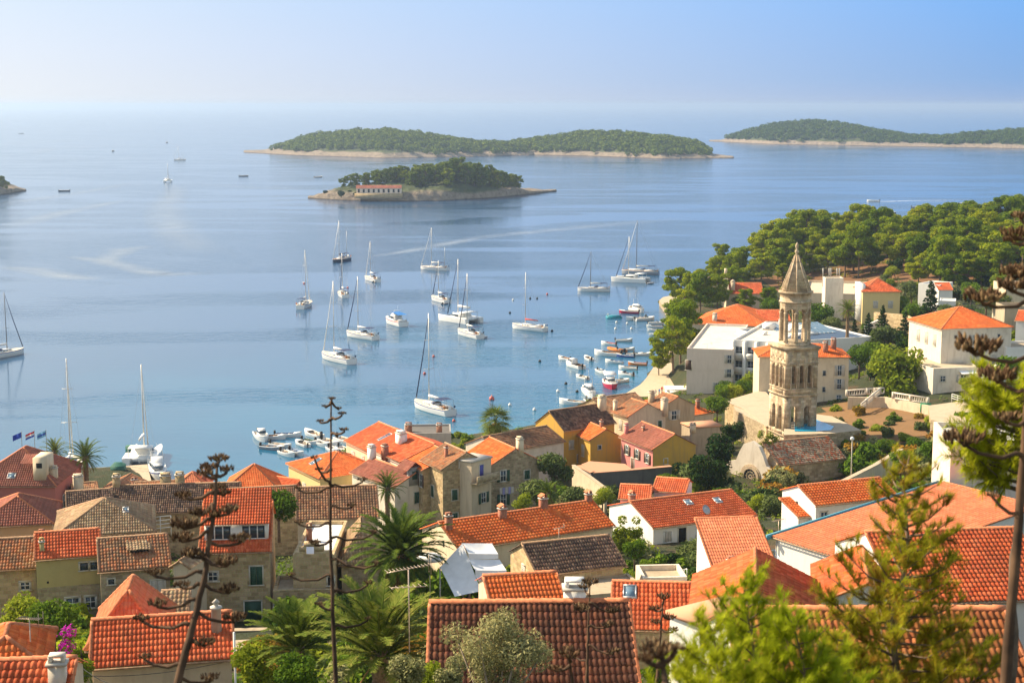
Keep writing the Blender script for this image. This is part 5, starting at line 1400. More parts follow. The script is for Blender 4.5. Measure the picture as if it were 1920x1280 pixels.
# campanile
TX, TY = D(1471, 800, 241).x, 241.0
TA = R(17)
S = 5.5
tz0 = 8.0
root = empty('bell_tower', (TX, TY, tz0), TA, 'tall weathered stone bell tower with arcaded openings and pointed stone spire', 'bell tower')
PS = WL['palestone']
def zt(py): return D(1480, py, 243).z - tz0
zA, zB, zC, zD, zE, zF, zG = zt(815), zt(737), zt(650), zt(572), zt(551), zt(480), zt(458)
# outward faces: front y=0, right x=S, back y=S, left x=0 (s runs left to right seen from outside)
def tface(k, s, z, o):
    return [(s, -o, z), (S + o, s, z), (S - s, S + o, z), (-o, S - s, z)][k]
def tbox(mb, k, s0, s1, z0, z1, o0, o1):
    p = [tface(k, s, z, o) for o in (o1, o0) for s, z in ((s0, z0), (s1, z0), (s1, z1), (s0, z1))]
    l = s1 - s0
    mb.add(p, [(0, 1, 2, 3), (5, 4, 7, 6), (4, 0, 3, 7), (1, 5, 6, 2), (3, 2, 6, 7), (4, 5, 1, 0)],
           [[(s0 + k * 7, z0), (s1 + k * 7, z0), (s1 + k * 7, z1), (s0 + k * 7, z1)]] * 2 + [[(0, z0), (.5, z0), (.5, z1), (0, z1)]] * 2 + [[(s0, 0), (s1, 0), (s1, .5), (s0, .5)]] * 2)
def tier(mb, z0, z1, ops, zsill, zspring, corner_to=None):
    """pierced tier: ops = [(s0, s1)] arched openings between sill and springing"""
    th = .8
    for k in range(4):
        i0 = th if k in (1, 3) else 0            # front and back own the corners
        e0, e1 = i0, S - i0
        tbox(mb, k, e0, e1, z0, zsill, -th, 0)
        edges = [e0] + [v for o in ops for v in o] + [e1]
        for a, b in zip(edges[0::2], edges[1::2]):
            tbox(mb, k, a, b, zsill, z1, -th, 0)
        for a, b in ops:                          # arch heads
            r = (b - a) / 2; cx = (a + b) / 2
            an = np.linspace(math.pi, 0, 9)
            for t0, t1 in zip(an[:-1], an[1:]):
                p0, p1 = (cx + r * math.cos(t0), zspring + r * math.sin(t0)), (cx + r * math.cos(t1), zspring + r * math.sin(t1))
                for o, rev in ((0, 0), (-th, 1)):
                    q = [tface(k, p0[0], p0[1], o), tface(k, p1[0], p1[1], o), tface(k, p1[0], z1, o), tface(k, p0[0], z1, o)]
                    mb.add(q[::-1] if rev else q, [(0, 1, 2, 3)], [[(p0[0] + k * 7, p0[1]), (p1[0] + k * 7, p1[1]), (p1[0] + k * 7, z1), (p0[0] + k * 7, z1)]])
                mb.add([tface(k, p0[0], p0[1], -th), tface(k, p1[0], p1[1], -th), tface(k, p1[0], p1[1], 0), tface(k, p0[0], p0[1], 0)], [(0, 1, 2, 3)], [[(0, 0), (.2, 0), (.2, .8), (0, .8)]])
mb = MB()
for k in range(4): tbox(mb, k, .8 if k in (1, 3) else 0, S - (.8 if k in (1, 3) else 0), -6, zA + .3, -.8, 0)
tier(mb, zA + .3, zB - .3, [(1.1, 2.2), (3.3, 4.4)], zA + .9, zB - 2.4)
mb.build('lower_stage', [PS], root)
mb = MB(); tier(mb, zB, zC - .5, [(1.05, 1.75), (2.4, 3.1), (3.75, 4.45)], zB + 1.0, zC - 3.1); mb.build('belfry_stage', [PS], root)
for (z, hh, o) in ((zA, .25, .12), (zB - .3, .3, .17), (zB + .75, .2, .09), (zC - .5, .25, .12), (zC - .25, .4, .3), (zC - 2.6, .15, .08)):
    mb = MB()
    if hh < .2:
        for k in range(4): tbox(mb, k, -o if k in (0, 2) else 0, S + o if k in (0, 2) else S, z, z + hh, 0.002, o)
    else: mb.box(-o, S + o, -o, S + o, z, z + hh)
    mb.build('cornice', [WL['palestone']], root)
mb = MB()
for k in range(4):                                # colonnettes and balusters in the openings, relief frieze
    for s in (2.27, 3.73):
        pass
    for a, b in ((1.05, 1.75), (2.4, 3.1), (3.75, 4.45)):
        for i in range(3):
            p = tface(k, a + (i + .5) * (b - a) / 3, zB + 1.0, -.3); mb.lathe(p, [(.08, 0), (.12, .2), (.06, .55), (.1, .8)], 6)
        for s in (a - .18, b + .18):
            p = tface(k, s, zB + 1.0, .04); mb.lathe(p, [(.13, 0), (.1, .1), (.1, zC - 4.2 - zB), (.15, zC - 4.05 - zB)], 6)
    for i in range(9):
        s = .5 + i * (S - 1) / 8; p = tface(k, s, zC - 1.9 + (.35 if i % 2 else 0), .0); mb.lathe((p[0], p[1], p[2] - .2), [(.05, 0), (.13, .1), (.1, .3), (.03, .42)], 6)
mb.build('carving', [PS], root)
cx = cy = S / 2; RO = 2.42
mb = MB(); mb.lathe((cx, cy, zC + .2), [(RO + .12, 0), (RO + .12, .3), (RO, .3), (RO, .55)], 8, ph=math.pi / 8); mb.build('lantern_base', [PS], root)
lant = MB()
for i in range(8):
    a = math.pi / 8 + i * math.pi / 4; px_, py_ = cx + (RO - .3) * math.cos(a), cy + (RO - .3) * math.sin(a)
    zb_ = zC + .75; zh = zD - 1.2
    lant.lathe((px_, py_, zb_), [(.36, 0), (.42, .25), (.35, .35), (.33, zh - zb_ - .3), (.42, zh - zb_ - .12), (.44, zh - zb_)], 8)
lant.build('colonnade', [PS], root)
lant = MB()
for i in range(8):                                # arch rings of the lantern
    a0, a1 = math.pi / 8 + i * math.pi / 4, math.pi / 8 + (i + 1) * math.pi / 4
    A0, A1 = np.array([cx + RO * math.cos(a0), cy + RO * math.sin(a0)]), np.array([cx + RO * math.cos(a1), cy + RO * math.sin(a1)])
    B0, B1 = [(np.array([cx, cy]) + (v - np.array([cx, cy])) * (RO - .62) / RO) for v in (A0, A1)]
    zs, zt_ = zD - 1.2, zD + .35
    lw = np.linalg.norm(A1 - A0)
    us = np.concatenate([[0, .12], .12 + .38 * (1 - np.cos(np.linspace(0, math.pi, 9)[1:])), [1]])
    zz = lambda u: zs + (0 if u <= .12 or u >= .88 else math.sqrt(max(0, .38 ** 2 - (u - .5) ** 2)) * lw * .8)
    for u0, u1 in zip(us[:-1], us[1:]):
        pa, pb = A0 + (A1 - A0) * u0, A0 + (A1 - A0) * u1; qa, qb = B0 + (B1 - B0) * u0, B0 + (B1 - B0) * u1
        z0_, z1_ = zz(u0), zz(u1)
        uvq = [[(u0 * lw, z0_), (u1 * lw, z1_), (u1 * lw, zt_), (u0 * lw, zt_)]]
        lant.add([(*pa, z0_), (*pb, z1_), (*pb, zt_), (*pa, zt_)], [(0, 1, 2, 3)], uvq)
        lant.add([(*qb, z1_), (*qa, z0_), (*qa, zt_), (*qb, zt_)], [(0, 1, 2, 3)], uvq)
        lant.add([(*qa, z0_), (*qb, z1_), (*pb, z1_), (*pa, z0_)], [(0, 1, 2, 3)], uvq)
lant.lathe((cx, cy, zD + .35), [(RO + .16, 0), (RO + .16, .2), (RO + .02, .2), (RO + .02, zE - zD - .35), (RO + .3, zE - zD - .3), (RO + .3, zE - zD)], 8, ph=math.pi / 8)
lant.build('lantern', [PS], root)
sp = MB(); sp.lathe((cx, cy, zE), [(RO + .05, 0), (.26, zF - zE), (.05, zF - zE + .3)], 8, ph=math.pi / 8)
for i in range(8):
    a = math.pi / 8 + i * math.pi / 4
    sp.tube([(cx + (RO + .05) * math.cos(a), cy + (RO + .05) * math.sin(a), zE), (cx + .27 * math.cos(a), cy + .27 * math.sin(a), zF)], .11, 5)
sp.build('spire', [PS], root)
fn = MB(); fn.lathe((cx, cy, zF), [(.3, 0), (.16, .2), (.34, .5), (.3, .75), (.14, .9), (.2, 1.1), (.3, 1.4), (.2, 1.75), (.04, 2.0)], 10); fn.build('finial', [PS], root)
for k, pxs_ in enumerate((0, 3)):
    pass
# ------------------------------------------------------------------ plants
class TreeKind:
    def __init__(s, crown, trunk, cm, tm):
        s.crown, s.trunk, s.cm, s.tm = crown, trunk, cm, tm
def kind(name, cb, tb, leafmat, barkmat, crown='crown'):
    return TreeKind(mesh_from(cb, name + '_' + crown, [LF[leafmat]]), mesh_from(tb, name + '_trunk', [M[barkmat]], True) if tb else None, crown, 'trunk')
def plant(k, name, loc, s, rz, label, cat, group=None):
    root = empty(name, loc, rz, label, cat, group)
    root.scale = (s, s, s) if not hasattr(s, '__len__') else s
    for me, nm in ((k.crown, k.cm), (k.trunk, k.tm)):
        if me:
            o = bpy.data.objects.new(nm, me); C.objects.link(o); o.parent = root
    return root
def make_pine(seed, h=11, spread=4.6, n=9500, size=.27, leafm='pine', lean=.8, zmin=.34):
    rs = np.random.RandomState(seed)
    tb = MB()
    top = Vector((rs.uniform(-lean, lean), rs.uniform(-lean, lean), h * .86))
    mid = Vector((top.x * .3 + rs.uniform(-.4, .4), top.y * .3, h * .45))
    tb.tube([(0, 0, -1.5), (0, 0, 0), mid, top], [.3, .26, .18, .07], 7)
    cl = []
    for i in range(rs.randint(32, 40)):
        zf = rs.uniform(zmin, 1.0); a = rs.uniform(0, 2 * math.pi)
        rr = spread * (1.05 - abs(zf - .62) * 1.25) * rs.uniform(.35, 1)
        c = Vector((top.x * zf + math.cos(a) * rr, top.y * zf + math.sin(a) * rr, h * zf + rs.uniform(-.3, .3)))
        r = rs.uniform(.8, 1.6)
        cl.append((c.x, c.y, c.z, r * 1.15, r * 1.15, r * .62))
        s = mid.lerp(top, max(0, min(1, (zf - .5) / .5)) * .8)
        tb.tube([s, s.lerp(c, .55) + Vector((0, 0, -.2)), c], [.1, .07, .03], 5)
    cb = MB(); v, f = leaf_cloud(cl, n, size, rs, .5, .45, .5); cb.add(v, f)
    return kind('pine', cb, tb, leafm, 'bark')
def make_round(seed, leafm, h=5, r=2.4, n=2400, size=.22, trunk=.35, clumps=12, squash=.8, bark='bark'):
    rs = np.random.RandomState(seed); cl = []
    tb = MB(); tb.tube([(0, 0, -1), (0, 0, h * trunk), (.1, .1, h * .6)], [.2, .16, .07], 7)
    for i in range(clumps):
        d = rs.normal(size=3); d /= np.linalg.norm(d); k = rs.uniform(.35, .8)
        c = np.array([d[0] * r * k, d[1] * r * k, h * (trunk + (1 - trunk) * .55) + d[2] * h * (1 - trunk) * .38])
        q = rs.uniform(.38, .6) * r
        cl.append((*c, q, q, q * squash))
        tb.tube([(0, 0, h * trunk * .9), tuple(c * .6 + np.array([0, 0, h * trunk * .4])), tuple(c)], [.09, .06, .02], 5)
    cb = MB(); v, f = leaf_cloud(cl, n, size, rs, .3, .5); cb.add(v, f)
    return kind('tree', cb, tb, leafm, bark)
def make_bush(seed, leafm, n=900, size=.16):
    rs = np.random.RandomState(seed); cl = []
    for i in range(9):
        a = rs.uniform(0, 6.28); k = rs.uniform(0, .75); q = rs.uniform(.35, .55)
        cl.append((math.cos(a) * k, math.sin(a) * k, rs.uniform(.2, .85), q, q, q * .9))
    tb = MB()
    for i in range(4):
        a = i * 1.57; tb.tube([(0, 0, -.6), (.2 * math.cos(a), .2 * math.sin(a), .4), (.5 * math.cos(a), .5 * math.sin(a), .9)], [.05, .035, .015], 4)
    cb = MB(); v, f = leaf_cloud(cl, n, size, rs, .3, .4); cb.add(v, f)
    k = kind('bush', cb, tb, leafm, 'bark', 'foliage'); k.tm = 'stems'
    return k
def make_cypress(seed, h=8, r=1.1, n=1800):
    rs = np.random.RandomState(seed); cl = []
    for i in range(12):
        z = h * (.12 + .8 * i / 11); q = r * math.sin(math.pi * min(1, .25 + .75 * (1 - i / 12))) ** .7
        cl.append((rs.uniform(-.2, .2), rs.uniform(-.2, .2), z, q, q, h * .09))
    tb = MB(); tb.tube([(0, 0, -1), (0, 0, h * .9)], [.16, .04], 6)
    cb = MB(); v, f = leaf_cloud(cl, n, .22, rs, .3, .6); cb.add(v, f)
    return kind('cypress', cb, tb, 'darkleaf', 'bark')
def make_conifer(seed, h=8, r=2.2, n=1800):
    rs = np.random.RandomState(seed); cl = []
    tb = MB(); tb.tube([(0, 0, -1), (0, 0, h)], [.18, .03], 6)
    for i in range(26):
        z = h * (.15 + .83 * i / 26); q = r * (1 - i / 27); a = i * 2.4
        c = (math.cos(a) * q * .6, math.sin(a) * q * .6, z)
        cl.append((*c, q * .42 + .2, q * .42 + .2, .28)); tb.tube([(0, 0, z + .2), c], [.05, .02], 4)
    cb = MB(); v, f = leaf_cloud(cl, n, .22, rs, .3, .4); cb.add(v, f)
    return kind('conifer', cb, tb, 'darkleaf', 'bark')
def frond(mb, base, az, el, L, droop, n=24, wl=.5, mi=0, rs=RS, seg=10):
    """feather frond: arching rachis with two rows of leaflets"""
    pts = []; p = Vector(base); a = el
    st = L / seg
    for i in range(seg + 1):
        pts.append(p.copy()); p = p + Vector((math.cos(az) * math.cos(a), math.sin(az) * math.cos(a), math.sin(a))) * st
        a -= droop / seg * (0.4 + 1.2 * i / seg)
    mb.tube(pts, [.05 * (1 - i / (seg + 2)) * L / 3 + .006 for i in range(seg + 1)], 4, mi, False)
    side = Vector((-math.sin(az), math.cos(az), 0)); V = []
    for i in range(n):
        t = .12 + .88 * (i + .5) / n
        q = t * seg; j = min(int(q), seg - 1); pp = pts[j].lerp(pts[j + 1], q - j)
        tan = (pts[j + 1] - pts[j]).normalized(); up = side.cross(tan).normalized() * (1 if True else -1)
        if up.z < 0: up = -up
        ll = wl * (math.sin(math.pi * (.12 + .85 * t)) ** .6) * rs.uniform(.85, 1.1)
        for s in (-1, 1):
            d = (side * s * .8 + tan * .75 + up * rs.uniform(.0, .3)).normalized()
            w_ = tan * (.055 * L / 3)
            V += [pp - w_, pp + w_, pp + d * ll + Vector((0, 0, -.12 * ll))]
    V = np.array([tuple(v) for v in V]); mb.add(V, np.arange(len(V)).reshape(-1, 3), None, mi)
def make_palm(seed, h=5, L=3.1, nf=64, fruit=True, dens=26, dry=8, sweep=112):
    rs = np.random.RandomState(seed)
    tb = MB(); prof = [(.38, -2), (.36, 0)] + [(.3 + .05 * (i % 2), .2 + i * .22) for i in range(int(h / .22))] + [(.42, h), (.3, h + .5)]
    tb.lathe((0, 0, 0), prof, 12)
    cb, db, fb_ = MB(), MB(), MB()
    for i in range(nf):
        u = i / nf; az = i * 2.39996; el = R(86) - u * R(sweep) + rs.uniform(-.1, .1)
        frond(cb, (math.cos(az) * .15, math.sin(az) * .15, h + .45 - .5 * u), az, el, L * rs.uniform(.85, 1.05) * (.75 + .4 * math.sin(math.pi * min(1, u + .15))), R(62) + rs.uniform(0, .3), dens, .17 * L, 0, rs)
    for i in range(dry):
        az = i * 2.39996 + 1; frond(db, (math.cos(az) * .3, math.sin(az) * .3, h - .2), az, R(-55), L * .6, R(30), 14, .12 * L, 0, rs)
    if fruit:
        for i in range(7):
            az = i * .9 + .3; q = Vector((math.cos(az) * .75, math.sin(az) * .75, h - .15))
            fb_.tube([(0, 0, h + .2), q + Vector((0, 0, .35)), q], [.05, .04, .03], 4)
            for k in range(26):
                d = Vector(rs.normal(size=3)) * .16; fb_.tube([q, q + Vector((d.x, d.y, -.25 + d.z * .3)), q + Vector((d.x * 1.7, d.y * 1.7, -.62 + d.z))], [.03, .04, .02], 4, 0, False)
    return (mesh_from(tb, 'palm_trunk', [M['palmtrunk']]), mesh_from(cb, 'palm_fronds', [LF['palm']]), mesh_from(db, 'palm_dry', [LF['palmdry']]) if dry else None, mesh_from(fb_, 'palm_dates', [M['date']]) if fruit else None)
def make_fanpalm(seed, h=7, r=1.5):
    rs = np.random.RandomState(seed); tb = MB(); tb.tube([(0, 0, -2), (0, 0, 0), (.1, 0, h)], [.3, .22, .17], 9)
    cb, db = MB(), MB()
    for i in range(30):
        u = i / 30; az = i * 2.39996; el = R(80) - u * R(120)
        p0 = Vector((.1, 0, h + .1)); d = Vector((math.cos(az) * math.cos(el), math.sin(az) * math.cos(el), math.sin(el)))
        p1 = p0 + d * r * .6; cb.tube([p0, p1], [.025, .02], 4, 0, False)
        sd_ = Vector((-math.sin(az), math.cos(az), 0)); up = d.cross(sd_)
        for k in range(13):
            b = R(-80 + 160 * k / 12); e = (d * math.cos(b) + sd_ * math.sin(b) + Vector((0, 0, -.25))).normalized()
            w_ = (d * -math.sin(b) + sd_ * math.cos(b)) * .05
            m_ = p1 + e * r * .35
            cb.add([p1, m_ + w_, p1 + e * r * .95 + Vector((0, 0, -.2 * r)), m_ - w_], [(0, 1, 2, 3)])
    for i in range(40):
        az = i * 2.4; q = Vector((.1, 0, h)); d = Vector((math.cos(az), math.sin(az), 0)) * rs.uniform(.3, .6)
        db.tube([q, q + d + Vector((0, 0, -.5)), q + d * 1.1 + Vector((0, 0, -rs.uniform(1.2, 2.2)))], [.05, .07, .02], 4, 0, False)
    return (mesh_from(tb, 'palm_trunk', [M['palmtrunk']]), mesh_from(cb, 'palm_fans', [LF['palm']]), mesh_from(db, 'palm_skirt', [LF['palmdry']]), None)
def palm(parts, loc, s, rz, label, name='date_palm'):
    root = empty(name, loc, rz, label, 'palm tree', 'palms in the town'); root.scale = (s, s, s)
    for me, nm in zip(parts, ('trunk', 'fronds', 'dry_fronds', 'date_clusters')):
        if me: o = bpy.data.objects.new(nm, me); C.objects.link(o); o.parent = root
    return root

PINES = [make_pine(100 + i, 10.5 + i % 3, 4.0 + .3 * (i % 2)) for i in range(6)]
ISP = [make_pine(200 + i, 12, 5.0, 3200, .55, 'farpine', zmin=.1) for i in range(4)]
RT = {k: make_round(300 + i, k) for i, k in enumerate(('bush', 'lime', 'olive', 'dull', 'darkleaf'))}
BU = {k: [make_bush(330 + 7 * i + j, k) for j in range(2)] for i, k in enumerate(('bush', 'lime', 'olive', 'dull', 'darkleaf', 'dry', 'fresh'))}
CYP, CON = make_cypress(350), make_conifer(351)

def in_house(x, y, pad=.6):
    for h in HOUSES.values():
        dx, dy = x - h['PA'].x, y - h['PA'].y; c_, s_ = math.cos(h['ang']), math.sin(h['ang'])
        lx, ly = dx * c_ + dy * s_, -dx * s_ + dy * c_
        if -pad < lx < h['L'] + pad and -pad < ly < h['W'] + pad: return True
    return False
# ---- pines of the peninsula
fb_x = [1338, 1360, 1440, 1500, 1530, 1620, 1700, 1760, 1850, 1960]; fb_y = [548, 540, 540, 528, 528, 520, 530, 556, 548, 530]
rs = np.random.RandomState(5); spots = []
tries = 0
while len(spots) < 205 and tries < 16000:
    tries += 1
    x, y = rs.uniform(60, 235), rs.uniform(395, 615)
    if shore_dist(np.array([x]), np.array([y]))[0] < 4: continue
    z = ground(x, y); px, py = proj((x, y, z))
    if px < 1336 or px > 1985 or py > np.interp(px, fb_x, fb_y): continue
    if any((x - a) ** 2 + (y - b) ** 2 < 5.0 ** 2 for a, b in spots): continue
    if in_house(x, y, 2.5): continue
    spots.append((x, y))
spots.sort(key=lambda p: p[1])
near_cut, far_cut = spots[len(spots) // 3][1], spots[2 * len(spots) // 3][1]
for i, (x, y) in enumerate(spots):
    px = proj((x, y, 10))[0]
    lab = ('umbrella shaped pine at the near edge of the wooded headland' if y < near_cut else 'umbrella shaped pine in the middle of the wooded headland' if y < far_cut else 'umbrella shaped pine along the skyline of the wooded headland')
    lab += ', seaward part' if px < 1600 else ', landward part'
    s_ = rs.choice([.6, .75, .85, .95, 1.05, 1.18]) * rs.uniform(.93, 1.07)
    plant(PINES[i % 6], 'pine_tree', (x, y, ground(x, y) - .2), (s_, s_, s_ * rs.uniform(.85, 1.15)), rs.uniform(0, 6.28), lab, 'pine tree', 'pines of the headland')
# ---- single pines by the promenade (crown centre px, crown radius px)
for px, py, d, s_, lab in [(1280, 560, 470, 1.15, 'round pine at the tip of the promenade'), (1300, 590, 455, 1.0, 'second pine from the promenade tip'), (1312, 612, 440, .95, 'dense pine beside the chapel lane'), (1345, 585, 440, .9, 'pine close to the chapel facade'),
                           (1285, 650, 410, .8, 'pine above the promenade bend'), (1280, 690, 385, .95, 'dark pine beside the hotel seaward wall'), (1262, 735, 350, 1.05, 'broad low pine over the landing'), (1275, 725, 360, 1.1, 'tall pine next to the hotel'), (1268, 655, 400, .9, 'small pine hanging over the promenade edge'),
                           (1370, 535, 470, .9, 'pine behind the chapel'), (1235, 722, 352, .6, 'little pine nearest the landing edge'), (1400, 570, 430, .6, 'young pine right of the chapel'), (1440, 560, 430, .6, 'young pine left of the spire')]:
    p = P(px, py, 2.5) if d < 400 else D(px, py, d)
    z = ground(p.x, p.y) if d < 480 else p.z
    p = D(px, py, d)
    plant(PINES[rnd.randrange(6)], 'pine_tree', (p.x, p.y, max(1.2, ground(p.x, p.y))), s_, rnd.uniform(0, 6.28), lab, 'pine tree', 'pines by the promenade')
# ---- islet pines
rs = np.random.RandomState(8); n = 0; isp = []
while n < 66:
    i, j = rs.randint(28, 180), rs.randint(8, 34)
    z = IZ[j, i]
    px, py = proj((IX[j, i], IY[j, i], z))
    if z < 4.2 or px < 640 or px > 985: continue
    if px < 760 and j < 20: continue
    if any((IX[j, i] - a) ** 2 + (IY[j, i] - b) ** 2 < 11 for a, b in isp): continue
    isp.append((IX[j, i], IY[j, i])); n += 1
    s_ = np.interp(px, [640, 760, 860, 890, 930, 990], [.7, .85, 1.2, 1.15, .95, .62]) * rs.uniform(.85, 1.1)
    plant(ISP[n % 4], 'pine_tree', (IX[j, i], IY[j, i], z - .4), s_, rs.uniform(0, 6.28), 'dark pine in the grove on the rocky islet, ' + ('behind the long house' if px < 770 else 'in its tall middle' if px < 900 else 'towards its bare tip'), 'pine tree', 'pines on the rocky islet')
for px, py, s_ in ((2, 352, .8), (-8, 350, .9), (12, 354, .5)):
    p = D(px, py, 1110); plant(ISP[0], 'pine_tree', (p.x, p.y, 3.5), s_, px, 'dark pine on the rocky point at the left edge', 'pine tree', 'pines on the rocky point')
for px, py, s_ in ((610, 362, 2.2), (640, 365, 3), (655, 363, 2.6), (668, 366, 2.6), (758, 356, 2.8), (735, 364, 2.4)):
    p = P(px, py, 4.0); plant(BU['darkleaf'][0], 'shrub', (p.x, p.y, 3.6), s_, px, 'low dark shrub on the bare slope of the rocky islet', 'shrub', 'shrubs on the rocky islet')

# ---- trees in the town: (px, py of the base on the ground, kind, height factor, label)
def at_ground(px, py, d=None):
    if d: p = D(px, py, d); return Vector((p.x, p.y, ground(p.x, p.y)))
    return G(px, py)
def crown(kindname, px, py, d, rpx, label, name='tree', cat='tree', sq=1.0, K=None, group=None):
    """round tree whose crown centre is seen at px, py from d metres, crown radius rpx photo pixels"""
    p = D(px, py, d); r = rpx * d / F
    k = K or RT[kindname]; s = r / 2.5
    zc = 3.4 * s * sq
    gz = ground(p.x, p.y)
    base = max(p.z - zc, gz - 1.2) if p.z - zc < gz + 2 else p.z - zc
    o = plant(k, name, (p.x, p.y, p.z - zc), (s, s, s * sq), rnd.uniform(0, 6.28), label, cat, group)
    return o
TREES = [('dull', 1040, 878, 205, 36, 'olive green tree beside the small ochre house'), ('darkleaf', 1325, 880, 214, 45, 'large dark evergreen left of the rose window'), ('darkleaf', 1360, 842, 216, 38, 'tall dark evergreen beside the church facade'), ('darkleaf', 1290, 890, 220, 34, 'dark evergreen against the stained retaining wall'),
         ('darkleaf', 1375, 808, 219, 24, 'slim dark evergreen behind the church facade'), ('bush', 1345, 760, 262, 22, 'green tree beside the broad orange roof'), ('lime', 1410, 720, 300, 26, 'light green tree in front of the hotel windows'), ('lime', 1375, 735, 290, 18, 'small light green tree below the hotel'),
         ('lime', 1683, 698, 280, 58, 'spreading yellow green tree behind the garden balustrade'), ('lime', 1655, 680, 292, 28, 'left half of the leafy garden clump beside the tower house'), ('darkleaf', 1632, 690, 295, 22, 'dark tree between tower house and spreading tree'), ('dull', 1660, 640, 330, 34, 'grey green tree above the blue panel roof'),
         ('bush', 1612, 668, 300, 26, 'green tree hiding the right end of the glazed white building'), ('bush', 1640, 660, 310, 24, 'green tree left of the hillside villa'), ('bush', 1700, 640, 320, 20, 'green tree at the foot of the hillside villa'), ('bush', 1690, 860, 205, 22, 'dark bushy tree in the garden centre'), ('bush', 1755, 845, 190, 30, 'rounded dark green tree left of the apartment block'),
         ('bush', 575, 1150, 106, 30, 'dense green tree beside the red garage door'), ('darkleaf', 880, 1085, 112, 34, 'dark green tree beneath the white shade sails'), ('darkleaf', 640, 1130, 104, 26, 'dark leafy tree behind the central stalk'), ('bush', 522, 950, 150, 40, 'round bright green tree between brown roofs'), ('bush', 470, 955, 158, 20, 'small bright green tree next to round one'),
         ('dull', 1010, 925, 195, 34, 'grey green tree beside the grey stone house'), ('dull', 1075, 935, 190, 30, 'grey green tree below the ochre houses'), ('lime', 1130, 930, 195, 22, 'light green tree in front of the retaining wall'), ('lime', 980, 940, 190, 20, 'yellow green sapling by the grey stone house'), ('bush', 1250, 905, 205, 22, 'leafy tree above the white house turret'),
         ('bush', 1190, 1030, 140, 24, 'ivy green tree beside the white chimney'), ('bush', 1210, 1060, 133, 16, 'small green tree below the white gable'), ('dull', 1320, 1055, 132, 32, 'grey green tree in front of the white house door'), ('dull', 1300, 1030, 140, 20, 'grey green tree by the outside staircase'), ('lime', 1330, 1070, 125, 14, 'small lime green tree by the terrace railing'),
         ('bush', 1445, 575, 395, 20, 'green tree behind the spire'), ('bush', 1535, 590, 375, 28, 'green tree right of the lantern, by the tan monastery'), ('dull', 1560, 610, 360, 20, 'grey green tree below the tan monastery'), ('bush', 1720, 590, 350, 26, 'green tree beside the white hillside wall'), ('bush', 1690, 570, 380, 18, 'tree left of the yellow house corner'),
         ('dull', 1770, 590, 340, 24, 'grey green tree behind the hillside villa'), ('dull', 1880, 570, 330, 24, 'grey green tree right of the hillside villa roof'), ('lime', 1810, 720, 255, 14, 'small yellow green tree before the terrace building'), ('bush', 1890, 690, 230, 30, 'green tree at the right edge above the fresh pine'), ('dull', 1850, 560, 350, 26, 'olive toned tree above villa ridge'),
         ('bush', 1860, 620, 330, 20, 'green tree behind the villa right corner'), ('lime', 800, 1268, 50, 34, 'leafy light tree right of the young palm'), ('lime', 480, 1245, 66, 52, 'light green tree below the flat garden wall'), ('bush', 560, 1265, 60, 48, 'low green tree left of the central stalk'), ('bush', 100, 1160, 92, 46, 'feathery green tree in front of the olive house'),
         ('lime', 40, 1150, 95, 44, 'feathery yellow green tree in front of the rust row house'), ('lime', 20, 1195, 84, 34, 'light green tree at the lower left edge'), ('lime', 150, 1260, 68, 30, 'light green shrub tree in the lane, lower left'), ('dull', 870, 1170, 70, 48, 'pale tree left of the worn red roof'), ('lime', 930, 1110, 92, 26, 'light green vine tree above the sliver roof'),
         ('bush', 1235, 1265, 62, 30, 'green tree in the bottom lane beside the white block'), ('lime', 1240, 1240, 70, 16, 'small bright tree in the bottom lane'), ('dull', 1455, 950, 178, 26, 'grey green tree left of the ribbed white house'), ('lime', 1418, 942, 190, 20, 'yellow green tree below the church facade'), ('olive', 1480, 900, 205, 18, 'dusty olive tree below the church nave'), ('bush', 1180, 1005, 160, 18, 'small green tree between white gable and orange roof')]
for kd, px, py, d, r, lab in TREES: crown(kd, px, py, d, r, lab, name='tree')
# cypress-like and conifers
for px, py, d, s_, k, lab in [(1655, 600, 335, .95, CON, 'dark layered conifer beside the tall date palm'), (1628, 612, 345, .9, CON, 'dark conifer in front of the yellow house'), (1745, 570, 345, 1.5, CON, 'big dark conifer covering the white hillside house'), (1697, 620, 320, 1.2, CON, 'dark conifer right of the rounded white wall'), (1888, 548, 360, 1.0, CYP, 'slender dark cypress near the right edge'), (1602, 618, 340, .7, CON, 'small conifer left of the blue panel roof')]:
    p = D(px, py, d); plant(k, 'conifer' if k is CON else 'cypress', (p.x, p.y, p.z - 4.4 * s_), s_, px, lab, 'conifer')
# bush band and garden shrubs
BL = ['bush', 'lime', 'dull', 'darkleaf', 'olive', 'dry']
rs = np.random.RandomState(12); n = 0; tr = 0; bp_ = []
def scatter(poly, count, kinds, smin, smax, label, group, mind=1.6, name='shrub', cat='shrub', trees=False):
    xs, ys = [p[0] for p in poly], [p[1] for p in poly]; done = 0; tries = 0
    pts = np.array(poly, float)
    while done < count and tries < count * 30:
        tries += 1
        px, py = rs.uniform(min(xs), max(xs)), rs.uniform(min(ys), max(ys))
        ins = False
        for i in range(len(pts)):
            a, b = pts[i], pts[i - 1]
            if (a[1] > py) != (b[1] > py) and px < (b[0] - a[0]) * (py - a[1]) / (b[1] - a[1]) + a[0]: ins = not ins
        if not ins: continue
        g = G(px, py)
        if in_house(g.x, g.y) or any((g.x - a) ** 2 + (g.y - b) ** 2 < mind ** 2 for a, b in bp_): continue
        k = kinds[rs.randint(len(kinds))]
        bp_.append((g.x, g.y)); s_ = rs.uniform(smin, smax)
        plant(RT[k] if trees else BU[k][rs.randint(2)], name, (g.x, g.y, g.z - .15), (s_, s_, s_ * rs.uniform(.7, 1.2)), rs.uniform(0, 6.28), label, cat, group)
        done += 1
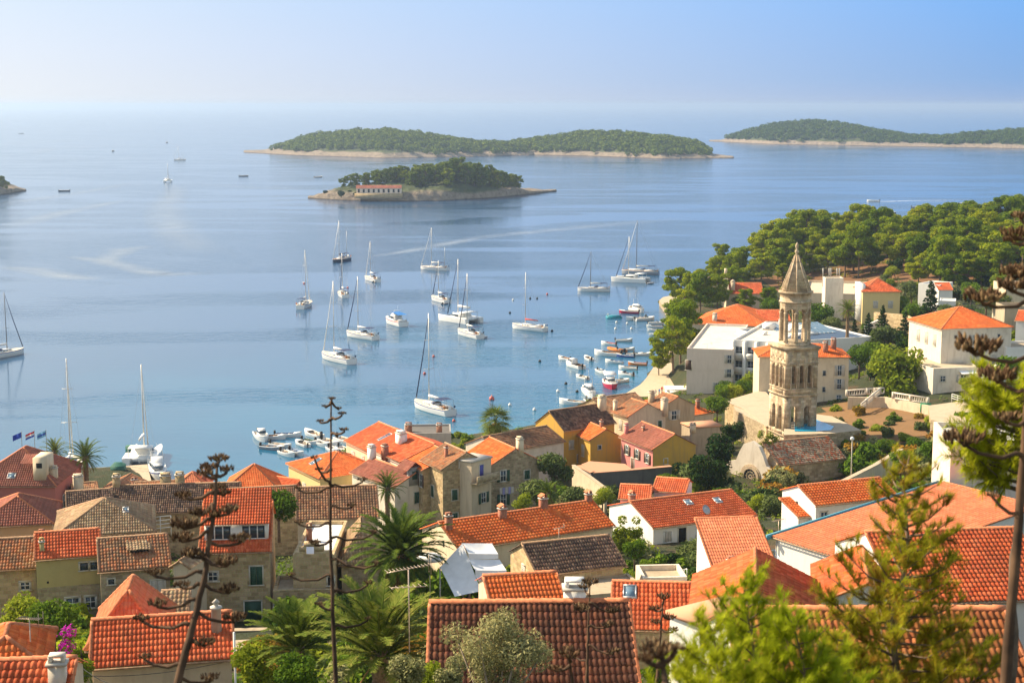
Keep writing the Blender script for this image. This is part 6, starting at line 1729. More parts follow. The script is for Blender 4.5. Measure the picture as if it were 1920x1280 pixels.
GREEN = ['bush', 'bush', 'lime', 'dull', 'darkleaf', 'olive']
scatter([(1448, 925), (1470, 890), (1580, 862), (1640, 880), (1700, 870), (1780, 850), (1782, 960), (1700, 960), (1600, 890), (1480, 915), (1430, 960)], 105, GREEN + ['dry'], 1.5, 3.0, 'leafy shrub in the tangled thicket between church and ribbed white house', 'shrubs of the church thicket', 1.5)
scatter([(1250, 905), (1330, 910), (1380, 935), (1450, 960), (1425, 972), (1300, 925)], 20, GREEN, 1.5, 2.8, 'leafy shrub between the retaining wall and the white red roofed house', 'shrubs behind the white house', 1.5)
scatter([(1540, 830), (1640, 835), (1660, 850), (1580, 862)], 14, ['bush', 'darkleaf', 'olive', 'dry'], .9, 1.7, 'dark hedge shrub along the near edge of the garden', 'garden hedge shrubs', 1.4)
scatter([(1560, 750), (1740, 770), (1760, 820), (1640, 835), (1560, 800)], 17, ['bush', 'lime', 'dull', 'dry'], .6, 1.4, 'young citrus tree on the bare brown garden soil', 'young garden trees', 3.2, 'citrus_tree', 'young tree')
scatter([(1740, 800), (1800, 770), (1900, 800), (1900, 860), (1780, 850)], 34, ['dry', 'lime', 'bush'], 1.1, 2.2, 'yellowing shrub below the sloping drive', 'shrubs below the drive', 1.6)
scatter([(1395, 780), (1440, 800), (1450, 820), (1400, 830), (1385, 800)], 14, ['lime', 'olive', 'bush'], .7, 1.5, 'straggling shrub on the rough terrace wall by the tower', 'shrubs on the tower terrace', 1.2)
scatter([(1620, 560), (1960, 500), (1960, 700), (1890, 680), (1880, 580), (1720, 575), (1640, 640)], 60, GREEN, 1.4, 3.0, 'green bush on the terraced hillside above the villa', 'hillside bushes', 2.6, 'bush', 'bush')
scatter([(960, 930), (1110, 930), (1160, 940), (1150, 975), (960, 985)], 26, GREEN, 1.2, 2.2, 'leafy shrub in the gardens behind the long orange roof', 'shrubs behind the long roof', 1.6)
scatter([(440, 1230), (830, 1180), (830, 1279), (440, 1279)], 46, ['bush', 'lime', 'olive', 'dull', 'dry'], .9, 1.8, 'low garden shrub beneath the palms at the bottom', 'bottom garden shrubs', 1.1, 'garden_plant', 'garden plant')
scatter([(500, 1120), (860, 1060), (860, 1180), (520, 1200)], 30, ['bush', 'darkleaf', 'lime'], 1.0, 2.0, 'leafy shrub around the palms below the white roofed ruin', 'shrubs around the big palm', 1.5, 'bush', 'bush')
scatter([(0, 1130), (170, 1170), (165, 1260), (0, 1260)], 26, ['bush', 'lime', 'fresh'], 1.0, 1.9, 'feathery shrub in the lane at the lower left', 'lane shrubs', 1.2)
scatter([(1150, 990), (1230, 1060), (1340, 1040), (1340, 1100), (1180, 1090)], 26, GREEN, .8, 1.5, 'garden shrub around the outside staircase', 'staircase garden shrubs', 1.2)
scatter([(280, 960), (320, 950), (325, 1000), (285, 995)], 8, ['lime', 'bush'], .8, 1.3, 'bright shrub behind the white roof trellis', 'trellis shrubs', 1.0)
scatter([(860, 1050), (1010, 1060), (1000, 1130), (870, 1120)], 20, ['bush', 'lime', 'darkleaf'], 1.0, 1.8, 'shrub between shade sails and old tiled house', 'courtyard shrubs', 1.3)
scatter([(760, 820), (900, 815), (900, 850), (780, 830)], 8, ['bush', 'lime'], .8, 1.4, 'small shrub behind the orange waterfront row', 'waterfront shrubs', 1.3)
scatter([(1640, 520), (1960, 490), (1960, 660), (1900, 640), (1885, 580), (1720, 575), (1650, 640)], 34, ['bush', 'lime', 'dull', 'darkleaf'], .7, 1.15, 'leafy tree on the terraced hillside between villa and forest', 'hillside trees', 4.2, 'tree', 'tree', True)
scatter([(1340, 560), (1440, 560), (1500, 530), (1500, 600), (1440, 600), (1350, 590)], 14, ['bush', 'lime', 'dull'], .6, 1.0, 'leafy tree between the chapel and the spire', 'chapel trees', 3.5, 'tree', 'tree', True)
scatter([(1450, 870), (1590, 862), (1700, 850), (1780, 850), (1780, 930), (1600, 895), (1470, 915)], 16, ['bush', 'lime', 'dull', 'olive'], .45, .75, 'small leafy tree in the thicket right of the church', 'thicket trees', 3., 'tree', 'tree', True)
scatter([(1340, 700), (1440, 690), (1440, 745), (1370, 760), (1340, 750)], 9, ['lime', 'bush'], .5, .8, 'light tree between the hotel and the terrace wall', 'hotel trees', 3., 'tree', 'tree', True)
# undergrowth that nobody could count: low leafy cover on the open ground
EXC = [PROM] + [[tuple(G(x, y).xy) for x, y in pl_] for pl_ in ([(1535, 765), (1600, 752), (1745, 770), (1790, 800), (1700, 832), (1560, 836), (1530, 815)], [(1465, 800), (1530, 770), (1620, 806), (1560, 818)], [(1365, 752), (1432, 728), (1465, 760), (1440, 805), (1380, 775)], [(1735, 765), (1800, 748), (1860, 764), (1800, 806)], [(110, 920), (115, 872), (290, 868), (300, 922)], [(440, 1180), (530, 1180), (540, 1240), (430, 1240)])]
rs = np.random.RandomState(77); cl = {'bush': [], 'dull': [], 'lime': []}; got = 0
while got < 4400:
    if got < 3200: x, y = rs.uniform(-125, 115), rs.uniform(58, 330)
    else: x, y = rs.uniform(55, 240), rs.uniform(380, 620)
    if not (-.5 < x / y < .42) or shore_dist(np.array([x]), np.array([y]))[0] < 3: got += .05; continue
    got += .2
    if in_house(x, y, .4) or any(bool(in_poly(np.array(x), np.array(y), e)) for e in EXC): continue
    got += .8; r = rs.uniform(.5, 1.15) * (1.5 if y > 380 else 1)
    cl[('bush', 'dull', 'lime')[rs.randint(3)]].append((x, y, ground(x, y) + .15, r, r, r * .75))
for k, c_ in cl.items():
    mb = MB(); v, f = leaf_cloud(c_, len(c_) * 70, .2, rs, .5, .5); mb.add(v, f); tag(mb.build('undergrowth', [LF[k]]), kind='stuff')
# ivy and bougainvillea
def bloom(px, py, d, r, label):
    p = D(px, py, d); root = empty('bougainvillea', (p.x, p.y, p.z - r), 0, label, 'flowering shrub')
    rs = np.random.RandomState(int(px)); cl = [(rs.uniform(-r, r), rs.uniform(-r * .5, r * .5), r + rs.uniform(-r, r) * .8, r * .3, r * .3, r * .3) for _ in range(16)]
    mb = MB(); v, f = leaf_cloud(cl, 900, .1, rs); mb.add(v, f); mb.build('blossom', [LF['magenta']], root)
    mb = MB(); v, f = leaf_cloud([(c[0], c[1] + .2, c[2] - .15, c[3] * 1.2, c[4], c[5]) for c in cl], 700, .12, rs); mb.add(v, f); mb.build('foliage', [LF['bush']], root)
    mb = MB()
    for c in cl[:8]: mb.tube([(0, 0, -1), (c[0] * .5, c[1], c[2] * .6), c[:3]], [.05, .03, .01], 4)
    mb.build('stems', [M['bark']], root)
bloom(92, 1208, 80, 1.25, 'magenta bougainvillea above the lane, lower left'); bloom(965, 1096, 100, .9, 'magenta bougainvillea beside the shade sails')
def ivy(px, py, d, rx, rz, lab):
    p = D(px, py, d); rs = np.random.RandomState(int(px)); cl = [(rs.uniform(-rx, rx), rs.uniform(-.3, .3), rz + rs.uniform(-rz, rz), .5, .35, .5) for _ in range(22)]
    mb = MB(); v, f = leaf_cloud(cl, 2200, .14, rs); mb.add(v, f); tag(mb.build('ivy', [LF['lime']], loc=(p.x, p.y, p.z - rz)), lab, 'ivy')
ivy(1440, 850, 229, 1.2, 3.4, 'ivy climbing the church facade beside the nave roof'); ivy(1170, 1000, 154, 1.6, 1.6, 'bright ivy bank below the white gable')
# palms
PA_, PB_, PC_ = make_palm(401, 5, 3.3, 96, True, 34, 14), make_palm(402, 3.2, 3.3, 54, False, 44, 3, 74), make_palm(403, 5, 2.6, 54, False, 20, 10)
FAN = make_fanpalm(404)
def pl(parts, px, py, d, s, hc, lab, name='date_palm'):
    p = D(px, py, d); palm(parts, (p.x, p.y, p.z - hc * s), s, px * .7, lab, name)
pl(PA_, 750, 1036, 110, 1.15, 5.3, 'big date palm with orange fruit clusters in the middle')
pl(PB_, 712, 1228, 58, .95, 3.4, 'young date palm with long arching fronds at the bottom')
pl(PC_, 726, 916, 188, .95, 5.2, 'date palm in front of the pink roofed house')
pl(PC_, 160, 858, 222, 1.2, 5.2, 'tall date palm beside the red villa'); pl(PC_, 102, 846, 232, .9, 5.2, 'smaller date palm behind the red villa roof')
pl(PC_, 1590, 582, 330, 1.05, 5.2, 'date palm above the blue panel roof'); pl(PC_, 1028, 925, 185, .75, 5.2, 'short date palm beside the grey stone house')
pl(PC_, 1745, 545, 390, .5, 5.2, 'thin palm in front of the yellow hipped house'); pl(FAN, 930, 790, 232, 1.45, 7.0, 'fan palm by the water behind the stone houses', 'fan_palm')
pl(PB_, 560, 1215, 66, .75, 3.4, 'small palm with a few long fronds left of the central stalk')
# ------------------------------------------------------------------ boats
def hull_mesh(L, B, fb, mats_rows=((-.5, .08, 0), (.08, .9, 1), (.9, 1.0, 2)), stern=.72, sheer=.3, n=14, deck=True, draft=.45, bow_rake=.08, fine=.62):
    """lofted hull, bow along +x; rows of material bands by height"""
    mb = MB(); st = []
    hs = [-draft, -.02, .12, fb * .55, fb * .86, fb]
    for i in range(n + 1):
        t = i / n
        x = -L / 2 + L * t
        b = B / 2 * (stern + (1 - stern) * min(1, t / .4) ** .8) if t < .45 else B / 2 * max(0.0, 1 - ((t - .45) / .55) ** 2.1) ** fine
        row = []
        for k, h in enumerate(hs):
            sh = h + (sheer * (t - .3) ** 2 * 1.6 if t > .3 else 0) * max(0, h) / fb
            f = [.32, .8, .86, .95, .985, 1][k]
            xr = x + (h - fb) * bow_rake * L * .12 * max(0, (t - .5) * 2) - (fb - h) * .1 * (1 - t)
            row.append((xr, b * f, sh))
        st.append(row)
    m = len(hs)
    for s in (-1, 1):
        V = [(x, s * y, z) for row in st for x, y, z in row]
        for k in range(m - 1):
            mi = 0 if k < 1 else 1 if k < 4 else 2
            Fq = [(i * m + k, (i + 1) * m + k, (i + 1) * m + k + 1, i * m + k + 1) for i in range(n)]
            if s > 0: Fq = [f[::-1] for f in Fq]
            mb.add(V, Fq, None, mi)
    T0 = st[0]
    for k in range(m - 1):
        (x0, y0, z0), (x1, y1, z1) = T0[k], T0[k + 1]
        mb.add([(x0, -y0, z0), (x0, y0, z0), (x1, y1, z1), (x1, -y1, z1)], [(3, 2, 1, 0)], None, 0 if k < 1 else 1)
    return mb, st
def deck_on(st, inset, z=None, hole=None):
    mb = MB()
    for a, b in zip(st[:-1], st[1:]):
        (x0, y0, z0), (x1, y1, z1) = a[-1], b[-1]
        mb.add([(x0, -y0, z0), (x1, -y1, z1), (x1, 0, z1 + .06), (x0, 0, z0 + .06)], [(0, 1, 2, 3)]); mb.add([(x0, 0, z0 + .06), (x1, 0, z1 + .06), (x1, y1, z1), (x0, y0, z0)], [(0, 1, 2, 3)])
    return mb
def tapered(mb, x0, x1, w0, w1, z0, z1, top=.78, rake0=.1, rake1=.5, mi=0):
    v = [(x0, -w0, z0), (x1, -w1, z0), (x1, w1, z0), (x0, w0, z0), (x0 + rake0, -w0 * top, z1), (x1 - rake1, -w1 * top, z1), (x1 - rake1, w1 * top, z1), (x0 + rake0, w0 * top, z1)]
    mb.add(v, [(0, 1, 5, 4), (1, 2, 6, 5), (2, 3, 7, 6), (3, 0, 4, 7), (4, 5, 6, 7)], None, mi)
def place_boat(root, px, py, head):
    p = P(px, py, 0)
    root.location = (p.x, p.y, 0)
    base = math.atan2(p.y, p.x)                 # heading 0 points away from the viewer, + to the right
    root.rotation_euler = (0, 0, base - R(head))
SG = 'sailing yachts moored in the bay'
def sailboat(px, py, head, label, L=12.5, mast=17.5, hull='boat', cover='sail', furl='sail', bim='navy', spar='spar', mizzen=0, stripe='bluehull', name='sailing_yacht', cat='sailing yacht', group=SG, outline=True):
    B = L * .31; fb = 1.15 * L / 12
    root = empty(name, (0, 0, 0), 0, label, cat, group)
    mb, st = hull_mesh(L, B, fb); mb.build('hull', [M['antifoul'], M[hull], M[stripe]], root, True)
    deck_on(st, 0).build('deck', [M['boatcream'] if hull == 'boat' else M['teak']], root)
    z = fb + .03
    mb = MB(); tapered(mb, -L * .12, L * .24, B * .3, B * .16, z, z + .5 * L / 12, .8, .05, L * .1); cab = mb.build('cabin', [M[hull] if hull == 'boat' else M['boat']], root)
    mb = MB()
    for s in (-1, 1):
        for k in range(3):
            x = -L * .06 + k * L * .08; y0 = B * (.285 - .035 * k)
            mb.quad((x, s * y0, z + .17), (x + L * .055, s * (y0 - B * .022), z + .17), (x + L * .055, s * (y0 - B * .045), z + .33), (x, s * (y0 - B * .02), z + .33))
    mb.build('cabin_window', [M['glass']], cab)
    mb = MB(); mb.box(-L * .42, -L * .13, -B * .2, B * .2, z - .0, z + .05, 0); mb.box(-L * .42, -L * .13, -B * .33, -B * .2, z, z + .3, 1); mb.box(-L * .42, -L * .13, B * .2, B * .33, z, z + .3, 1)
    mb.lathe((-L * .33, 0, z + .05), [(.06, 0), (.06, .7), (.02, .75)], 6, 2); mb.build('cockpit', [M['teak'], M['boat'], M['metal']], root)
    mx = L * .1
    mb = MB(); mb.tube([(mx, 0, z), (mx - .12, 0, mast)], [.12, .075], 7); mb.tube([(mx, -B * .3, z + mast * .36), (mx, B * .3, z + mast * .36)], .04, 4); mb.tube([(mx, -B * .22, z + mast * .66), (mx, B * .22, z + mast * .66)], .04, 4)
    mb.build('mast', [M[spar]], root)
    zb = z + 1.5
    mb = MB(); mb.tube([(mx, 0, zb), (-L * .3, 0, zb + .1)], .08, 6); bo = mb.build('boom', [M[spar]], root)
    mb = MB(); mb.tube([(mx - .1, 0, zb + .2), (mx - L * .12, 0, zb + .24), (-L * .29, 0, zb + .2)], [.26, .2, .12], 8); mb.build('sail_cover', [M[cover]], bo)
    if furl:
        mb = MB(); mb.tube([(L * .47, 0, z + .5), (L * .28, 0, z + mast * .45), (mx + .1, 0, mast * .95)], [.13, .11, .05], 6); mb.build('furled_sail', [M[furl]], root)
    mb = MB()
    for s in (-1, 1):
        mb.tube([(mx - .2, s * B * .45, z), (mx, s * B * .3, z + mast * .36), (mx - .1, 0, mast * .97)], .018, 3, 0, False)
        mb.tube([(-L * .45, s * .6, z), (mx - .1, 0, mast)], .016, 3, 0, False)
        mb.tube([(-L * .46, s * B * .34, z + .6), (0, s * B * .48, z + .62), (L * .3, s * B * .28, z + .7), (L * .48, 0, z + .9)], .02, 4, 0, False)
        for x in (-.45, -.2, .05, .28): mb.tube([(L * x, s * B * (.35 if x < -.3 else .47 if x < .2 else .3), z - .05), (L * x, s * B * (.35 if x < -.3 else .47 if x < .2 else .3), z + .64)], .02, 4, 0, False)
    mb.build('rigging', [M['metal']], root)
    if bim:
        mb = MB(); za = z + 1.75
        for k in range(4):
            y0, y1 = -B * .36 + k * B * .18, -B * .36 + (k + 1) * B * .18
            h0, h1 = za + .12 * math.cos((k / 4 - .5) * 3), za + .12 * math.cos(((k + 1) / 4 - .5) * 3)
            mb.quad((-L * .42, y0, h0), (-L * .22, y0, h0 + .05), (-L * .22, y1, h1 + .05), (-L * .42, y1, h1))
        for s in (-1, 1): mb.tube([(-L * .42, s * B * .36, z + .3), (-L * .42, s * B * .36, za + .02)], .03, 4); mb.tube([(-L * .22, s * B * .36, z + .3), (-L * .22, s * B * .36, za + .07)], .03, 4)
        mb.build('bimini', [M[bim]], root)
        mb = MB()
        for k in range(6):
            a0, a1 = math.pi * k / 6, math.pi * (k + 1) / 6; w_ = B * .27
            mb.quad((-L * .13, w_ * math.cos(a0), z + .35 + .65 * math.sin(a0)), (-L * .02, w_ * .8 * math.cos(a0), z + .35 + .3 * math.sin(a0)), (-L * .02, w_ * .8 * math.cos(a1), z + .35 + .3 * math.sin(a1)), (-L * .13, w_ * math.cos(a1), z + .35 + .65 * math.sin(a1)))
        mb.build('sprayhood', [M[bim]], root)
    if mizzen:
        mb = MB(); mb.tube([(-L * .38, 0, z), (-L * .39, 0, mast * mizzen)], [.09, .05], 6); mb.build('mizzen_mast', [M[spar]], root)
    if outline:
        mb = MB(); mb.box(-L * .5, -L * .48, -.25, .25, fb * .35, fb + .9, 0); mb.ball((-L * .485, B * .3, fb + .55), (.12, .28, .28), 8, 6, 1); mb.ball((-L * .485, -B * .28, fb + .5), (.12, .25, .25), 8, 6, 2)
        mb.build('stern_gear', [M['boat'], M['orangetube'], M['navy']], root)
    place_boat(root, px, py, head); return root
def catamaran(px, py, head, label, L=13, B=7.2, mast=18, name='catamaran', furl='navy'):
    root = empty(name, (0, 0, 0), 0, label, 'catamaran', SG)
    for s in (-1, 1):
        mb, st = hull_mesh(L, 1.7, 1.5, stern=.8); o = mb.build('hull', [M['antifoul'], M['boat'], M['boat']], root, True); o.location.y = s * (B / 2 - .85)
        d = deck_on(st, 0).build('deck', [M['boat']], o)
    mb = MB(); mb.box(-L * .44, L * .1, -B / 2 + 1.2, B / 2 - 1.2, .8, 1.5); mb.build('bridge_deck', [M['boat']], root)
    mb = MB(); tapered(mb, -L * .2, L * .16, B * .34, B * .27, 1.5, 2.5, .82, .2, 1.1); c_ = mb.build('cabin', [M['boat']], root)
    mb = MB(); tapered(mb, -L * .15, L * .172, B * .328, B * .262, 1.75, 2.2, .9, .1, .55); mb.build('cabin_window', [M['glass']], c_)
    mb = MB(); mb.box(-L * .42, -L * .18, -B * .32, B * .32, 3.0, 3.12)
    for s in (-1, 1): mb.tube([(-L * .41, s * B * .31, 1.5), (-L * .41, s * B * .31, 3.0)], .05, 5)
    mb.build('cockpit_roof', [M['boat']], root)
    mb = MB(); mb.box(L * .12, L * .42, -B / 2 + 1.6, B / 2 - 1.6, 1.28, 1.3); mb.build('trampoline', [M['black']], root)
    mb = MB(); mb.tube([(L * .06, 0, 2.4), (L * .05, 0, mast)], [.14, .09], 7); mb.build('mast', [M['spar']], root)
    mb = MB(); mb.tube([(L * .05, 0, 4.2), (-L * .36, 0, 4.3)], .09, 6); bo = mb.build('boom', [M['spar']], root)
    mb = MB(); mb.tube([(L * .04, 0, 4.45), (-L * .35, 0, 4.5)], [.3, .18], 8); mb.build('sail_cover', [M['sail']], bo)
    mb = MB(); mb.tube([(L * .42, 0, 1.6), (L * .07, 0, mast * .95)], [.13, .06], 6); mb.build('furled_sail', [M[furl]], root)
    mb = MB()
    for s in (-1, 1): mb.tube([(-L * .1, s * (B / 2 - .8), 1.5), (L * .05, 0, mast * .95)], .018, 3, 0, False)
    mb.build('rigging', [M['metal']], root)
    place_boat(root, px, py, head); return root
def dinghy(px, py, head, label, L=2.9, col='greyhull', group='dinghies tied to the yachts'):
    root = empty('inflatable_dinghy', (0, 0, 0), 0, label, 'dinghy', group)
    mb = MB()
    for s in (-1, 1): mb.tube([(-L / 2, s * .55, .22), (L * .2, s * .55, .24), (L * .42, s * .28, .3), (L * .48, 0, .34)], [.2, .21, .2, .18], 8)
    mb.build('tube', [M[col]], root, True)
    mb = MB(); mb.box(-L * .45, L * .3, -.42, .42, .06, .12); mb.box(-.2, .05, -.45, .45, .28, .33); mb.build('floor', [M['boatcream']], root)
    mb = MB(); mb.box(-L * .55, -L * .45, -.14, .14, .25, .72); mb.box(-L * .54, -L * .48, -.05, .05, -.3, .25); mb.build('outboard', [M['black']], root)
    place_boat(root, px, py, head); return root
def cruiser(px, py, head, label, L=10.5, hull='boat', canopy=None, fly=True, group='motor cruisers', stripe='boat', name='motor_cruiser'):
    B = L * .33; fb = 1.25 * L / 10
    root = empty(name, (0, 0, 0), 0, label, 'motor boat', group)
    mb, st = hull_mesh(L, B, fb, stern=.9, sheer=.7); mb.build('hull', [M['antifoul'], M[hull], M[stripe]], root, True)
    deck_on(st, 0).build('deck', [M['boat']], root)
    z = fb + .03
    mb = MB(); tapered(mb, -L * .2, L * .3, B * .4, B * .22, z, z + 1.25, .82, .15, L * .17); c_ = mb.build('cabin', [M['boat']], root)
    mb = MB(); tapered(mb, -L * .15, L * .262, B * .412, B * .25, z + .55, z + .98, .92, .1, L * .075); mb.build('cabin_window', [M['glass']], c_)
    mb = MB(); mb.box(-L * .46, -L * .22, -B * .34, B * .34, z, z + .06, 0); mb.box(-L * .46, -L * .41, -B * .36, B * .36, z + .06, z + .5, 1); mb.build('cockpit', [M['teak'], M['boat']], root)
    if fly:
        mb = MB(); tapered(mb, -L * .22, L * .08, B * .34, B * .26, z + 1.26, z + 1.85, .9, .1, .5); mb.build('flybridge', [M['boat']], root)
    mb = MB(); mb.tube([(-L * .12, -B * .33, z + 1.2), (-L * .16, -B * .3, z + 2.9), (-L * .16, B * .3, z + 2.9), (-L * .12, B * .33, z + 1.2)], .05, 6); mb.tube([(-L * .16, 0, z + 2.9), (-L * .17, 0, z + 4.2)], .025, 5); mb.build('radar_arch', [M['boat']], root)
    if canopy:
        mb = MB(); mb.quad((-L * .46, -B * .4, z + 1.9), (-L * .02, -B * .36, z + 2.25), (-L * .02, B * .36, z + 2.25), (-L * .46, B * .4, z + 1.9))
        for x, h in ((-.45, 1.9), (-.04, 2.22)):
            for s in (-1, 1): mb.tube([(L * x, s * B * .38, z), (L * x, s * B * .38, z + h)], .035, 4)
        mb.build('canopy', [M[canopy]], root)
    mb = MB()
    for s in (-1, 1):
        mb.tube([(-L * .1, s * B * .49, z + .6), (L * .25, s * B * .36, z + .75), (L * .47, 0, z + 1.1)], .025, 4, 0, False)
        for x, y in ((-.1, .49), (.08, .44), (.25, .36), (.38, .2)): mb.tube([(L * x, s * B * y, z), (L * x, s * B * y, z + .66 + max(0, x) * .4)], .02, 4, 0, False)
    mb.build('bow_rail', [M['metal']], root)
    place_boat(root, px, py, head); return root
def openboat_parts(root, L, hull, inner, rim='boat', cabin=False, wind=False, motor=True, canopy=None, rows=1):
    B = L * .38; fb = .62 * L / 5.5
    mb, st = hull_mesh(L, B, fb, stern=.82, sheer=.5, n=10, draft=.25); mb.build('hull', [M['antifoul'], M[hull], M[rim]], root, True)
    mb = MB(); ib = MB(); zf = fb * .35
    for a, b in zip(st[:-1], st[1:]):
        (x0, y0, z0), (x1, y1, z1) = a[-1], b[-1]
        fore = x1 > L * .22
        k0, k1 = (.0, .0) if fore else (.8, .8)
        for s in (-1, 1):
            q = [(x0, s * y0, z0), (x1, s * y1, z1), (x1, s * y1 * k1, z1 + (.05 if fore else .02)), (x0, s * y0 * k0, z0 + (.05 if fore else .02))]
            mb.add(q if s < 0 else q[::-1], [(0, 1, 2, 3)])
            if not fore:
                q = [(x0, s * y0 * .8, z0 + .02), (x1, s * y1 * .8, z1 + .02), (x1, s * y1 * .72, zf), (x0, s * y0 * .72, zf)]
                ib.add(q if s < 0 else q[::-1], [(0, 1, 2, 3)])
        if not fore: ib.quad((x0, -y0 * .72, zf), (x1, -y1 * .72, zf), (x1, y1 * .72, zf), (x0, y0 * .72, zf))
    mb.build('gunwale', [M[rim]], root); ib.build('inside', [M[inner]], root)
    mb = MB()
    for x in (-.3, -.02): mb.box(L * x, L * x + .3, -B * .37, B * .37, fb * .72, fb * .8)
    mb.build('thwart', [M['teak'] if inner != 'bluecockpit' else M['boatcream']], root)
    if motor:
        mb = MB(); mb.box(-L * .56, -L * .49, -.16, .16, fb * .8, fb + .55); mb.box(-L * .54, -L * .5, -.06, .06, -.4, fb * .8); mb.build('outboard', [M['black'] if rows else M['boat']], root)
    if cabin:
        mb = MB(); tapered(mb, -L * .02, L * .26, B * .32, B * .22, fb, fb + 1.25, .85, .05, .5); c_ = mb.build('cabin', [M['boat']], root)
        mb = MB(); tapered(mb, .0, L * .255, B * .33, B * .235, fb + .6, fb + 1.0, .93, .02, .2); mb.build('cabin_window', [M['glass']], c_)
    if wind:
        mb = MB()
        for s in (-1, 1): mb.quad((L * .2, 0, fb + .05), (L * .08, s * B * .36, fb + .05), (L * .04, s * B * .32, fb + .5), (L * .14, 0, fb + .5))
        mb.build('windscreen', [M['skyglass']], root)
    if canopy:
        mb = MB(); h = fb + 1.7; mb.box(-L * .42, L * .12, -B * .4, B * .4, h, h + .08)
        for x in (-.4, .1):
            for s in (-1, 1): mb.tube([(L * x, s * B * .38, fb), (L * x, s * B * .38, h)], .035, 4)
        mb.build('canopy', [M[canopy]], root)
BG = {}
def openboat(px, py, head, label, L=4.6, hull='boat', inner='boatcream', group='small boats moored along the promenade', **kw):
    key = (hull, inner, tuple(sorted(kw.items())))
    if key in BG:
        src, L0 = BG[key]; root = copy_thing(src, (0, 0, 0), 0, L / L0, label, group)
    else:
        root = empty('small_boat', (0, 0, 0), 0, label, 'small boat', group); openboat_parts(root, L, hull, inner, **kw); BG[key] = (root, L)
    place_boat(root, px, py, head); return root

sailboat(572, 575, 14, 'white yacht seen from astern, leftmost of the anchored fleet', mast=17.5)
sailboat(639, 490, -150, 'dark hulled yacht with an awning aft, farthest of the left group', hull='darkhull', stripe='boat', mast=16.5, mizzen=.72, cover='navy')
sailboat(643, 555, -8, 'white yacht seen from astern below the dark hulled yacht', L=11, mast=14, furl='navy')
sailboat(697, 526, -22, 'white yacht with dinghy astern, left of the long wake', L=11.5, mast=14)
sailboat(632, 676, -30, 'big white yacht with pale furled sail and blue pennant, left foreground', L=14, mast=19.5, furl='sail')
sailboat(677, 633, -38, 'white yacht with dark furled foresail and dark bimini', L=12.5, mast=16.5, furl='navy')
cruiser(741, 608, -25, 'white and red motor cruiser with bright blue canopy', 11, 'boat', 'bluecanvas', stripe='redhull')
sailboat(814, 506, -60, 'distant white yacht with tall white mast lying side on', L=12, mast=16, mizzen=.55)
sailboat(825, 565, -24, 'white yacht with brown cockpit clutter above the catamaran', L=12, mast=13, furl='navy')
catamaran(862, 602, -40, 'white catamaran with tall mast at the centre of the fleet')
sailboat(880, 630, -28, 'white yacht with grey dinghy in front of the catamaran', L=12.5, mast=17, furl='navy')
sailboat(991, 618, -50, 'white yacht with red sail cover', L=12, mast=16, cover='redcanvas', furl=None, bim=None)
sailboat(811, 770, -32, 'large white yacht closest to the town with coloured gear on its stern', L=13.5, mast=20, furl='navy')
sailboat(1113, 546, -82, 'white yacht with dark mast lying side on in open water', L=11, mast=13.5, spar='sparb', furl='navy')
catamaran(1182, 528, -70, 'low white catamaran beside the grey ketch', 13, 6.5, 16)
sailboat(1200, 514, -78, 'grey hulled yacht with tall dark mast, farthest right', L=14, mast=20, hull='greyhull', spar='sparb', stripe='boat')
sailboat(6, 668, 52, 'white yacht cut by the left edge of the picture', L=13, mast=16, spar='sparb', furl='navy')
sailboat(132, 885, 5, 'yacht moored behind the left palms, mostly its tall mast showing', L=14, mast=19.5, spar='spar')
catamaran(270, 862, 10, 'white catamaran with furled white sail moored at the quay', 11, 6, 17, furl='sail')
cruiser(296, 893, 178, 'white motor yacht with dark windows, bow towards the quay', 9.5, 'boat', None, group='boats at the quay', stripe='bluehull')
sailboat(337, 301, -95, 'faint distant yacht sailing off the wooded island', L=13, mast=16, bim=None)
catamaran(315, 341, 5, 'distant white catamaran motoring away with a wake', 12, 7, 15)
for px, py, hd_, lab in [(120, 359, -90, 'tiny dark fishing boat off the rocky point'), (457, 331, 85, 'tiny dark rowing boat left of the rocky islet'), (597, 333, 60, 'tiny boat speck behind the rocky islet'), (212, 284, 0, 'tiny far boat towards the left horizon'), (40, 251, 90, 'faintest far boat near the left horizon'), (313, 268, 0, 'tiny far boat beyond the distant yacht'),
                          (1667, 401, 90, 'small dark motorboat beyond the headland pines'), (1722, 390, 90, 'pale small boat above the headland pines, left of two'), (1797, 383, 90, 'pale small boat above the headland pines, right of two')]:
    openboat(px, py, hd_, lab, 8 if py > 300 else 11, hull='darkhull' if 'dark' in lab else 'greyhull', inner='boatcream', group='far boats on open water')
openboat(1637, 378, -90, 'white speedboat throwing a foaming wake', 8, wind=True, group='far boats on open water')
for px, py, hd_, lab in [(905, 634, 60, 'grey dinghy tied behind the yacht in front of the catamaran'), (843, 773, 70, 'grey dinghy behind the large yacht closest to town'), (797, 505, -80, 'pale dinghy beside the distant side on yacht'), (702, 529, 10, 'dinghy tied behind the yacht left of the long wake'), (834, 570, 30, 'dinghy tied behind the yacht above the catamaran'), (1219, 532, 60, 'dinghy beside the low white catamaran')]:
    dinghy(px, py, hd_, lab)
PG = 'small boats moored along the promenade'
cruiser(1195, 584, 150, 'little white cabin boat nearest the promenade tip', 7.5, group=PG, fly=False, name='cabin_boat')
openboat(1179, 587, -80, 'brown red skiff beside the little white cabin boat', 6, 'redhull', 'teak')
openboat(1192, 599, -120, 'white and blue skiff below the little white cabin boat', 6.5, 'boat', 'bluecockpit', wind=True)
openboat(1209, 600, 60, 'white skiff next to the white and blue one', 6.5, 'boat', 'boatcream', wind=True)
mb = MB(); mb.box(-2.2, 2.2, -1.1, 1.1, -.2, .5, 0); mb.box(-1.9, 1.9, -.8, .8, .5, .75, 0)
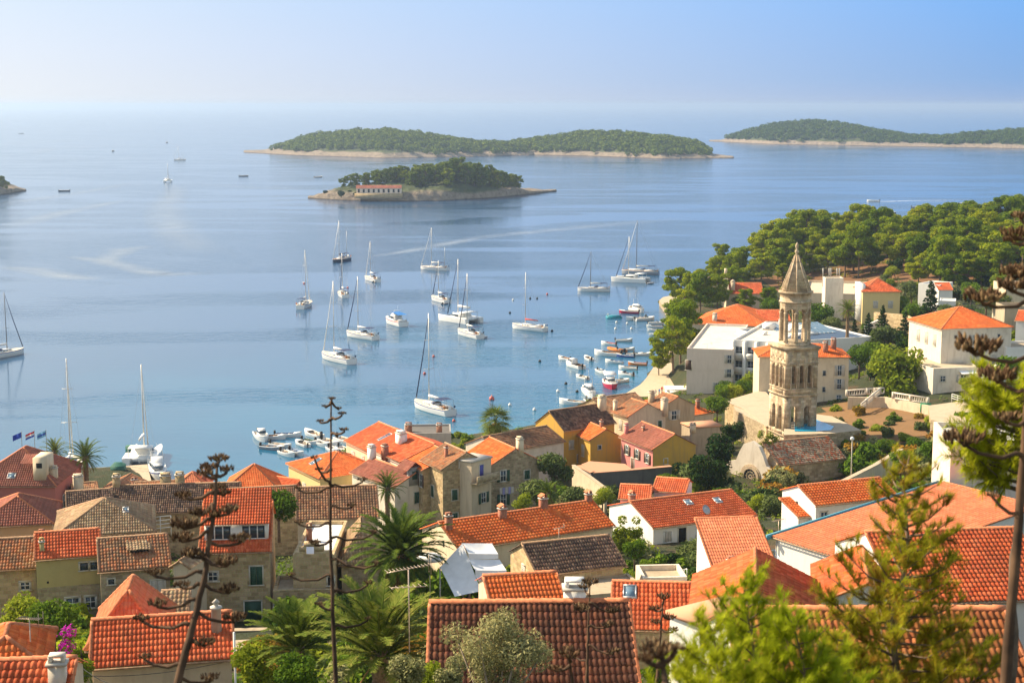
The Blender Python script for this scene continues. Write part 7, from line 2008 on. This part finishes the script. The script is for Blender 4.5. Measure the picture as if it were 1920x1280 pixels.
for sx in (-2, 2): mb.lathe((sx, 0, .5), [(.08, 0), (.08, .9)], 6)
o = mb.build('swim_raft', [M['tealhull']]); tag(o, 'turquoise floating raft in the open harbour', 'raft'); p = P(1151, 596, 0); o.location = (p.x, p.y, 0); o.rotation_euler.z = .2
for px, py, hd_, lab, kw in [(1230, 607, 80, 'white boat with cuddy, top of the rafted four near the promenade', dict(wind=True)), (1227, 614, -95, 'white boat with dark inside, second of the rafted four', dict(inner='teak')), (1229, 621, -95, 'white boat with beige inside, third of the rafted four', dict()), (1232, 629, -100, 'white boat with raised bow, last of the rafted four', dict(wind=True)),
                          (1170, 640, 85, 'white boat with big dark outboard apart from the rest', dict()), (1141, 646, -60, 'white boat with red cover left of the orange inflatable', dict(inner='redcanvas')), (1174, 657, 75, 'slim white boat right of the orange inflatable', dict()), (1139, 666, -70, 'white launch with brown seats below the orange inflatable', dict(inner='teak', L=7)),
                          (1172, 669, -80, 'blue boat in the row right of the white launch', dict(hull='bluehull', inner='bluecockpit')), (1190, 666, 75, 'white boat between blue boat and outermost white boat', dict(wind=True)), (1206, 666, 80, 'outermost white boat of the row beside the pines', dict()), (1151, 680, -70, 'white rowing boat with blue interior', dict(inner='bluecockpit', motor=False)),
                          (1195, 684, -85, 'orange boat with yellow engine cover near the pines', dict(hull='orangetube', inner='orangetube')), (1177, 692, -75, 'white boat below the orange boat', dict()), (1173, 703, -50, 'white boat with grey cover, lower right cluster', dict(inner='greyhull', wind=True)), (1058, 674, -40, 'small tan boat left of the white cabin launch', dict(inner='teak', L=4.4)),
                          (1091, 709, -35, 'white boat below the white cabin launch', dict(wind=True)), (1103, 674, -20, 'lone small white boat right of the cabin launch', dict(L=4.6)), (1127, 698, 160, 'white boat above the crimson boat', dict(wind=True, L=4.8)), (1163, 716, 60, 'white boat right of the crimson boat', dict(wind=True, L=4.8)),
                          (1105, 755, 165, 'white boat with frame below the cabin cruiser', dict(canopy='boat')), (1076, 758, -75, 'white boat against the dark roof, lowest left of the moorings', dict(L=6.4)), (1149, 747, 80, 'white and blue boat behind the brown roof, lowest right', dict(inner='bluecockpit'))]:
    openboat(px, py, hd_, lab, **{'L': 4.5, **kw})
openboat(1077, 688, -30, 'white cabin launch with dark cockpit', 7.2, cabin=True, inner='teak')
cruiser(1105, 740, 170, 'white cabin cruiser at the lower end of the moorings', 8, group=PG, fly=False, name='cabin_boat')
openboat(1144, 724, 175, 'crimson hulled excursion boat with white canopy', 9, 'redhull', 'boatcream', canopy='boat', motor=False, cabin=True)
r_ = dinghy(1155, 658, -40, 'big orange inflatable boat among the white boats', 6.5, 'orangetube', PG); r_.scale = (1, 1.5, 1.5)
LGp = 'small boats moored below the orange roofs'
openboat(490, 822, 170, 'white cabin boat leftmost of the inner harbour boats', 7, cabin=True, inner='boatcream', group=LGp)
for px, py, hd_, lab, kw in [(512, 822, 110, 'tan wooden boat beside the white cabin boat', dict(hull='boat', inner='teak')), (541, 818, 100, 'lone white boat with blue rim and interior', dict(inner='bluecockpit')), (527, 838, 130, 'white boat between the tan and grey boats', dict()), (512, 842, 120, 'grey inflatable looking skiff, lower left of the row', dict(hull='greyhull', inner='greyhull')),
                          (539, 853, 150, 'white boat with wide bow, lower row left', dict(L=4.8)), (556, 851, 150, 'white boat with blue grey cover, lower row right', dict(inner='bluecockpit', L=4.8)), (566, 834, -25, 'white boat with cream inside, above the lower row', dict(L=4.8, wind=True)), (587, 817, -30, 'white boat with outboard, highest of the right half', dict(L=5.8)),
                          (583, 831, 140, 'greenish boat beside the yellow house roof', dict(inner='tarp')), (605, 835, 150, 'white boat behind the yellow house roof, left of stalk', dict()), (620, 834, 150, 'large white boat behind the central stalk', dict(L=6.5)), (648, 830, 150, 'white boat nearest the orange waterfront row', dict(L=6.2)), (644, 846, 160, 'white covered boat between yellow house and waterfront row', dict(inner='boat')), (625, 846, 160, 'white boat touching the stalk, above the red roof', dict(inner='boat', L=4.8))]:
    openboat(px, py, hd_, lab, group=LGp, **{'L': 5.0, **kw})
# buoys
bspec = [(962, 563, 'w'), (1026, 552, 'r'), (1007, 560, 'd'), (956, 587, 'd'), (994, 560, 'd'), (1012, 678, 'd'), (1061, 720, 'd'), (1046, 734, 'w'), (1002, 769, 'w'), (922, 749, 'p'), (796, 701, 'r'), (813, 669, 'r'), (851, 790, 'r'), (1140, 591, 'w'), (1156, 605, 'w'), (1154, 617, 'w'), (1176, 607, 'w'), (1184, 617, 'w'), (1035, 621, 'd'), (1082, 735, 'd'), (956, 760, 'w'), (652, 540, 'r'), (570, 532, 'r')]
bm = {}
for kx, mt in (('w', 'buoyw'), ('r', 'buoyr'), ('d', 'black'), ('p', 'buoyr')):
    mb = MB(); mb.lathe((0, 0, 0), [(.05, -.35), (.36, -.1), (.42, .15), (.34, .42), (.12, .55), (.06, .6), (.06, .75)], 10); bm[kx] = mesh_from(mb, 'mooring_buoy', [M[mt]], True)
BN = {'w': ('white', 'white'), 'r': ('faded red', 'red'), 'd': ('dark', 'dark'), 'p': ('large pinkish', 'pink')}
for px, py, kx in bspec:
    o = bpy.data.objects.new('mooring_buoy', bm[kx]); C.objects.link(o); p = P(px, py, 0); o.location = (p.x, p.y, 0)
    o.scale = (1.4,) * 3 if kx == 'p' else (.85,) * 3
    where = 'near the promenade moorings' if px > 1040 else 'in the middle of the bay' if py < 640 else 'off the town roofs'
    tag(o, f'{BN[kx][0]} mooring buoy floating {where}', 'buoy', f'{BN[kx][1]} mooring buoys {where}')
# ------------------------------------------------------------------ small things in the town
def flag(px, py, d, cols, label, h=3.6):
    p = D(px, py, d); root = empty('flag', (p.x, p.y, p.z - h), 0, label, 'flag', 'flags behind the red villa')
    mb = MB(); mb.lathe((0, 0, -3), [(.05, 0), (.035, h + 3), (.06, h + 3.02), (.02, h + 3.1)], 6); mb.build('pole', [M['capw']], root)
    mb = MB(); wv, hg = 1.35, .85; n = 8
    for i in range(n):
        x0, x1 = -wv * i / n, -wv * (i + 1) / n; a = lambda x: .16 * math.sin(x * 5); dr = lambda x: x * .45
        for k in range(3):
            t0, t1 = h - .05 - hg * k / 3, h - .05 - hg * (k + 1) / 3
            mb.quad((x0, a(x0), t1 + dr(x0)), (x1, a(x1), t1 + dr(x1)), (x1, a(x1), t0 + dr(x1)), (x0, a(x0), t0 + dr(x0)), k % len(cols))
    mb.build('cloth', [M[c] for c in cols], root)
flag(40, 809, 236, ['flagblue'], 'plain blue flag flying above the red villa roof'); flag(64, 807, 236, ['flagred', 'flagwhite', 'flagblue'], 'red white and blue striped flag, middle pole'); flag(86, 806, 236, ['flagsky', 'flagblue'], 'limp light blue flag, right pole')
def aerial(px, py, d, h, label, az=30, els=9, L=1.6, two=True):
    p = D(px, py, d); root = empty('tv_aerial', (p.x, p.y, p.z - h), R(az), label, 'aerial', 'roof aerials')
    mb = MB(); mb.tube([(0, 0, -1.5), (0, 0, h)], .025, 6); mb.build('mast', [M['alum']], root)
    for z, s, e in ((h - .05, 1, els), (h - .75, -.8, 7))[:2 if two else 1]:
        mb = MB(); mb.tube([(-L * .5 * s, 0, z), (L * .5 * s, 0, z + .12)], .018, 5)
        for i in range(e):
            x = (-.5 + i / (e - 1)) * L * s; q = .16 + .1 * abs(i - e / 2) / e; mb.tube([(x, -q, z + .06 + .06 * i / e), (x, q, z + .06 + .06 * i / e)], .011, 4)
        if s > 0: mb.tube([(L * .5, -.1, z - .25), (L * .5, -.1, z + .4)], .012, 4); mb.tube([(L * .52, .2, z - .25), (L * .52, .2, z + .4)], .012, 4)
        mb.build('antenna', [M['alum']], root)
aerial(766, 1066, 56, 1.7, 'large double aerial on a mast in front of the big date palm', 25, 13, 1.7)
aerial(55, 1160, 66, 1.8, 'slender aerial above the lower left trees', -20, 12, 1.1, False)
aerial(1230, 770, 254, 3.6, 'aerial on the grey gabled house', 40, 7, 1.8, False); aerial(1326, 644, 320, 3.2, 'aerial on the white hotel roof', 10, 7, 2.0, False); aerial(1460, 975, 126, 1.6, 'aerial beside the blue trimmed roof', 30, 8, 1.2, False)
aerial(695, 905, 170, 2.2, 'aerial above the dark brown tile roof', 60, 6, 1.0, False); aerial(1641, 928, 150, 2.0, 'aerial on the white ribbed roof house', 80, 5, .8, False); aerial(1048, 990, 140, 1.6, 'aerial on the long orange roof', 20, 7, 1.0, False)
p = D(1598, 822, 205); root = empty('street_lamp', (p.x, p.y, p.z - 4), 0, 'white globe lamp on a pole beside the garden hedge', 'street lamp')
mb = MB(); mb.lathe((0, 0, -1.5), [(.09, 0), (.06, 5.3)], 8); mb.build('pole', [M['capw']], root); mb = MB(); mb.ball((0, 0, 4), .28, 12, 8); mb.build('globe', [M['lamp']], root)
# white shade sails over a courtyard
p = D(880, 1066, 108); root = empty('shade_sail', (p.x, p.y, p.z), R(8), 'stepped white and pale blue shade cloth over a courtyard', 'shade cloth')
rg = [Vector(v) for v in ((-.3, 1.6, 1.45), (.0, .5, .55), (.35, -.6, -.35), (.65, -1.6, -1.15))]
def sail(quad, sag, n=8):
    mb = MB(); V = []; A, B, C_, D_ = [Vector(q_) for q_ in quad]
    for a in range(n + 1):
        for b in range(n + 1):
            u, v = a / n, b / n; p_ = A.lerp(B, u).lerp(D_.lerp(C_, u), v)
            V.append((p_.x, p_.y, p_.z - sag * math.sin(math.pi * u) * math.sin(math.pi * v)))
    idx = np.arange((n + 1) ** 2).reshape(n + 1, n + 1); mb.add(V, np.stack([idx[:-1, :-1], idx[1:, :-1], idx[1:, 1:], idx[:-1, 1:]], -1).reshape(-1, 4)); return mb
for k in range(3):                                # three stepped awnings right of the ridge, one long fly left of it
    t0, t1 = rg[k], rg[k + 1]; o_ = Vector((2.15 + .1 * k, .15, -.15)); lo = Vector((t1.x, t1.y, t1.z + .42))
    c_ = sail((t0, t0 + o_, lo + o_, lo), .12).build('awning', [M['awning']], root, True)
    sail((lo, lo + o_, lo + o_ + Vector((0, -.03, -.34)), lo + Vector((0, -.03, -.42))), 0).build('valance', [M['awning']], c_, True)
sail((rg[0], rg[3], (-1.2, -1.5, -1.5), (-2.0, .9, -.05)), .22).build('fly', [M['awning']], root, True)
mb = MB()
for q_ in (rg[0], rg[3], rg[0] + Vector((2.15, .15, -.15)), rg[3] + Vector((2.3, .15, .2)), Vector((-2.0, .9, -.05))): mb.tube([q_ - Vector((0, 0, 5)), q_], .05, 5)
mb.build('pole', [M['metal']], root)
p = D(806, 1040, 114); root = empty('parasol', (p.x, p.y, p.z - 2.3), 0, 'white garden parasol half hidden by the big date palm', 'parasol')
mb = MB(); mb.lathe((0, 0, 2.0), [(1.15, 0), (.6, .35), (.03, .5)], 8); mb.build('canopy', [M['awning']], root); mb = MB(); mb.tube([(0, 0, -2), (0, 0, 2.4)], .04, 5); mb.build('pole', [M['metal']], root)
p = P(222, 886, 1.3); mb = MB(); mb.box(-1.1, 1.1, -.9, .9, 0, 1.3); tapered(mb, -1.1, 1.1, .9, .9, 1.3, 1.8, .3, .5, .5)
tag(mb.build('kiosk', [M['tarp']], loc=(p.x, p.y, 1.3)), 'small dark green kiosk on the quay', 'kiosk')
p = P(248, 862, 0); mb = MB(); mb.box(-1, 1, -.6, .6, 0, 1.6); tag(mb.build('tarpaulin_cover', [M['tarp']], loc=(p.x, p.y, 1.0)), 'green covered bundle at the stern of the moored catamaran', 'cover')
# overhead wires across the lane at the lower left
for (a, b, sag, lab) in [((0, 1255, 60), (434, 1238, 74), .5, 'lower overhead wire crossing the left lane'), ((140, 1240, 62), (240, 1290, 50), .2, 'pale cable running down to the lower left'), ((430, 1236, 75), (640, 1222, 90), .6, 'upper overhead wire right of the red tiles')]:
    p, q = D(*a), D(*b); mb = MB(); mb.tube([p.lerp(q, t / 12) - Vector((0, 0, sag * math.sin(math.pi * t / 12))) for t in range(13)], .014, 4); tag(mb.build('overhead_wire', [M['black']]), lab, 'wire')
# people on the promenade
def person(px, py, z, label, top, leg, rz, h=1.72, step=.16):
    me = bpy.data.meshes.new('person'); p = P(px, py, z)
    vs = [(0, 0, .95), (0, 0, 1.15), (0, 0, 1.38), (0, 0, 1.5), (0, .02, 1.62), (.1, 0, .9), (.11, step, .5), (.11, step * .7, .08), (.11, step * 1.4 + .1, .04), (-.1, 0, .9), (-.11, -step * .4, .5), (-.11, -step * 1.3, .1), (-.11, -step * .6 + .1, .04),
          (.19, 0, 1.4), (.25, -.08, 1.12), (.24, .06, .88), (-.19, 0, 1.4), (-.25, .05, 1.12), (-.24, .16, .9)]
    es = [(0, 1), (1, 2), (2, 3), (3, 4), (0, 5), (5, 6), (6, 7), (7, 8), (0, 9), (9, 10), (10, 11), (11, 12), (2, 13), (13, 14), (14, 15), (2, 16), (16, 17), (17, 18)]
    rd = [.15, .14, .15, .06, .105, .1, .075, .05, .045, .1, .075, .05, .045, .07, .05, .035, .07, .05, .035]
    me.from_pydata([Vector(v) * (h / 1.72) for v in vs], es, [])
    o = bpy.data.objects.new('person', me); C.objects.link(o)
    md = o.modifiers.new('skin', 'SKIN')
    for i, r in enumerate(rd): me.skin_vertices[0].data[i].radius = (r, r * (.7 if i < 3 else 1))
    me.skin_vertices[0].data[0].use_root = True
    o.modifiers.new('sub', 'SUBSURF').levels = 1
    dg = bpy.context.evaluated_depsgraph_get(); e = o.evaluated_get(dg)
    m2 = bpy.data.meshes.new_from_object(e); o.modifiers.clear(); o.data = m2
    for m_ in (M[leg], M[top], M['skin'], M['bark']): m2.materials.append(m_)
    for f in m2.polygons:
        c_ = f.center * (1.72 / h); f.material_index = 0 if c_.z < .95 and abs(c_.x) < .2 else 3 if c_.z > 1.66 else 2 if c_.z > 1.46 or (abs(c_.x) > .2 and c_.z < 1.15) else 1
        f.use_smooth = True
    o.location = (p.x, p.y, z); o.rotation_euler.z = rz
    tag(o, label, 'person', 'people on the promenade')
person(1268, 586, 1.42, 'person in dark clothes walking by the pines near the promenade tip', 'cloth1', 'cloth1', .3); person(1271, 581, 1.42, 'person in a pale top beside the walker in dark clothes', 'cloth2', 'cloth1', 2)
person(1236, 742, 1.47, 'person in a blue top standing under the low pine', 'bluecanvas', 'cloth1', 1); person(1229, 744, 1.47, 'person in pale clothes under the low pine', 'cloth2', 'cloth2', 3); person(1241, 738, 1.47, 'person in red top beside the hotel kiosk', 'redcanvas', 'cloth1', 4)
p = P(1275, 735, 2.6); mb = MB(); mb.box(-3, 3, -2, 2, -2, .9); mb.box(-3.2, 3.2, -2.2, 2.2, .9, 1.1); tag(mb.build('kiosk', [M['whitepaint']], loc=(p.x, p.y, 2.5)), 'low white kiosk roof below the hotel wall', 'kiosk')

# ------------------------------------------------------------------ dead agave stalks on the near slope
def head(root, c, r, rs, dense=60, mat='pod'):
    """flat topped cluster of dry upright seed pods on short forks"""
    mb = MB(); c = Vector(c)
    for i in range(max(5, dense // 8)):
        a = rs.uniform(0, 6.28); k = r * rs.uniform(.3, .9); mb.tube([c - Vector((0, 0, .3 * r)), c + Vector((math.cos(a) * k * .5, math.sin(a) * k * .5, -.05 * r)), c + Vector((math.cos(a) * k, math.sin(a) * k, .15 * r))], [.09 * r, .06 * r, .04 * r], 4, 1, False)
    for i in range(dense):
        a = rs.uniform(0, 6.28); k = r * math.sqrt(rs.uniform(0, 1)); b = c + Vector((math.cos(a) * k, math.sin(a) * k, rs.uniform(-.1, .25) * r))
        d = Vector((math.cos(a) * .5 * k / r + rs.uniform(-.25, .25), math.sin(a) * .5 * k / r + rs.uniform(-.25, .25), 1)).normalized(); l = r * rs.uniform(.35, .62)
        w_ = r * rs.uniform(.07, .11)
        mb.tube([b, b + d * l * .25, b + d * l * .7, b + d * l], [w_ * .35, w_, w_ * .85, w_ * .15], 5, 2 if rs.uniform() < .3 else 0, False)
    return mb.build('seed_head', [M['pod'], M['stalk'], M['podlight']], root)
def agave(px0, py0, d0, px1, py1, d1, rad, branches, label, seed, toph=None, tipr=.22, bend=0, low=4.0, hs=1.3):
    """branches: (px, py of the junction, px, py of the head, head radius in photo pixels)"""
    rs = np.random.RandomState(seed)
    a, b = D(px0, py0, d0), D(px1, py1, d1)
    gz = a - (b - a).normalized() * low; gz.z = min(gz.z, ground(gz.x, gz.y) - .3)
    root = empty('agave_stalk', gz, 0, label, 'dead agave', 'dead agave flower stalks on the near slope')
    O_ = gz; n = 16; pts, rad_ = [Vector((0, 0, 0))], [rad * 1.15]
    sidev = Vector((1, 0, 0))
    for i in range(n + 1):
        t = i / n; pts.append(a.lerp(b, t) - O_ + sidev * bend * math.sin(math.pi * t) + Vector((rs.uniform(-.4, .4), rs.uniform(-.4, .4), 0)) * rad * .5); rad_.append(rad * (1 - .68 * t) * rs.uniform(.95, 1.08))
    mb = MB(); mb.tube(pts, rad_, 9)
    mb.build('stalk', [M['stalk']], root, True)
    for (jx, jy, hx, hy, hr) in branches:
        t = min(max((jy - py0) / (py1 - py0), 0), 1) if abs(py1 - py0) > 1 else .5
        dd = d0 + (d1 - d0) * t
        j = D(jx, jy, dd) - O_; e = D(hx, hy, dd + rs.uniform(-.25, .25) * (d0 / 14)) - O_
        j = pts[1 + min(n, int(round(t * n)))].lerp(j, .25)
        r = hr * dd / F; dv = e - j; m1 = j + dv * .35 + Vector((0, 0, -.10 * dv.length)); m2 = j + dv * .75 + Vector((0, 0, -.12 * dv.length))
        mb = MB(); ra = max(.018, rad * .2); mb.tube([j, j + dv * .12 + Vector((0, 0, .01)), m1, m2, e - Vector((0, 0, r * .25))], [ra * 1.3, ra, ra * .9, ra * .8, ra * .7], 6)
        br = mb.build('branch', [M['stalk']], root, True)
        head(br, e, r * hs, rs, int(30 + hr * 1.6))
agave(334, 1276, 13, 408, 872, 14, .038, [(405, 880, 410, 862, 20), (400, 895, 392, 878, 20), (402, 890, 425, 882, 17), (398, 905, 385, 888, 18), (396, 910, 410, 915, 18), (393, 925, 420, 925, 17), (392, 935, 343, 930, 19), (388, 955, 372, 962, 20), (386, 950, 400, 965, 18), (384, 962, 430, 958, 22), (380, 985, 345, 985, 28), (378, 1005, 342, 1010, 24), (372, 1020, 450, 1012, 24), (366, 1045, 360, 1040, 24), (364, 1050, 385, 1044, 16), (364, 1057, 425, 1055, 24), (358, 1082, 290, 1075, 20), (355, 1095, 340, 1098, 18), (360, 1094, 430, 1106, 22), (352, 1135, 295, 1133, 20), (345, 1170, 265, 1160, 18), (350, 1160, 440, 1160, 24), (344, 1190, 385, 1206, 22), (340, 1240, 270, 1232, 16), (336, 1265, 395, 1272, 20)],
      'leaning dead agave stalk with many dark seed heads, lower left', 1, hs=.84, bend=.06)
agave(630, 1276, 19, 621, 752, 20, .03, [(621, 760, 622, 748, 10), (621, 768, 610, 762, 9), (623, 765, 636, 766, 9), (624, 790, 641, 776, 11), (622, 798, 600, 790, 10), (624, 805, 646, 806, 12), (624, 900, 590, 858, 11), (625, 882, 598, 880, 11), (626, 905, 680, 900, 13), (624, 918, 560, 916, 12), (627, 955, 660, 948, 13), (626, 985, 560, 980, 12), (628, 1000, 700, 998, 11), (627, 1025, 590, 1018, 16), (628, 1060, 705, 1056, 11), (627, 1085, 545, 1078, 12), (629, 1105, 690, 1093, 13), (628, 1130, 605, 1134, 9), (630, 1170, 690, 1160, 10), (627, 1150, 598, 1132, 11)],
      'tall slim dead agave stalk with bare forks at the centre', 2, hs=.68, bend=-.035)
agave(1886, 1276, 11, 1960, 330, 12, .042, [(1938, 440, 1905, 442, 20), (1935, 470, 1900, 452, 14), (1938, 520, 1903, 515, 22), (1936, 545, 1900, 540, 22), (1932, 575, 1846, 562, 26), (1929, 672, 1832, 655, 30), (1926, 745, 1872, 708, 26), (1924, 800, 1888, 786, 18), (1918, 860, 1808, 826, 26), (1910, 960, 1862, 930, 10), (1945, 420, 1915, 408, 14)],
      'dead agave stalk rising along the right edge with seed heads reaching in', 3, low=3)
agave(1100, 1276, 24, 1106, 1095, 24.5, .03, [(1106, 1100, 1107, 1092, 14), (1105, 1112, 1096, 1100, 12), (1107, 1130, 1150, 1145, 14), (1106, 1135, 1090, 1142, 16), (1106, 1170, 1140, 1172, 12), (1105, 1210, 1150, 1222, 12), (1104, 1240, 1065, 1215, 9)], 'thin dead agave stalk in front of the worn dark red roof', 4, hs=1.0)
agave(1232, 1276, 22, 1243, 1125, 22.5, .03, [(1243, 1130, 1245, 1120, 13), (1242, 1140, 1228, 1142, 12), (1242, 1155, 1256, 1158, 12), (1240, 1165, 1230, 1166, 10), (1240, 1180, 1262, 1182, 10)], 'thin dark agave stalk before the white stair block', 5, hs=1.0)
agave(1250, 1300, 8, 1238, 1222, 8.2, .022, [(1240, 1232, 1232, 1222, 30), (1243, 1245, 1268, 1215, 16), (1243, 1250, 1212, 1236, 18)], 'near blurred agave head at the bottom edge', 6, hs=1.0)
agave(1075, 1300, 13, 1068, 1232, 13, .02, [(1070, 1240, 1066, 1228, 18), (1072, 1250, 1040, 1254, 12)], 'short broken agave stalk left of the bottom lane', 7, hs=1.0)

# ------------------------------------------------------------------ near pines
def tuft(V, p, d, rs, n, ln, spread=.6, w=.0022):
    ax = Vector(d).normalized()
    for i in range(n):
        r = Vector(rs.normal(size=3)); r = (r - ax * r.dot(ax)).normalized()
        e = (ax * rs.uniform(.35, 1.0) + r * spread * rs.uniform(.5, 1.2)).normalized() * ln * rs.uniform(.7, 1.15)
        s = p - ax * rs.uniform(0, ln * .8); q = e.cross(Vector((.3, .2, 1))).normalized() * w
        V += [tuple(s - q), tuple(s + q), tuple(s + e)]
def young_pine(base, top, label, seed, leafm, limbs, ln=.11, need=34, trunk=.06, dens=1.0, dry=.0, w=.0026, pitchup=.45, twigs=7):
    """limbs: (height fraction, azimuth deg, length)"""
    rs = np.random.RandomState(seed)
    base, top = Vector(base), Vector(top)
    root = empty('young_pine', base, 0, label, 'pine tree', 'young pines on the near slope')
    tb = MB(); b0 = Vector((0, 0, 0)); t0 = top - base
    n = 9; tp = [b0.lerp(t0, i / n) + Vector((math.sin(i * 1.3) * .04, math.cos(i * 1.7) * .04, 0)) * (0 < i < n) for i in range(n + 1)]
    tb.tube([tp[0] - Vector((0, 0, 1))] + tp, [trunk * 1.1] + [trunk * (1 - .85 * i / n) for i in range(n + 1)], 8)
    V, V2 = [], []
    tuft(V, t0, (0, 0, 1), rs, need * 2, ln)
    for hf, az, L in limbs:
        j = tp[min(n, int(hf * n))].lerp(tp[min(n, int(hf * n) + 1)], hf * n % 1) if hf < 1 else t0
        az = R(az); d = Vector((math.cos(az), math.sin(az), pitchup * rs.uniform(.4, 1.4))).normalized()
        e = j + d * L; m_ = j.lerp(e, .5) + Vector((0, 0, -.07 * L)); e = e + Vector((0, 0, .12 * L))
        tb.tube([j, m_, e], [trunk * .36, trunk * .2, trunk * .07], 5)
        nt_ = max(3, int(L * twigs * dens))
        for k in range(nt_):
            t = rs.uniform(.2, 1); p = j.lerp(m_, t * 2) if t < .5 else m_.lerp(e, t * 2 - 1)
            dd = (d + Vector(rs.normal(size=3)) * .75); dd.z += .35; dd.normalize(); tl = L * rs.uniform(.1, .3) * (1.25 - t * .6)
            q = p + dd * tl; tb.tube([p, q], [trunk * .08, trunk * .03], 3, 0, False)
            tgt = V2 if rs.uniform() < dry else V
            for s in range(max(1, int(tl / (ln * .6)))):
                tuft(tgt, p.lerp(q, (s + 1) / max(1, int(tl / (ln * .6)))), dd, rs, need, ln, w=w)
    tb.build('trunk', [M['bark']], root, True)
    A = np.array(V); mb = MB(); mb.add(A, np.arange(len(A)).reshape(-1, 3)); mb.build('needles', [LF[leafm]], root)
    if V2: A = np.array(V2); mb = MB(); mb.add(A, np.arange(len(A)).reshape(-1, 3)); mb.build('dry_needles', [LF['dry']], root)
def auto_limbs(rs, n, h0, h1, l0, l1): return [(h0 + (h1 - h0) * i / n, (i * 137.5 + rs.uniform(-25, 25)) % 360, l0 + (l1 - l0) * (i / n) * rs.uniform(.85, 1.15)) for i in range(n)]
rs = np.random.RandomState(3)
g = D(1400, 1075, 13); gb = D(1420, 1300, 13)
young_pine((gb.x, gb.y, gb.z - 1.0), g, 'bright fresh green young pine at the bottom right', 31, 'fresh', auto_limbs(rs, 56, .08, .99, 1.15, .16), .11, 60, .028, 1.3, w=.003, pitchup=.75, twigs=17)
g = D(1345, 1160, 12); gb = D(1350, 1300, 12)
young_pine((gb.x, gb.y, gb.z - .8), g, 'smaller bright young pine left of the fresh one', 32, 'fresh', auto_limbs(rs, 32, .12, .98, .68, .14), .11, 60, .024, 1.3, w=.003, pitchup=.8, twigs=17)
g = D(1500, 1150, 12.5); gb = D(1500, 1300, 12.5)
young_pine((gb.x, gb.y, gb.z - .8), g, 'low bright young pine right of the fresh one', 36, 'fresh', auto_limbs(rs, 32, .12, .98, .68, .14), .11, 60, .024, 1.3, w=.003, pitchup=.8, twigs=17)
g = D(1706, 850, 15.5); gb = D(1672, 1300, 14.5)
young_pine((gb.x, gb.y, gb.z - .5), g, 'open young pine with reddish brown inner twigs, lower right', 33, 'freshdark', auto_limbs(rs, 84, .05, .97, 1.1, .22), .11, 54, .045, 1.1, .18, w=.0032, pitchup=.45, twigs=17)
g = D(1925, 700, 18); gb = D(1905, 1010, 18)
young_pine((gb.x, gb.y, gb.z - 2), g, 'sunlit yellow green pine crown at the right edge', 34, 'fresh', [(h, a, l) for h, a, l in auto_limbs(rs, 44, .64, .97, .7, .5)] + [(.65 + .024 * i, 175 + 14 * (i % 4 - 1.5), .95 - .03 * i) for i in range(13)], .14, 46, .06, 1.4, w=.006, pitchup=.35, twigs=16)
g = D(1585, 1190, 14); gb = D(1590, 1310, 14)
young_pine((gb.x, gb.y, gb.z - .6), g, 'small young pine between the fresh pine and the open one', 35, 'freshdark', auto_limbs(rs, 26, .15, .98, .55, .15), .1, 42, .03, 1.4, .1, w=.0045, pitchup=.7, twigs=20)
# olive tree
p = D(930, 1215, 34); rs = np.random.RandomState(44); root = empty('olive_tree', (p.x, p.y, p.z - 2.2), 0, 'pale dusty olive tree in front of the worn dark red roof', 'olive tree')
tb, cl = MB(), []
for i in range(26):
    a = rs.uniform(0, 6.28); k = rs.uniform(.1, 1.0); c_ = Vector((math.cos(a) * k * 1.25, math.sin(a) * k * .9, 2.05 + rs.uniform(-.75, .85) * (1.15 - k * .7))); q = rs.uniform(.26, .46)
    cl.append((*c_, q, q, q * .85)); m_ = Vector((c_.x * .4, c_.y * .4, 1.1)); tb.tube([(0, 0, .3), m_, c_], [.07, .035, .012], 5)
tb.tube([(0, 0, -2.2), (0, 0, .35)], [.16, .12], 7); tb.build('trunk', [M['barkpale']], root)
mb = MB(); v, f = leaf_cloud(cl, 11000, .048, rs, .3, .15, .32); mb.add(v, f); mb.build('crown', [LF['olive']], root)
for px, py, d, r, lab in ((755, 1255, 36, 46, 'pale olive bush with yellow tips beside the young palm'), (850, 1262, 38, 40, 'low olive bush left of the olive tree')):
    p = D(px, py, d); s_ = r * d / F; k = make_bush(int(px), 'olive', 3600, .07); plant(k, 'olive_bush', (p.x, p.y, p.z - s_ * .7), s_ * 1.1, 1, lab, 'shrub')

# ------------------------------------------------------------------ the air over the bay
m, nt, out = newmat('sea_haze')
v_ = N(nt, 'VolumePrincipled', None, Color=(.6, .735, .91, 1), Density=.00012, Anisotropy=.55)
nt.links.new(v_.outputs[0], out.inputs[1])
mb = MB(); mb.box(-27000, 27000, -400, 41000, -6, 76)
tag(mb.build('haze', [m]), kind='stuff')
